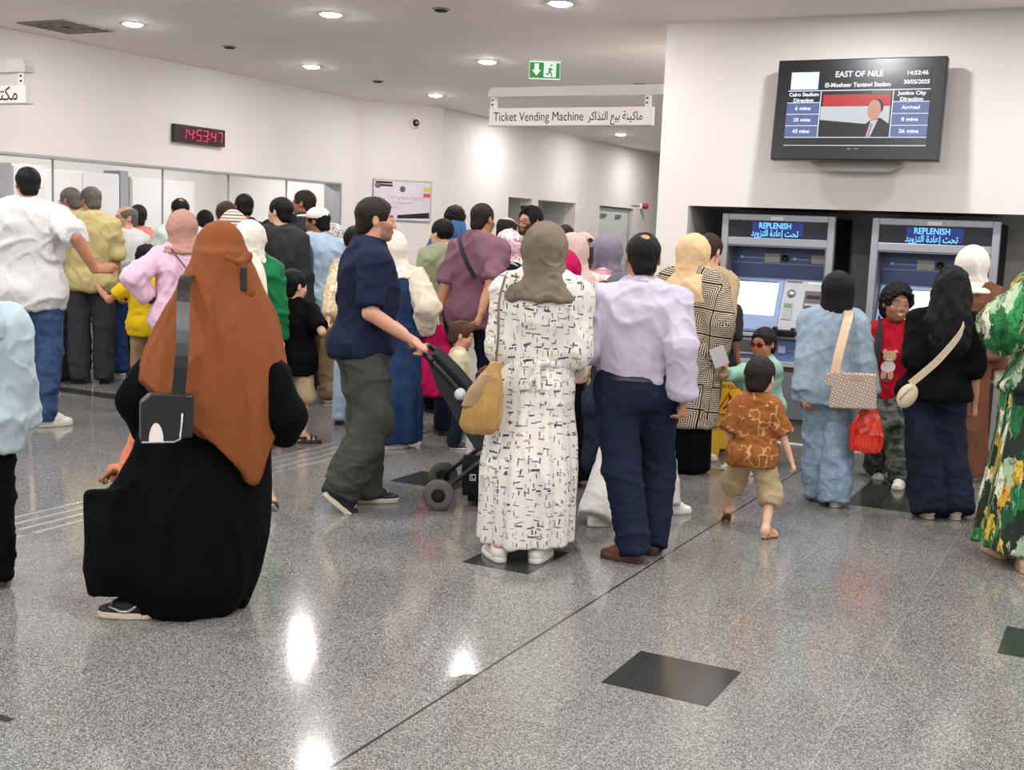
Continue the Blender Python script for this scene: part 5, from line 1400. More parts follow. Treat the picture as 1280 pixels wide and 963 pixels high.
C_SHAWL = stripes_z('striped_shawl', [(216, 206, 204), (196, 150, 150), (222, 214, 212), (98, 94, 100), (214, 206, 204), (190, 140, 142), (220, 212, 210)], .27)
C_TODSH = mat_lines('brown_printed_cotton', (146, 88, 42), (206, 164, 122), 17, .04)
C_FLSL = mat_blotch('cream_floral_cotton', [(214, 196, 168), (190, 164, 128), (224, 212, 190)], 26)
M_DASH, M_PALM, M_CARD = mat_dashes(), mat_palm(), mat_cardigan()
M_LEAB = plain('black_leather', (26, 26, 28), 0.38, 0, 0.5, .12, 20, .2)
M_LEABR = plain('brown_leather', (86, 54, 42), 0.4, 0, 0.5, .12, 20, .2)
M_CRML = plain('cream_leather', (204, 188, 160), 0.45, 0, 0.4, .05)
M_SILV = plain('silver_trim', (190, 188, 184), 0.3, .8)
M_BAGW = plain('white_patch', (222, 214, 206), 0.5)
M_LENSR = plain('red_lens', (120, 10, 22), 0.12, 0, 0.6)
M_LENSD = plain('dark_lens', (24, 24, 28), 0.1, 0, 0.6)
M_SOCK = fabric('white_sock', (210, 208, 204))
M_TIGHT = fabric('black_tights', (20, 20, 22))

def glasses(p, frame, lens=None, name='glasses', zup=0.0, yb=0.0, tint=None, side=True):
    """spectacles seated on the nose and ears (or pushed up on the head)"""
    b = MB()
    P = lambda x, y, z: p.hp(x, y + yb, z + zup)
    for sg in (-1, 1):
        b.tube([P(sg * .031 + .023 * math.cos(a), .098 - .010 * abs(math.cos(a)) * (1 if sg * math.cos(a) > 0 else 0), .002 + .017 * math.sin(a)) for a in [2 * math.pi * k / 16 for k in range(16)]], .0022 * p.hs, 5, closed=True)
        b.tube([P(sg * .054, .090, .006), P(sg * .074, .05, .008), P(sg * .079, -.005, .008), P(sg * .080, -.02, -.004)], .0022 * p.hs, 5)
    b.tube([P(-.009, .099, .006), P(.009, .099, .006)], .002 * p.hs, 5)
    o = b.build(name, frame, p.root)
    if lens:
        for sg in (-1, 1):
            l = MB(); l.add([P(sg * .031 + .022 * math.cos(a), .0975 - .009 * abs(math.cos(a)) * (1 if sg * math.cos(a) > 0 else 0), .002 + .016 * math.sin(a)) for a in [2 * math.pi * k / 16 for k in range(16)]] + [P(sg * .031 + .022 * math.cos(a), .0955 - .009 * abs(math.cos(a)) * (1 if sg * math.cos(a) > 0 else 0), .002 + .016 * math.sin(a)) for a in [2 * math.pi * k / 16 for k in range(16)]],
                          [tuple(range(16)), tuple(range(16, 32))[::-1]] + [(k, k + 16, (k + 1) % 16 + 16, (k + 1) % 16) for k in range(16)])
            l.build('lens', lens, o)
    return o
def belt(p, mat, z=1.0, infl=.018):
    rows = p.rows(infl, p.hanging_z(z), p.hanging_z(z + .028))
    return p.cloth('belt', [prof(rows, 0)], mat, (), vox=.006)
def watch(p, i):
    d = p.hd[i]; w = p.wr[i] - d * .02
    return MB().tube([w - d * .012, w + d * .012], .034 * p.s, 14).build('wristwatch', M_BLK, p.root)
L = lambda *a: np.array(a, float)

# ------------------------------------------------------------------ nearest: woman in the long rust khimar
p = Person('person in a long rust brown khimar and wide black robe', (274, 268), 4.68, -12, hh=.225, build=1.05, skin='olive', extra=.012,
           feet=[(L(-.34, -.07), -62, 0), (L(-.10, -.04), -66, 0)], head=(-18, 4, 0), hands=(None, None))
p.pose(hands=(p.px(212, 500, .26), p.px(338, 500, .26)), pole=((-.5, .3, -1), (.5, .3, -1)), curl=(.6, .5), hips=(-.06, .03), shw=.82)
p.body(fem=True)
k_ = 1 / 319.0
X_ = lambda px: (px - 274) * k_
Z_ = lambda py: 1.57 - (py - 268) * k_
rw = [(Z_(766), X_(240), -.04, .20, .16), (Z_(735), X_(236), -.04, .255, .21), (Z_(680), X_(244), -.03, .262, .22), (Z_(620), X_(252), -.02, .262, .22), (Z_(560), X_(260), 0, .242, .20), (Z_(500), X_(266), 0, .21, .17), (Z_(430), X_(268), 0, .17, .13), (Z_(360), X_(272), -.01, .12, .10)]
wing = [(Z_(733), X_(158), -.05, .122, .085), (Z_(700), X_(160), -.05, .142, .10), (Z_(650), X_(166), -.04, .160, .070), (Z_(622), X_(160), -.02, .142, .030), (Z_(612), X_(142), -.02, .085, .02)]
web = [cone(p.px(150, 612, -.01), p.px(196, 552, 0), .022, .05, .05), cone(p.px(196, 552, 0), p.px(225, 500, 0), .05, .08, .05), cone(p.px(170, 625, -.01), p.px(225, 570, 0), .035, .08, .05)]
sl = [cone(p.px(205, 450, .05), p.px(178, 500, .06), .07, .075, .04), cone(p.px(178, 500, .06), p.px(184, 536, .10), .075, .05, .03), cone(p.px(340, 470, .05), p.px(357, 520, .06), .06, .075, .04), cone(p.px(357, 520, .06), p.px(354, 540, .10), .072, .06, .03)]
p.cloth('robe', [prof(rw, .04, pleat=(7, .045, 1.0, .6)), prof(wing, .03, n=2.6)] + web + sl, C_ABAYA, [dict(scale=(8, 8, 1.6), amp=.012, seed=5, ridge=True), dict(scale=(3, 3, 1.2), amp=.012, seed=9)], label='black robe with wide sleeves')
kr = [(Z_(604), X_(268), -.01, .285, .235), (Z_(540), X_(268), -.01, .292, .235), (Z_(490), X_(267), -.01, .294, .23), (Z_(440), X_(270), -.01, .257, .205), (Z_(400), X_(275), -.012, .215, .175), (Z_(355), X_(277), -.015, .155, .135), (Z_(330), X_(277), -.016, .125, .118), (Z_(312), X_(275), -.02, .098, .108)]
kh = [prof(kr, .03, pleat=(8, .035, Z_(330), 1.0)), p.he((0, -.016, .024), (.090, .110, .100), .04), p.he((0, -.02, -.06), (.086, .100, .075), .04)]
pl, pr = p.px(172, 470), p.px(312, 598); pr2, pl2 = p.px(318, 598), p.px(364, 515)
vd = pr - pl; kh += [half(pl, L(vd[2], 0, -vd[0])), half(pr2, L((pl2 - pr2)[2], 0, -(pl2 - pr2)[0]))]
p.cloth('khimar', kh, C_RUST, [dict(scale=(9, 9, 1.3), amp=.013, seed=21, ridge=True, maskf=lambda V: np.clip((1.42 - V[:, 2]) / .25, 0.1, 1)), dict(scale=(22, 22, 6), amp=.003, seed=8)], vox=.0075, label='rust brown khimar')
tie = MB()
ring = [tuple(p.hp(.104 * math.sin(a), -.018 - .124 * math.cos(a), -.047 + .016 * math.cos(a))) for a in [math.pi * (k / 20 * 1.3 - .65) for k in range(21)]]
tie.ribbon(ring, (0, 0, 1), .020, .010)
tie.build('head_tie', C_RUST, p.root)
kn = [cone(p.hp(-.004, -.148, -.040), p.hp(.020, -.146, -.038), .014, .016, .01), cone(p.hp(0, -.148, -.04), p.hp(.048, -.138, -.018), .012, .022, .01, sq=((0, 1, 0), .5)), cone(p.hp(0, -.148, -.04), p.hp(-.040, -.142, -.026), .010, .016, .01, sq=((0, 1, 0), .5)), cone(p.hp(.008, -.150, -.045), p.hp(.034, -.165, -.150), .012, .028, .01, sq=((0, 1, 0), .4)), cone(p.hp(.006, -.150, -.045), p.hp(.002, -.165, -.140), .012, .016, .01, sq=((0, 1, 0), .5))]
p.cloth('tie_knot', kn, C_RUST, (), vox=.005)
MB().box(-.012, .012, -.008, .008, -.045, .045).build('tie_clip', M_BLK, p.root, .004).location = Vector(p.hp(.006, -.176, -.105))
so = p.shoes('sneaker', (26, 26, 28), (206, 194, 172))
for o in so:
    sw = MB()
    for sd in (-1, 1):
        xs = sd * .0445 * p.fs
        q = [(xs, .085 * p.fs, .058 * p.fs), (xs, .040 * p.fs, .040 * p.fs), (xs, .020 * p.fs, .036 * p.fs), (xs, -.005 * p.fs, .042 * p.fs), (xs, -.040 * p.fs, .066 * p.fs)]
        sw.tube(smooth_path(q, 3), [.0035] + [.004 + .004 * math.sin(math.pi * k / 11) for k in range(11)] + [.0015], 6)
    sw.build('swoosh', M_SILV, o)
bag_c = at(205, 522, 4.40)
bg = tag(empty('shoulder_bag', bag_c, p.rz), 'small black leather shoulder bag with a silver edge on the rust khimar', 'bag')
MB().prism([(-.085, -.085), (.10, -.075), (.105, .085), (-.055, .09), (-.085, .06)], 'y', -.03, .03).build('bag_body', M_LEAB, bg, .008)
fl_ = MB().prism([(-.088, -.085), (.055, -.088), (.062, .088), (-.050, .094), (-.088, .062)], 'y', -.040, -.028).build('flap', M_LEAB, bg, .004)
MB().tube([(-.085, -.041, -.083), (.03, -.041, -.086), (.052, -.041, -.075), (.058, -.041, .02)], .004, 6).build('silver_edge', M_SILV, fl_)
MB().prism([(-.035 + .026 * math.cos(a), -.083 + .07 * max(0, math.sin(a))) for a in [math.pi * k / 12 for k in range(13)]], 'y', -.044, -.040).build('white_patch', M_BAGW, fl_)
so_ = at(231, 352, 4.50) - bag_c; s1 = at(228, 430, 4.37) - bag_c; s2 = at(222, 505, 4.38) - bag_c
Rb = np.array([[math.cos(-p.rz), -math.sin(-p.rz), 0], [math.sin(-p.rz), math.cos(-p.rz), 0], [0, 0, 1]])
pts = [Rb @ (at(246, 345, 4.75) - bag_c), Rb @ so_, Rb @ s1, Rb @ s2]
MB().ribbon(smooth_path(pts, 5), (1, 0, 0), .048, .004).build('strap', M_LEAB, bg)

# two children half hidden in front of her
p = Person('child in a salmon sweater pulling the black robe outward', (194, 466), 4.97, -50, hh=.195, skin='brown');
w_ = p.px(138, 590, -.24); e_ = p.px(170, 545, -.05)
p.pose(hdir=(p.px(118, 606, -.24) - w_, None), palm=(L(0, 0, -1), None), hands=(w_, None), pole=((-.3, .2, -1), (.28, -1, -.1)), armk=1.3, curl=(.95, .4), head=(0, 6, 0))
p.body(child=True); p.hair(H_KID, 'kid'); p.top('sweater', C_SALMKID, hem=.80, sleeve=1.70, infl=.014, sl_r=1.0); p.trousers(C_DKJ, wide=.01); p.shoes('sneaker', (60, 62, 52), (160, 156, 148))
p = Person('small child in pale green shorts running behind the black robe', (303, 462), 6.38, 14, hh=.19, skin='light')
p.pose(feet=[(L(-.06, .10), 0, 0), (p.gp(341, 640)[:2], 8, 42)], hips=(0, .02))
p.body(child=True); p.hair(H_KID, 'kid'); p.top('t_shirt', fabric('pale_tee', (206, 208, 198)), hem=.80, sleeve=.9, infl=.02); p.trousers(C_PALEGREEN, 'shorts', ends=.25, wide=.02); p.shoes('sneaker', (70, 72, 60), (176, 172, 164))

# ------------------------------------------------------------------ hooded top at the edge of the picture
p = Person('person in a pale blue hooded top cut by the picture edge', (-34, 312), 4.83, 8, hh=.22, skin='light', build=1.05)
p.body(fem=True); p.hair(H_BLACK, 'bob')
p.top('hooded_top', fabric('pale_blue_fleece', (176, 194, 202), var=.06), hem=.74, sleeve=2, infl=.026, loose=.02, cuff=1, sl_r=1.4)
nk = p.nk
p.cloth('hood', [ell(nk + L(0, -.10, -.07), (.125, .075, .10), .02), ell(nk + L(0, -.03, .0), (.105, .10, .05), .04), ell(nk + L(0, -.05, .06), (.055, .075, .06), .02, op='s')], MATS['pale_blue_fleece'], [dict(scale=(10, 10, 10), amp=.012, seed=4, ridge=True)])
p.trousers(C_BLACK, wide=.02); p.shoes('sneaker', (44, 42, 42), (120, 116, 112))

# ------------------------------------------------------------------ man in the white shirt
p = Person('tall person in a white short sleeved shirt and jeans with arm outstretched', (34, 208), 8.65, 12, build=1.15, skin='tan')
p.pose(feet=[(L(-.14, .16), -15, 0), (p.gp(64, 533)[:2], 55, 0)], head=(-20, 5, 0), hands=(None, p.px(118, 337, .05)), pole=((-.5, -.8, -.2), (.6, -.7, -.5)), curl=(.4, .15), hdir=(None, L(1, .25, .12)), palm=(None, L(.1, .95, -.2)))
p.body(stubble=.3); p.hair(H_BLACK, 'short'); p.top('shirt', C_WHITE, hem=.80, sleeve=1.0, infl=.026, loose=.012, collar=.035, amp=1.3)
p.trousers(C_JEANS, loose=.010); p.shoes('sneaker', (206, 204, 196), (196, 190, 176)); glasses(p, M_BLK)

# ------------------------------------------------------------------ people at the ticket windows
p = Person('person in a straw yellow polo shirt with dark glasses on his head', (113, 235), 10.9, 8, build=1.06, skin='tan', feet=[(L(-.12, .0), -30, 0), (L(.12, .05), 10, 0)], head=(-35, 8, 0), belly=.05)
p.body(stubble=.4); p.hair(H_GREY, 'short'); p.top('polo_shirt', C_YELLOW, hem=.84, sleeve=.95, infl=.025, loose=.02, collar=.035, amp=1.4); p.trousers(C_DKGREY, loose=.014, wide=.012); p.shoes('leather', (24, 22, 22), (30, 28, 28))
glasses(p, M_BLK, M_LENSD, 'sunglasses', zup=.075, yb=-.035)
p = Person('person in a light blue shirt standing behind the straw yellow polo', (88, 236), 11.5, -20, build=.95, skin='tan', head=(-30, 8, 0)); p.body(); p.hair(H_GREY, 'short'); p.top('shirt', C_LBLUE, hem=.86, sleeve=2, infl=.02, collar=.035); p.trousers(C_NAVYT, wide=.01); p.shoes('sneaker', (40, 40, 44), (222, 220, 214)); glasses(p, M_BLK)
p = Person('bald person half hidden between the white shirt and light blue shirt', (68, 257), 10.9, -60, build=.88, skin='tan'); p.body(); p.hair(H_GREY, 'ring'); p.top('shirt', C_CREAM, hem=.86, sleeve=2, infl=.02, collar=.03); p.trousers(C_DKGREY); p.shoes('leather', (24, 22, 22), (30, 28, 28))
p = Person('bald person in glasses and white tee looking over his shoulder', (158, 258), 11.6, -22, build=1.0, skin='rosy', belly=.05)
p.pose(feet=[(L(-.10, 0), -40, 0), (L(.12, .05), 0, 0)], head=(-86, 2, 0), hands=(p.px(150, 372, -.1), None), pole=((-.8, -.6, 0), (.5, -.8, -.2)), hips=(0, -.03))
p.body(stubble=.3); p.hair(H_GREY, 'ring'); glasses(p, M_BLK); p.top('t_shirt', C_WHITE, hem=.84, sleeve=.85, infl=.022, loose=.01, amp=1.2); p.trousers(C_BLUEJ, loose=.01); p.shoes('sneaker', (34, 40, 86), (214, 214, 216))
p = Person('person in a salmon shirt facing the ticket windows', (173, 257), 12.1, 0, skin='tan'); p.body(); p.hair(H_DARK, 'short'); p.top('shirt', C_SALMON, hem=.86, sleeve=2, infl=.02, collar=.02); p.trousers(C_BEIGE); p.shoes('leather', (60, 48, 40), (40, 34, 30))
p = Person('child with curly hair in a bright yellow polo pointing', (184, 310), 9.9, -8, hh=.215, skin='tan')
p.pose(hands=(p.px(124, 362, .1), p.px(205, 395, .2)), curl=(.5, .5), pole=((-.2, -.6, -.6), (.5, -.8, -.2)), head=(-10, 5, 0), armk=1.15)
p.body(child=True); p.hair(H_BLACK, 'curly'); p.top('polo_shirt', C_KIDYEL, hem=.80, sleeve=.75, infl=.02, loose=.01, collar=.03); p.trousers(C_KHAKI); p.shoes('sneaker', (40, 40, 44), (200, 200, 196))
p = Person('person in a pink shirt and dusty rose headscarf wearing a watch', (229, 263), 8.7, 0, skin='olive', extra=.012, build=1.08)
p.pose(hands=(p.px(192, 378, 0), None), pole=((-.9, -.4, 0), (.5, -.8, -.2)), head=(15, 8, 0)); p.body(fem=True); p.hijab(C_ROSEH, drape=.05); p.top('shirt', C_PINK, hem=.80, sleeve=1.75, infl=.024, loose=.015, female=True, collar=.02, amp=1.4); p.trousers(C_DKGREY, wide=.03); p.shoes('flat', (40, 38, 40), (60, 56, 54)); watch(p, 0)
p.strap('bag_strap', [p.px(214, 311, -.10), p.px(222, 322, -.16), p.px(240, 345, -.17)], M_LEABR, .012)
for lab, hx, D_, fc, hr, hm, tp, mt, bt, sk in (
    ('balding person in a mint shirt behind the dusty rose headscarf', (225, 249), 11.5, 0, 'balding', H_BLACK, 'shirt', C_PALEGR, C_DKGREY, 'tan'),
    ('dark haired person almost hidden behind the rust khimar and pink shirt', (256, 264), 12.3, 0, 'short', H_BLACK, 'shirt', C_CHAR, C_DKGREY, 'tan'),
    ('person in a black tee nearest the end of the glass', (305, 244), 11.2, 0, 'short', H_BLACK, 't_shirt', C_BLACK, C_DKJ, 'tan'),
    ('person whose dark hair shows beside the charcoal sweater', (336, 276), 12.0, 0, 'short', H_BLACK, 't_shirt', C_CHAR, C_DKGREY, 'tan')):
    p = Person(lab, hx, D_, fc, skin=sk, head=(-15, 8, 0)); p.body(); p.hair(hm, hr); p.top(tp, mt, hem=.86, sleeve=.9 if tp == 't_shirt' else 2, infl=.022, collar=.02 if tp == 'shirt' else 0); p.trousers(bt); p.shoes('leather', (30, 28, 28), (30, 28, 28))
p = Person('person with sunglasses pushed up on dark brown hair', (283, 253), 10.2, -10, skin='olive'); p.body(fem=True); p.hair(H_BROWN, 'bun'); glasses(p, M_BLK, M_LENSD, 'sunglasses', zup=.08, yb=-.03); p.top('blouse', C_CREAM, hem=.84, sleeve=2, infl=.02, female=True); p.trousers(C_DKJ); p.shoes('flat', (40, 38, 40), (60, 56, 54))
p = Person('person in a striped headscarf partly behind the rust khimar', (292, 263), 9.4, 10, skin='olive', extra=.012); p.body(fem=True); p.hijab(C_STRH, drape=.12); p.top('blouse', C_CHAR, hem=.8, sleeve=2, infl=.02, female=True); p.skirt(C_CHAR); p.shoes('flat', (40, 38, 40), (60, 56, 54))
p = Person('person in a green blouse and white headscarf behind the khimar', (313, 275), 8.1, 8, skin='olive', extra=.012, build=1.05); p.body(fem=True); p.hijab(C_WHITEH, drape=.14, wide=.8); p.top('blouse', C_GREEN, hem=.80, sleeve=2, infl=.03, loose=.02, female=True, amp=1.5); p.skirt(C_DKGREY); p.shoes('flat', (40, 38, 40), (60, 56, 54))
p.strap('bag_strap', [p.px(314, 318, -.12), p.px(326, 338, -.17), p.px(330, 372, -.19), p.px(328, 410, -.20)], C_CREAM, .05)
p = Person('young person in a charcoal sweater looking along the queue', (350, 248), 9.8, 5, skin='light', head=(-55, 2, 0)); p.body(stubble=.15); p.hair(H_BLACK, 'short'); p.top('sweater', C_CHAR, hem=.84, sleeve=2, infl=.026, loose=.01); p.trousers(C_DKJ); p.shoes('sneaker', (40, 40, 42), (190, 188, 184))
p = Person('tall person in glasses holding up a phone by the queue', (381, 239), 11.0, -50, skin='brown', head=(-20, 2, 0)); p.pose(hands=(p.px(368, 296, -.15), None), head=(-20, 2, 0), curl=(.7, .6), pole=((-.3, -.2, -1), (.28, -1, -.1)), hdir=(L(0, .3, 1), None)); p.body(stubble=.2); p.hair(H_DARK, 'short'); glasses(p, M_BLK); p.top('jacket', C_CHAR, hem=.84, sleeve=2, infl=.028); p.trousers(C_DKJ); p.shoes('leather', (30, 28, 28), (30, 28, 28))
ph = tag(empty('mobile_phone', at(368, 278, 10.82), p.rz), 'black mobile phone held up by the tall person in glasses', 'phone'); MB().box(-.037, .037, -.005, .005, -.075, .075).build('phone_case', M_BLK, ph, .004); MB().box(-.034, .034, .005, .006, -.07, .07).build('phone_screen', M_LENSD, ph); MB().box(-.03, -.008, -.008, -.005, .045, .068).build('camera_block', M_BLKM, ph)
p = Person('person in a white cap and light blue shirt with a striped bottle holder', (397, 259), 10.3, -12, skin='brown', extra=.01, build=1.05)
p.pose(feet=[(L(-.16, .0), -15, 0), (L(.13, -.02), 20, 0)], head=(-50, 4, 0)); p.body(stubble=.2); p.hair(H_BLACK, 'short'); p.top('shirt', C_LBLUE, hem=.84, sleeve=.95, infl=.026, loose=.014, collar=.03, amp=1.4); p.trousers(C_KHAKI, loose=.012); p.shoes('sneaker', (40, 38, 40), (206, 202, 196))
p.cloth('cap', [p.he((0, -.012, .045), (.088, .106, .082), 0), p.he((0, .115, .055), (.064, .075, .014), .01), half(p.hp(0, 0, .028), -p.hR @ L(0, -.15, 1))], C_WHITEH, (), vox=.007)
bt = tag(empty('bottle_holder', at(386, 364, 10.02), p.rz), 'blue and white striped bottle sleeve hanging from a blue strap', 'bottle holder')
m_, t_, b_n = new_mat('striped_sleeve', .8); u_ = t_.math('FRACT', t_.math('MULTIPLY', t_.sep(t_.coords())[0], 40)); t_.put(b_n.inputs['Base Color'], t_.mix(t_.math('LESS_THAN', u_, .5), srgb((214, 214, 214)), srgb((44, 66, 96)))); 
MB().lathe([(.0, -.13), (.042, -.13), (.044, .10), (.040, .12), (.0, .12)], n=24).build('sleeve', m_, bt); MB().lathe([(.041, .115), (.041, .14), (.03, .15), (0, .15)], n=20).build('bottle_cap', plain('teal_cap', (60, 130, 160), .4), bt)
Rq = np.array([[math.cos(-p.rz), -math.sin(-p.rz), 0], [math.sin(-p.rz), math.cos(-p.rz), 0], [0, 0, 1]])
MB().ribbon(smooth_path([Rq @ (at(380, 297, 10.12) - at(386, 364, 10.02)), Rq @ (at(388, 315, 10.03) - at(386, 364, 10.02)), Rq @ (at(388, 345, 10.02) - at(386, 364, 10.02))], 4), (1, 0, 0), .05, .004).build('strap', fabric('blue_webbing', (52, 84, 124)), bt)
p = Person('person in a grey patterned white headscarf behind the white cap', (417, 279), 11.7, 0, skin='olive', extra=.012); p.body(fem=True); p.hijab(C_FLWHITE, drape=.14); p.top('blouse', C_LBLUE, hem=.8, sleeve=2, infl=.02, female=True); p.skirt(C_DKGREY); p.shoes('flat', (40, 38, 40), (60, 56, 54))
p = Person('person in a cream floral sleeve holding the child in black by the hand', (444, 284), 9.2, 10, skin='light', build=.8); w_ = p.px(408, 412, -.35)
p.pose(hands=(w_, None), pole=((-.6, -.6, -.4), (.5, -.8, -.2)), armk=1.12, curl=(.7, .5)); p.body(fem=True); p.hair(H_BLACK, 'bun'); p.top('blouse', C_FLSL, hem=.8, sleeve=1.9, infl=.018, female=True); p.trousers(C_LBLUE); p.shoes('flat', (40, 38, 40), (60, 56, 54))
p = Person('child in a black tee and khaki shorts with black sandals', (367, 338), 8.45, 12, hh=.22, skin='light', build=1.08)
p.pose(feet=[(L(-.10, .04), 0, 0), (p.gp(384, 554)[:2], 75, 0)], head=(40, 4, 0), hands=(None, p.px(402, 410, .1)), pole=((-.5, -.8, -.2), (.6, -.6, -.6)), armk=1.1); p.body(child=True, bare_feet=True); p.hair(H_BLACK, 'kid'); p.top('t_shirt', C_BLACK, hem=.74, sleeve=.85, infl=.03, loose=.02); p.trousers(C_BEIGE, 'shorts', ends=.12, wide=.02, loose=.012); p.shoes('sandal', (34, 30, 30), (36, 32, 32))

# ------------------------------------------------------------------ man pushing the stroller
p = Person('person in a navy polo and olive trousers pushing the stroller', (468, 245), 6.62, 82, build=1.14, skin='rosy', belly=.02)
p.pose(feet=[(p.gp(466, 628)[:2], 0, 0), (p.gp(424, 640)[:2] - L(0, .03), 6, 40)], hips=(0, -.05), head=(4, 2, 0), hands=(p.px(505, 416, .25), p.px(512, 424, -.12)), pole=((-.5, -.6, -.7), (.3, -.6, -.7)), curl=(.95, .95), armk=1.02, palm=(L(.3, .2, -1), L(-.3, .2, -1)))
p.body(stubble=.45); p.hair(H_DARK, 'short'); p.top('polo_shirt', C_NAVY, hem=.86, sleeve=.88, infl=.02, loose=.006, collar=.034); p.trousers(C_OLIVE, loose=.018, wide=.014, amp=1.5); p.shoes('sneaker', (26, 30, 48), (214, 202, 178))

# ------------------------------------------------------------------ the stroller
so0 = ground(549, 630); so0 = L(-3.43, 5.84)
st_ = tag(empty('stroller', (so0[0], so0[1], 0), R(-62)), 'black and grey stroller pushed by the person in the navy polo', 'stroller')
M_TUBE = plain('stroller_frame', (38, 38, 42), .35, .3); M_TYRE = plain('tyre_grey', (92, 90, 88), .7); M_SFAB = fabric('stroller_fabric', (56, 58, 62)); M_SFABD = fabric('stroller_fabric_dark', (30, 31, 34))
def wheel(x, y, r=.088):
    w = MB().lathe([(r - .03, -.018), (r - .004, -.017), (r, -.010), (r, .010), (r - .004, .017), (r - .03, .018)], c=(x, y, r), axis='x', n=32).build('wheel', M_TYRE, st_)
    MB().lathe([(.0, -.020), (.02, -.022), (r - .028, -.014), (r - .028, .014), (.02, .022), (0, .020)], c=(x, y, r), axis='x', n=28).build('hub', M_BLKM, w)
for x in (-.27, .27): wheel(x, 0.0)
for x in (-.22, .22): wheel(x, .66, .07)
for sg in (-1, 1):
    x = sg * .25
    MB().tube([(x, 0, .088), (x, .02, .11), (x * .95, .30, .34), (x * .95, .36, .42)], .014).build('rear_strut', M_TUBE, st_)
    MB().tube([(x * .9, .66, .07), (x * .9, .60, .14), (x * .95, .30, .40)], .014).build('front_strut', M_TUBE, st_)
    MB().tube(smooth_path([(x * .95, .34, .40), (x * .95, .14, .62), (x * .95, -.06, .83)], 4), .013).build('push_bar', M_TUBE, st_)
    MB().lathe([(.0, -.02), (.032, -.02), (.032, .02), (0, .02)], c=(x * .98, .10, .655), axis='x', n=20).build('hinge_cover', plain('hinge_grey', (188, 188, 186), .4), st_)
MB().tube(smooth_path([(-.238, -.06, .83), (-.22, -.10, .865), (-.12, -.115, .88), (.12, -.115, .88), (.22, -.10, .865), (.238, -.06, .83)], 4), .017).build('handle', M_BLK, st_)
MB().tube([(-.25, 0, .088), (.25, 0, .088)], .010).build('rear_axle', M_TUBE, st_)
def sloft(name, secs, mat, bevel=.006):
    m = MB(); V = []; F = []
    for (y0, z0, y1, z1, w) in secs: V += [(-w, y0, z0), (w, y0, z0), (w, y1, z1), (-w, y1, z1)]
    n = len(secs); F = [(3, 2, 1, 0), tuple((n - 1) * 4 + k for k in range(4))]
    for i in range(n - 1): F += [(i * 4 + k, i * 4 + (k + 1) % 4, i * 4 + 4 + (k + 1) % 4, i * 4 + 4 + k) for k in range(4)]
    return m.add(V, F).build(name, mat, st_, bevel)
MB().prism([(-.09, .835), (-.05, .855), (.07, .735), (.24, .545), (.31, .43), (.31, .345), (.20, .335), (.10, .475), (-.03, .68)][::-1], 'x', -.212, .212).build('seat_back', M_SFAB, st_, .012)
sloft('seat', [(.24, .33, .28, .38, .20), (.52, .35, .52, .41, .20)], M_SFAB)
sloft('leg_rest', [(.52, .35, .54, .39, .19), (.64, .20, .67, .23, .18)], M_SFABD)
MB().prism([(-.075, .85), (-.05, .875), (.08, .755), (.17, .655), (.15, .61), (.03, .72)][::-1], 'x', -.225, .225).build('folded_canopy', M_SFABD, st_, .012)
sloft('basket', [(.13, .07, .12, .24, .17), (.56, .06, .56, .24, .17)], M_SFABD); sloft('basket_base', [(.16, .03, .16, .07, .15), (.54, .03, .54, .07, .15)], M_SFABD)
bl = MB().tube([(.171 + .002, .185 + .022 * math.cos(a), .175 + .022 * math.sin(a)) for a in [math.pi / 4 + math.pi / 2 * k for k in range(4)]], .004, 6, closed=True)
bl.tube([(.173, .180, .185), (.173, .180, .168), (.173, .193, .168)], .003, 6).build('basket_emblem', plain('emblem_white', (214, 214, 212), .5), st_)
MB().tube(smooth_path([(-.21, .42, .56), (-.18, .56, .60), (0, .60, .61), (.18, .56, .60), (.21, .42, .56)], 4), .014).build('bumper_bar', M_BLK, st_)
# the child in it
hp_ = L(so0[0], so0[1]) + .33 * L(math.sin(R(62)), math.cos(R(62)))
p = Person('small brown haired child sitting in the stroller', (592, 461), 6.72, 88, hh=.19, skin='light', top=.78)
p.o = hp_ * 1.0; p.root.location = (hp_[0], hp_[1], 0); p.H = .78; p.s = .38
p.pose(feet=[(L(-.06, .30), 0, 0, .22), (L(.06, .30), 0, 0, .22)], drop=.0, lean=-12, head=(20, 12, 0), hips=(0, 0), hands=(L(-.12, .16, .42), L(.12, .16, .42)))
p.s = .38
p.body(child=True); p.hair(H_KID, 'bun', curl=.006); p.top('t_shirt', C_CREAM, hem=.86, sleeve=.8, infl=.012); p.trousers(C_LBLUE, ends=.6); p.shoes('flat', (214, 200, 190), (190, 180, 170))

# ------------------------------------------------------------------ behind the stroller
p = Person('person in a white headscarf and denim pinafore with cream sleeves', (492, 284), 8.4, 8, skin='olive', extra=.012, build=1.12)
p.pose(feet=[(L(-.20, .10), -20, 0), (p.gp(488, 561)[:2], 60, 0)], hands=(None, p.px(530, 412, .10)), pole=((-.28, -1, -.1), (.6, -1, 0)), head=(10, 0, 0)); p.body(fem=True); p.hijab(C_WHITEH, drape=.07); p.top('blouse', C_CREAM, hem=.95, sleeve=1.95, infl=.018, female=True, amp=1.3, sl_r=2.0)
p.cloth('pinafore_top', [prof(p.rows(.050, p.hanging_z(1.0), p.hanging_z(1.44), female=True), .02)], C_VEST, [dict(scale=(8, 8, 8), amp=.006, seed=3)])
p.skirt(C_VEST, 'pinafore_skirt', hem=.05, hw=.27, hd=.27, infl=.036, mid=(.24, .22), pleat=(7, .06, .8, .3)); p.shoes('sneaker', (226, 224, 220), (226, 222, 214))
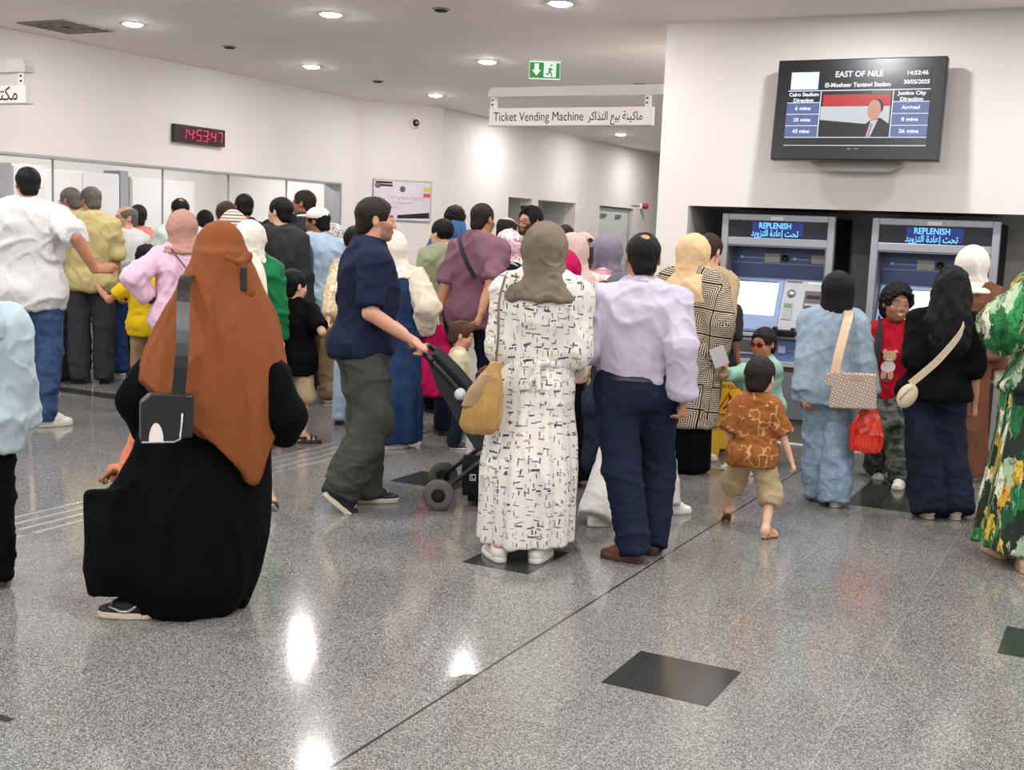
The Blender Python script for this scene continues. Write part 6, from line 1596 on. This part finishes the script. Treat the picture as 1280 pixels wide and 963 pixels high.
p = Person('person in a sage green tee facing the notice board wall', (554, 275), 10.1, -45, skin='light', build=1.08); p.body(fem=True); p.hair(H_BLACK, 'bun'); p.top('t_shirt', C_SAGE, hem=.78, sleeve=1.0, infl=.03, loose=.02, female=True, amp=1.3); p.trousers(C_BLACK, wide=.02); p.shoes('sneaker', (40, 38, 40), (60, 56, 54))
p = Person('person in a blue hood or cap behind the sage green tee', (569, 261), 11.5, 0, skin='tan'); p.body(); p.hair(H_BLACK, 'curly'); p.top('hooded_top', fabric('mid_blue_fleece', (70, 112, 164)), hem=.84, sleeve=2, infl=.03)
p.cloth('hood', [p.he((0, -.03, -.03), (.10, .12, .075), 0), ell(p.nk + L(0, -.03, .03), (.12, .12, .10), .04), p.he((0, .12, -.02), (.07, .10, .09), .01, 's')], MATS['mid_blue_fleece'], ()); p.trousers(C_DKJ); p.shoes('sneaker', (40, 38, 40), (60, 56, 54))
p = Person('person in a mauve polo with a black crossbody strap', (604, 253), 9.0, 10, skin='tan', build=1.0)
p.pose(feet=[(L(-.24, -.10), -25, 0), (L(.10, .05), 15, 0)], hips=(-.06, 0), head=(28, 6, 0), hands=(p.px(545, 400, .05), p.px(597, 404, -.25)), pole=((-.5, -1, 0), (.5, -1, 0)), curl=(.9, .3)); p.body(stubble=.5); p.hair(H_DARK, 'crop'); p.top('polo_shirt', C_MAUVE, hem=.82, sleeve=.95, infl=.019, loose=.006, sl_r=.7, collar=.032, amp=1.3); p.trousers(C_DKJ, loose=.008); p.shoes('sneaker', (26, 24, 26), (60, 50, 50))
p.strap('crossbody_strap', [p.px(575, 287, -.05), p.px(574, 300, -.16), p.px(582, 325, -.19), p.px(594, 348, -.17)], M_LEAB, .035)
mg = tag(empty('shopping_bag', at(532, 455, 8.55), R(20)), 'large magenta shopping bag hanging from the mauve polo person’s hand', 'bag')
P_ = [prof([(-.22, 0, 0, .21, .07), (-.15, 0, 0, .22, .085), (.0, .01, 0, .19, .075), (.14, .03, 0, .13, .05), (.22, .045, 0, .09, .035), (.28, .055, 0, .05, .02)], 0, pleat=(5, .05, .3, .2))]
V_, Q_ = solid(P_, .009); V_ = fold(V_, normals(V_, Q_), (9, 9, 5), .014, 4, True); link('bag_body', np_mesh('bag_body', V_, Q_), C_MAGENTA, mg)
MB().tube(smooth_path([(.03, -.02, .25), (.05, -.02, .34), (.075, -.02, .36), (.09, -.02, .27)], 4), .008).build('handle', C_WHITE, mg)
p = Person('toddler in a cream tee being touched on the head', (576, 403), 8.45, 88, hh=.19, skin='rosy'); p.pose(head=(6, 14, 0), hands=(None, None)); p.body(child=True); p.hair(H_KID, 'kid'); p.top('t_shirt', fabric('cream_tee', (220, 208, 172)), hem=.80, sleeve=.8, infl=.02); p.trousers(C_DKJ, wide=.01); p.shoes('sneaker', (40, 36, 38), (190, 186, 184))

p = Person('person in a pink floral headscarf with a dark backpack', (637, 287), 9.5, 10, skin='light', extra=.012, build=1.05); p.body(fem=True); p.hijab(C_FLORAL, drape=.10); p.top('blouse', C_CREAM, hem=.8, sleeve=2, infl=.022, female=True); p.skirt(C_DKJ); p.shoes('flat', (40, 38, 40), (60, 56, 54))
bp_c = L(*(p.M @ L(0, -.21) + p.o), 1.12)
bk = tag(empty('backpack', bp_c, p.rz), 'dark navy backpack with a white rim worn over the floral headscarf', 'backpack')
V_, Q_ = solid([rbox((0, 0, 0), (.155, .07, .20), .06), rbox((0, -.06, -.06), (.12, .04, .11), .035, k=.01)], .009); link('pack_body', np_mesh('pack_body', V_, Q_), fabric('navy_nylon', (30, 34, 48)), bk)
MB().tube(smooth_path([(-.14, -.03, -.05), (-.15, -.04, .10), (-.09, -.05, .185), (.09, -.05, .185), (.15, -.04, .10), (.14, -.03, -.05)], 4), .008).build('white_rim', C_WHITE, bk)
MB().tube(smooth_path([(-.03, .02, .195), (-.025, .02, .225), (.025, .02, .225), (.03, .02, .195)], 3), .007).build('grab_handle', M_LEAB, bk)
for lab, hx, D_, fc, hr, hm, tp, mt, sk, hd_ in (
    ('balding person in glasses behind the pink floral headscarf', (634, 272), 11.0, 60, 'ring', H_DARK, 'shirt', C_PINKBG, 'rosy', (0, 5, 0)),
    ('dark haired person facing the bearded person', (650, 283), 12.2, 60, 'short', H_BLACK, 'shirt', C_CHAR, 'brown', (0, 0, 0)),
    ('dark haired person behind the taupe headscarf', (707, 282), 11.6, 0, 'short', H_DARK, 'shirt', C_CHAR, 'tan', (0, 0, 0))):
    p = Person(lab, hx, D_, fc, skin=sk, head=hd_); p.body(); p.hair(hm, hr)
    if hr == 'ring': glasses(p, M_BLK)
    p.top(tp, mt, hem=.86, sleeve=2, infl=.022, collar=.02); p.trousers(C_DKGREY); p.shoes('leather', (30, 28, 28), (30, 28, 28))
p = Person('bearded person in glasses facing back through the crowd', (665, 260), 9.9, -118, skin='tan'); p.pose(head=(-18, 2, 0)); p.body(beard=.95); p.hair(H_BLACK, 'quiff'); glasses(p, M_BLK); p.top('shirt', fabric('sand_shirt', (206, 178, 142)), hem=.84, sleeve=2, infl=.022, collar=.03); p.trousers(C_BEIGE); p.shoes('leather', (90, 66, 50), (60, 44, 36))

# ------------------------------------------------------------------ woman in the long printed dress
p = Person('person in a long white printed dress and taupe headscarf', (684, 270), 5.70, 2, skin='olive', extra=.012, build=1.04)
p.pose(feet=[(p.gp(614, 700)[:2] + L(.02, .03), -22, 0), (p.gp(668, 702)[:2] + L(.02, .03), 16, 0)], hips=(-.03, -.02), hands=(p.px(640, 446, .26), p.px(712, 452, .26)), pole=((-.15, -1, -.5), (.15, -1, -.5)), head=(10, 6, 0)); p.body(fem=True)
p.hijab(C_TAUPE, drape=.11, amp=1.1, wide=.9)
S_ = p.s; uvp = (p.pelvis[0], p.pelvis[1], .26)
p.top('dress_bodice', M_DASH, hem=1.0, sleeve=1.92, infl=.026, loose=.010, female=True, amp=.9, uv=uvp, sl_r=1.5, tuck=True)
p.skirt(M_DASH, 'dress_skirt', waist=1.06, hem=.085, hw=.246, hd=.25, pleat=(11, .085, .95, .7), infl=.030, uv=uvp, off=(-.01, -.06), mid=(.226, .225))
p.cloth('waist_tie', [prof(p.rows(.040, p.hanging_z(1.035), p.hanging_z(1.065), female=True), 0), cone(p.sp(p.hanging_z(1.05)) + L(.02, -.155, 0), p.sp(p.hanging_z(1.05)) + L(.06, -.155, .01), .014, .018, .01), cone(p.sp(p.hanging_z(1.05)) + L(.02, -.155, 0), p.sp(p.hanging_z(.93)) + L(.03, -.175, 0), .012, .015, .01), cone(p.sp(p.hanging_z(1.05)) + L(.02, -.155, 0), p.sp(p.hanging_z(.93)) + L(-.02, -.175, 0), .012, .015, .01)], M_DASH, (), vox=.0065, uv=uvp)
p.shoes('sneaker', (222, 218, 212), (216, 212, 204))
tc_ = at(602, 500, 5.60)
tb_ = tag(empty('tote_bag', tc_, p.rz), 'gathered tan tote bag hanging from the printed dress person’s arm', 'bag')
P_ = [prof([(-.155, -.005, 0, .055, .045), (-.135, -.005, 0, .085, .065), (-.05, .0, 0, .085, .07), (.06, .018, 0, .068, .055), (.14, .045, 0, .036, .03), (.18, .062, 0, .022, .02)], 0, pleat=(9, .11, .19, .2))]
V_, Q_ = solid(P_, .0065); V_ = fold(V_, normals(V_, Q_), (16, 16, 4), .006, 4, True); link('bag_body', np_mesh('bag_body', V_, Q_), fabric('tan_pleated', (174, 138, 84), 0.5, var=.15), tb_)
P_ = [prof([(-.03, -.052, -.03, .040, .035), (.05, -.018, -.03, .045, .035), (.13, .028, -.02, .032, .028)], 0, pleat=(6, .08, .14, .2))]
V_, Q_ = solid(P_, .0065); link('checked_panel', np_mesh('checked_panel', V_, Q_), mat_check('tan_check', (120, 88, 60), (186, 156, 116), 60), tb_)
MB().ribbon(smooth_path([(.06, 0, .17), (.066, 0, .30), (.062, .03, .46), (.085, .06, .58)], 4), (1, 0, 0), .012, .005).build('strap', plain('tan_strap', (112, 92, 72), .5), tb_)

# ------------------------------------------------------------------ between the dress and the lavender shirt
p = Person('person in a pinkish beige headscarf beside the taupe headscarf', (717, 291), 8.0, 10, skin='light', extra=.012); p.body(fem=True); p.hijab(C_PINKBG, drape=.16, wide=1.05); p.top('blouse', C_CREAM, hem=.8, sleeve=2, infl=.022, female=True); p.skirt(C_BLACK); p.shoes('flat', (40, 38, 40), (60, 56, 54))
p = Person('child in a magenta headscarf mostly behind the printed dress', (706, 312), 7.3, 0, hh=.22, skin='light', extra=.012); p.body(fem=True); p.hijab(C_MAGENTA, drape=.05); p.top('blouse', fabric('blush_blouse', (220, 186, 172)), hem=.8, sleeve=2, infl=.02, female=True); p.skirt(C_BLACK); p.shoes('flat', (40, 38, 40), (60, 56, 54))
p = Person('person with sunglasses on a pale pink scarf at the back', (730, 291), 10.8, 165, skin='rosy', extra=.012); p.body(fem=True); p.hijab(C_PINKBG, drape=.14); glasses(p, M_BLK, M_LENSD, 'sunglasses', zup=.06, yb=.004); p.top('blouse', C_CREAM, hem=.8, sleeve=2, infl=.022, female=True); p.skirt(C_CHAR); p.shoes('flat', (40, 38, 40), (60, 56, 54))
p = Person('person in a grey violet headscarf and striped shawl holding a phone', (758, 295), 8.7, -75, skin='tan', extra=.012, build=1.0)
p.pose(hands=(p.px(736, 345, .1), p.px(737, 340, -.1)), curl=(.7, .7), pole=((-.5, -.3, -.9), (.5, -.3, -.9)), hdir=(None, L(0, .3, 1)), head=(0, 6, 0)); p.body(fem=True); p.hijab(C_VIOLET, drape=.10); p.top('shawl', C_SHAWL, hem=.86, sleeve=1.6, infl=.03, loose=.02, female=True, amp=1.3); p.skirt(fabric('pale_grey_skirt', (188, 186, 186)), hem=.06); p.shoes('flat', (40, 38, 40), (60, 56, 54))
ph = tag(empty('mobile_phone', at(739, 322, 8.55), p.rz), 'black mobile phone held by the grey violet headscarf person', 'phone'); MB().box(-.037, .037, -.005, .005, -.075, .075).build('phone_case', M_BLK, ph, .004); MB().box(-.034, .034, -.006, -.005, -.07, .07).build('phone_screen', M_LENSD, ph); MB().box(-.03, -.008, .005, .008, .045, .068).build('camera_block', M_BLKM, ph)
p = Person('person in wide white trousers and slate headscarf behind the lavender shirt', (783, 303), 6.75, 62, skin='olive', extra=.012, build=1.0)
p.pose(feet=[(p.gp(838, 642)[:2], 8, 0), (p.gp(752, 657)[:2], 0, 0)], hips=(0, .0), head=(0, 4, 0)); 
p.body(fem=True); p.hijab(C_GREYH, drape=.14); p.trousers(fabric('white_linen', (206, 202, 198)), wide=.035, loose=.012, amp=.5); p.shoes('sneaker', (222, 220, 216), (222, 218, 210))
p.top('long_jacket', fabric('ink_denim', (34, 44, 62)), hem=.46, sleeve=2, infl=.028, loose=.03, female=True)
hb = tag(empty('handbag', at(742, 395, 6.5), R(30)), 'brown leather handbag beside the lavender shirt person’s elbow', 'bag'); MB().prism([(-.06, -.07), (.06, -.055), (.05, .08), (-.02, .06), (-.06, .02)], 'y', -.035, .035).build('bag_body', M_LEABR, hb, .012); MB().tube(smooth_path([(-.03, 0, .05), (-.01, 0, .15), (.05, 0, .19), (.10, .05, .14)], 4), .006).build('handle', M_LEABR, hb); MB().tube([(-.05, -.037, .03), (.05, -.037, .06)], .003, 6).build('zip', M_SILV, hb)

# ------------------------------------------------------------------ man in the lavender shirt
p = Person('person in a lavender shirt and navy trousers with brown shoes', (806, 280), 5.8, -4, skin='tan', build=1.1, belly=.03)
p.pose(feet=[(p.gp(778, 702)[:2] + L(.02, .02), -62, 0), (p.gp(816, 690)[:2], 12, 0)], hips=(.0, 0), hands=(p.px(744, 436, .26), p.px(853, 496, .0)), pole=((-.35, -1, -.1), (.05, -1, -.1)), armk=.97, head=(-4, 5, 0), curl=(.5, .5)); p.body(stubble=.3); p.hair(H_BLACK, 'balding'); p.top('shirt', C_LAV, hem=.985, sleeve=1.97, infl=.024, loose=.012, collar=.036, cuff=1, tuck=True, amp=1.2); p.trousers(C_NAVYT, infl=.024, waist=1.015, loose=.004); belt(p, M_LEAB, .985, .034); p.shoes('leather', (98, 62, 46), (58, 38, 30))

# ------------------------------------------------------------------ woman in the striped cardigan
p = Person('person in a beige headscarf and black and cream geometric cardigan', (869, 293), 7.9, 30, skin='light', extra=.012, build=1.12)
p.pose(hands=(None, p.px(893, 446, -.05)), pole=((-.5, -.8, -.2), (.8, -.4, -.3)), head=(10, 6, 0), curl=(.4, .5)); p.body(fem=True); p.hijab(C_CREAMH, drape=.20, wide=.9)
uvp = (p.pelvis[0], p.pelvis[1], .25)
p.top('cardigan', M_CARD, hem=.36, sleeve=1.8, infl=.032, loose=.025, female=True, uv=uvp, amp=.8, sl_r=1.6); p.skirt(C_ABAYA, hem=.02, hw=.22, hd=.2, pleat=(6, .02, .5, 0)); p.shoes('flat', (40, 38, 40), (60, 56, 54))
p = Person('person in khaki trousers using the ticket machine', (888, 290), 8.42, 15, skin='rosy'); p.pose(feet=[(L(-.11, .0), 25, 0), (L(.06, -.16), 55, 0)], head=(20, 18, 0), hands=(None, p.px(902, 445, -.25)), pole=((-.5, -.8, -.2), (.8, -.6, -.3))); p.body(); p.hair(H_BROWN, 'short'); p.top('shirt', C_BEIGE, hem=.86, sleeve=2, infl=.022, collar=.02); p.trousers(fabric('dark_khaki', (112, 96, 66)), loose=.012); p.shoes('sneaker', (212, 206, 192), (214, 206, 190))
p = Person('child with dark hair close to the ticket machine screen', (907, 341), 8.8, 50, hh=.215, skin='brown', head=(30, 10, 0)); p.body(child=True); p.hair(H_BLACK, 'pony'); p.top('t_shirt', C_CHAR, hem=.8, sleeve=.9, infl=.02); p.trousers(C_DKJ); p.shoes('flat', (40, 38, 40), (60, 56, 54))
p = Person('child in red sunglasses and a mint top reaching out', (958, 406), 8.0, -118, hh=.20, skin='tan')
p.pose(feet=[(L(-.10, .10), 0, 0), (L(.10, .14), 0, 0)], hands=(p.px(910, 462, .1), p.px(904, 470, -.15)), head=(-28, 4, 0), armk=1.35, curl=(.3, .3), hips=(0, -.05), pole=((-.3, -.4, -.9), (.3, -.4, -.9))); p.body(child=True); p.hair(H_DARK, 'kid'); glasses(p, M_LENSR, M_LENSR, 'sunglasses'); p.top('sweater', C_MINT, hem=.8, sleeve=1.9, infl=.022, loose=.01); p.trousers(mat_blotch('printed_trousers', [(70, 120, 130), (150, 90, 130), (60, 80, 120)], 20)); p.shoes('sneaker', (222, 218, 212), (216, 212, 204))
pp = tag(MB().box(-.05, .05, -.001, .001, -.07, .07).build('paper_slip', C_WHITE), 'white paper slip held out beside the striped cardigan', 'paper'); pp.location = at(899, 446, 7.75); pp.rotation_euler = (R(15), R(-25), R(30))

# ------------------------------------------------------------------ toddler, denim girl, boy in red, women at the machines
p = Person('toddler in a brown printed tee and khaki shorts walking away', (952, 441), 6.32, 6, hh=.205, skin='light', build=.93)
p.pose(feet=[(p.gp(900, 655)[:2] + L(.03, .05), -18, 40), (p.gp(960, 673)[:2], 28, 0)], hips=(-.01, -.02), hands=(p.px(924, 565, .1), p.px(990, 578, 0)), pole=((-.8, -.6, 0), (.8, -.6, 0)), head=(12, 4, 0), armk=1.05, curl=(.4, .25)); p.body(child=True, bare_feet=True); p.hair(H_DARK, 'kid'); p.top('t_shirt', C_TODSH, hem=.80, sleeve=.95, infl=.026, loose=.012, amp=1.4, sl_r=1.25); p.trousers(C_BEIGE, 'shorts', ends=.36, wide=.014, loose=.011, infl=.012, amp=1.4); p.shoes('sandal', (196, 150, 108), (110, 78, 60))
p = Person('child in a washed denim jacket and jeans with a black bob', (1049, 341), 7.08, 2, hh=.218, skin='tan', build=1.0)
p.pose(feet=[(p.gp(1022, 626)[:2] + L(.0, .05), -8, 0), (p.gp(1045, 633)[:2] + L(.0, .02), 14, 0)], hips=(-.02, 0), hands=(p.px(1006, 500, .03), p.px(1086, 496, .02)), pole=((-.3, -1, 0), (.3, -1, 0))); p.body(fem=True); p.hair(H_BLACK, 'bob')
p.top('denim_jacket', C_LTJ, hem=.80, sleeve=1.93, infl=.028, loose=.022, female=True, cuff=1, collar=.02, amp=.9, sl_r=1.35); p.trousers(C_LTJ2, wide=.030, loose=.008, infl=.012, amp=1.4); p.shoes('flat', (220, 218, 214), (216, 212, 204))
p.cloth('jacket_waistband', [prof([(z, x, y, a + .050, b + .050) for z, x, y, a, b in p.rows(0, p.hanging_z(.795), p.hanging_z(.83), female=True)], 0)], C_LTJ, (), vox=.008)
p.cloth('jacket_yoke_seam', [prof([(z, x, y, a + .046, b + .046) for z, x, y, a, b in p.rows(0, p.hanging_z(1.245), p.hanging_z(1.255), female=True)], 0)], C_LTJ2, (), vox=.006)
cb_ = at(1067, 489, 6.86)
cb = tag(empty('crossbody_bag', cb_, p.rz), 'beige woven pattern crossbody bag on the denim jacket', 'bag')
MB().prism([(-.13, -.105), (.135, -.095), (.118, .105), (-.12, .105)], 'y', -.03, .03).build('bag_body', mat_check('monogram_canvas', (196, 180, 166), (134, 108, 96), 34, .5), cb, .008)
MB().box(-.025, .045, -.033, -.03, .065, .09).build('emblem_patch', plain('tan_patch', (170, 140, 116), .5), cb)
MB().box(-.165, -.115, -.025, .02, .02, .095).build('hanging_pouch', MATS['monogram_canvas'], cb, .006)
Rq = np.array([[math.cos(-p.rz), -math.sin(-p.rz), 0], [math.sin(-p.rz), math.cos(-p.rz), 0], [0, 0, 1]])
MB().ribbon(smooth_path([Rq @ (at(x, y, d) - cb_) for x, y, d in ((1062, 389, 7.02), (1059, 402, 6.89), (1049, 440, 6.85), (1043, 468, 6.86))], 4), (1, 0, 0), .05, .004).build('strap', plain('tan_strap_leather', (214, 178, 146), .5), cb)
for sx in (0,): MB().tube([Rq @ (at(1043, 466, 6.86) - cb_), (-.10, 0, .10)], .006, 8).build('strap_ring', M_SILV, cb)
rb_ = at(1084, 536, 6.98)
rb = tag(empty('plastic_bag', rb_, p.rz), 'bright red plastic bag hanging from the denim child’s hand', 'bag')
P_ = [prof([(-.13, .0, 0, .075, .055), (-.11, .0, 0, .088, .068), (.0, -.002, 0, .088, .06), (.07, -.003, 0, .065, .045), (.115, 0, 0, .035, .028), (.145, .003, 0, .014, .014)], 0, pleat=(7, .10, .14, .5))]
V_, Q_ = solid(P_, .006); V_ = fold(V_, normals(V_, Q_), (22, 22, 12), .008, 6, True); link('bag_body', np_mesh('bag_body', V_, Q_), plain('red_plastic', (206, 48, 22), .25, 0, .6, .25, 26), rb)
MB().tube(smooth_path([(-.01, 0, .13), (-.006, 0, .18), (.006, 0, .19), (.012, 0, .13)], 3), .006).build('handle', MATS['red_plastic'], rb)

p = Person('smiling child in a crimson tee with backpack straps', (1123, 346), 7.95, 172, hh=.235, skin='brown', build=1.0)
p.pose(feet=[(p.gp(1124, 610)[:2], 20, 0), (p.gp(1094, 596)[:2], -10, 20)], head=(-14, -2, -6), hips=(.03, 0)); p.body(child=True, smile=True); p.hair(H_BLACK, 'curly'); p.top('t_shirt', C_RED, hem=.82, sleeve=1.0, infl=.026, loose=.012, sl_r=1.2)
p.trousers(C_CAMO, loose=.016, wide=.012, amp=1.4); p.shoes('sneaker', (210, 204, 194), (214, 208, 196))
# printed bear figure on the shirt front
def on_front(p, x, z, off=0.0):
    A = np.array(p.rows(.046, None, None)); ip = lambda c: np.interp(z, A[:, 0], A[:, c])
    return L(ip(1) + x, ip(2) + ip(4) * math.sqrt(max(1 - (x / ip(3)) ** 2, .05)) + off, z)
def chest_disc(p, name, x, z, rx, rz, mat, off=.0):
    V = [tuple(on_front(p, x, z, off))]
    for k in range(20):
        a = 2 * math.pi * k / 20; V.append(tuple(on_front(p, x + rx * math.cos(a), z + rz * math.sin(a), off)))
    n = len(V); V2 = [(a, b - .004, c) for a, b, c in V]
    F = [(0, 1 + (k + 1) % 20, 1 + k) for k in range(20)] + [(n, n + 1 + k, n + 1 + (k + 1) % 20) for k in range(20)] + [(1 + k, 1 + (k + 1) % 20, n + 1 + (k + 1) % 20, n + 1 + k) for k in range(20)]
    return MB().add(V + V2, F).build(name, mat, shirt_o)
shirt_o = [o for o in p.root.children if o.name.startswith('t_shirt')][0]
pb, pw_, pd = plain('print_bear', (196, 160, 130), .8), plain('print_white', (226, 220, 214), .8), plain('print_brown', (120, 60, 50), .8)
zc = p.hanging_z(1.14); xo = .015
for nm, x, z, rx, rz, m, o in (('printed_ear', xo - .034, zc + .085, .016, .016, pb, .006), ('printed_ear', xo + .034, zc + .085, .016, .016, pb, .006), ('printed_head', xo, zc + .055, .042, .038, pb, .008), ('printed_muzzle', xo, zc + .043, .018, .014, pw_, .011), ('printed_nose', xo, zc + .048, .006, .004, pd, .014),
        ('printed_shirt', xo, zc - .015, .046, .040, pw_, .008), ('printed_leg', xo - .022, zc - .072, .018, .030, pb, .008), ('printed_leg', xo + .022, zc - .072, .018, .030, pb, .008), ('printed_dot', xo - .085, zc + .05, .014, .014, plain('print_rose', (222, 130, 140), .8), .006), ('printed_wheel', xo, zc - .105, .035, .012, pd, .010)): chest_disc(p, nm, x, z, rx, rz, m, o)
for sg in (-1, 1): p.strap('backpack_strap', [p.sh[sg > 0] * .75 + p.nk * .25 + L(0, -.06, .075), p.sh[sg > 0] * .80 + p.nk * .20 + L(0, .05, .07), p.sh[sg > 0] * .84 + p.sp(p.zsh) * .16 + L(0, .135, -.06), p.sh[sg > 0] * .95 + L(0, .125, -.15), p.sh[sg > 0] * 1.02 + L(0, .06, -.22)], fabric('grey_webbing', (52, 52, 56)), .05)

p = Person('person in a black tee and dark jeans with long curly black hair', (1192, 327), 6.95, 6, skin='tan', build=1.08)
p.pose(feet=[(p.gp(1152, 646)[:2] + L(.02, .02), -28, 0), (p.gp(1192, 648)[:2] + L(.0, .02), -14, 0)], hips=(-.05, 0), hands=(p.px(1140, 474, .20), None), pole=((.1, -1, -.4), (.28, -1, -.1)), head=(-5, 6, 0)); p.body(fem=True); p.hair(H_BLACK, 'long'); p.top('t_shirt', C_BLACK, hem=.88, sleeve=1.05, infl=.024, loose=.012, female=True, sl_r=1.1); p.trousers(C_DKJ, wide=.040, loose=.010, infl=.012); p.shoes('flat', (206, 194, 178), (206, 194, 178))
wb_ = at(1134, 495, 6.75)
wb = tag(empty('half_moon_bag', wb_, p.rz), 'cream half moon shoulder bag at the black tee person’s hip', 'bag')
V_, Q_ = solid([ell((0, 0, 0), (.052, .035, .075), .0, rotm(0, 0, 25))], .006); link('bag_body', np_mesh('bag_body', V_, Q_), M_CRML, wb); MB().tube(smooth_path([(-.035, -.035, -.02), (0, -.038, .03), (.03, -.034, .06)], 3), .003, 6).build('zip', M_SILV, wb)
Rq = np.array([[math.cos(-p.rz), -math.sin(-p.rz), 0], [math.sin(-p.rz), math.cos(-p.rz), 0], [0, 0, 1]])
MB().ribbon(smooth_path([Rq @ (at(x, y, d) - wb_) for x, y, d in ((1138, 480, 6.74), (1155, 466, 6.72), (1175, 448, 6.70), (1198, 421, 6.72), (1205, 405, 6.76))], 4), (0, 0, 1), .04, .004).build('strap', fabric('cream_webbing', (204, 186, 160)), wb)

p = Person('person in a white headscarf and brown dress facing the second machine', (1218, 307), 8.0, 8, skin='light', extra=.012, build=1.02); p.body(fem=True); p.hijab(C_WHITEH, drape=.06, amp=.6); p.top('dress_bodice', C_BROWN, hem=.94, sleeve=2, infl=.03, loose=.02, female=True); p.skirt(C_BROWN, hem=.05, hw=.22, hd=.2); p.shoes('flat', (216, 210, 200), (216, 210, 200))
p = Person('person in a long green and yellow palm leaf dress at the picture edge', (1362, 268), 5.82, 0, skin='light', extra=.012, build=1.22)
p.pose(feet=[(p.gp(1246, 694)[:2] + L(.0, .0), -25, 0), (p.gp(1282, 716)[:2] + L(.0, .05), -8, 0)], hips=(-.06, 0), hands=(p.px(1262, 432, .22), None), pole=((-.4, -1, -.2), (.28, -1, -.1)), armk=.95); p.body(fem=True); p.hijab(C_CREAMH, drape=.05)
uvp = (p.pelvis[0], p.pelvis[1], .30)
p.top('dress_bodice', M_PALM, hem=.94, sleeve=1.5, infl=.034, loose=.03, female=True, uv=uvp, sl_r=1.7, amp=1.3); p.skirt(M_PALM, 'dress_skirt', waist=1.06, hem=.085, hw=.32, hd=.34, mid=(.29, .27), pleat=(9, .06, .95, .2), infl=.045, uv=uvp); p.shoes('flat', (196, 160, 132), (176, 142, 116))

# ------------------------------------------------------------------ wet floor sign
ws0 = ground(905, 566)
ws = tag(empty('wet_floor_sign', (ws0[0], ws0[1], 0), R(24)), 'yellow folding wet floor caution sign near the ticket machine', 'sign')
M_YEL = plain('sign_yellow', (236, 180, 20), .4, 0, .4, .04)
def sign_leaf(sg):
    tl = math.atan2(.13, .62)
    q = [(-.15, .0), (-.06, .0), (-.05, .05), (.05, .05), (.06, .0), (.15, .0), (.085, .62), (-.085, .62)]
    V = []; 
    for off in (0, .016):
        for x, z in q: V.append((x, sg * (.16 - .14 * z / .62 + off * -1), z))
    n = len(q)
    f = [tuple(range(n)), tuple(range(n, 2 * n))[::-1]] + [(i, n + i, n + (i + 1) % n, (i + 1) % n) for i in range(n)]
    if sg > 0: f = [t_[::-1] for t_ in f]
    # split the concave outline into quads for clean faces
    o = MB().add(V, f).build('panel', M_YEL, ws, .004)
    return o
lf = sign_leaf(-1); sign_leaf(1)
def yl(z): return -(.16 - .14 * z / .62) - .001
rotl = (R(90) - math.atan2(.14, .62), 0, 0)
text('lettering', 'CAUTION', .045, M_INK, lf, (0, yl(.545), .545), rot=rotl, width=.12); text('lettering', 'WET FLOOR', .042, M_INK, lf, (0, yl(.495), .495), rot=rotl, width=.135)
text('lettering', arabic('أرضية مبتلة'), .06, M_INK, lf, (0, yl(.25), .25), rot=rotl, width=.14)
tri = MB().tube([(-.085, yl(.30), .30), (.085, yl(.30), .30), (0, yl(.455), .455)], .009, 6, closed=True).build('warning_triangle', plain('sign_red', (200, 50, 20), .5), lf)
MB().tube([(.01, yl(.41), .41), (-.005, yl(.365), .365), (.02, yl(.33), .33)], .007, 6).build('slipping_figure', M_INK, tri); MB().tube([(-.005, yl(.365), .365), (-.035, yl(.34), .34)], .006, 6).build('slipping_figure_leg', M_INK, tri); MB().tube([(.012, yl(.42), .420), (.0125, yl(.43), .430)], .010, 8).build('slipping_figure_head', M_INK, tri)
MB().box(-.15, .15, -.17, -.155, .21, .215).build('crease', plain('sign_amber', (190, 136, 10), .5), lf).location = (0, .045, 0)
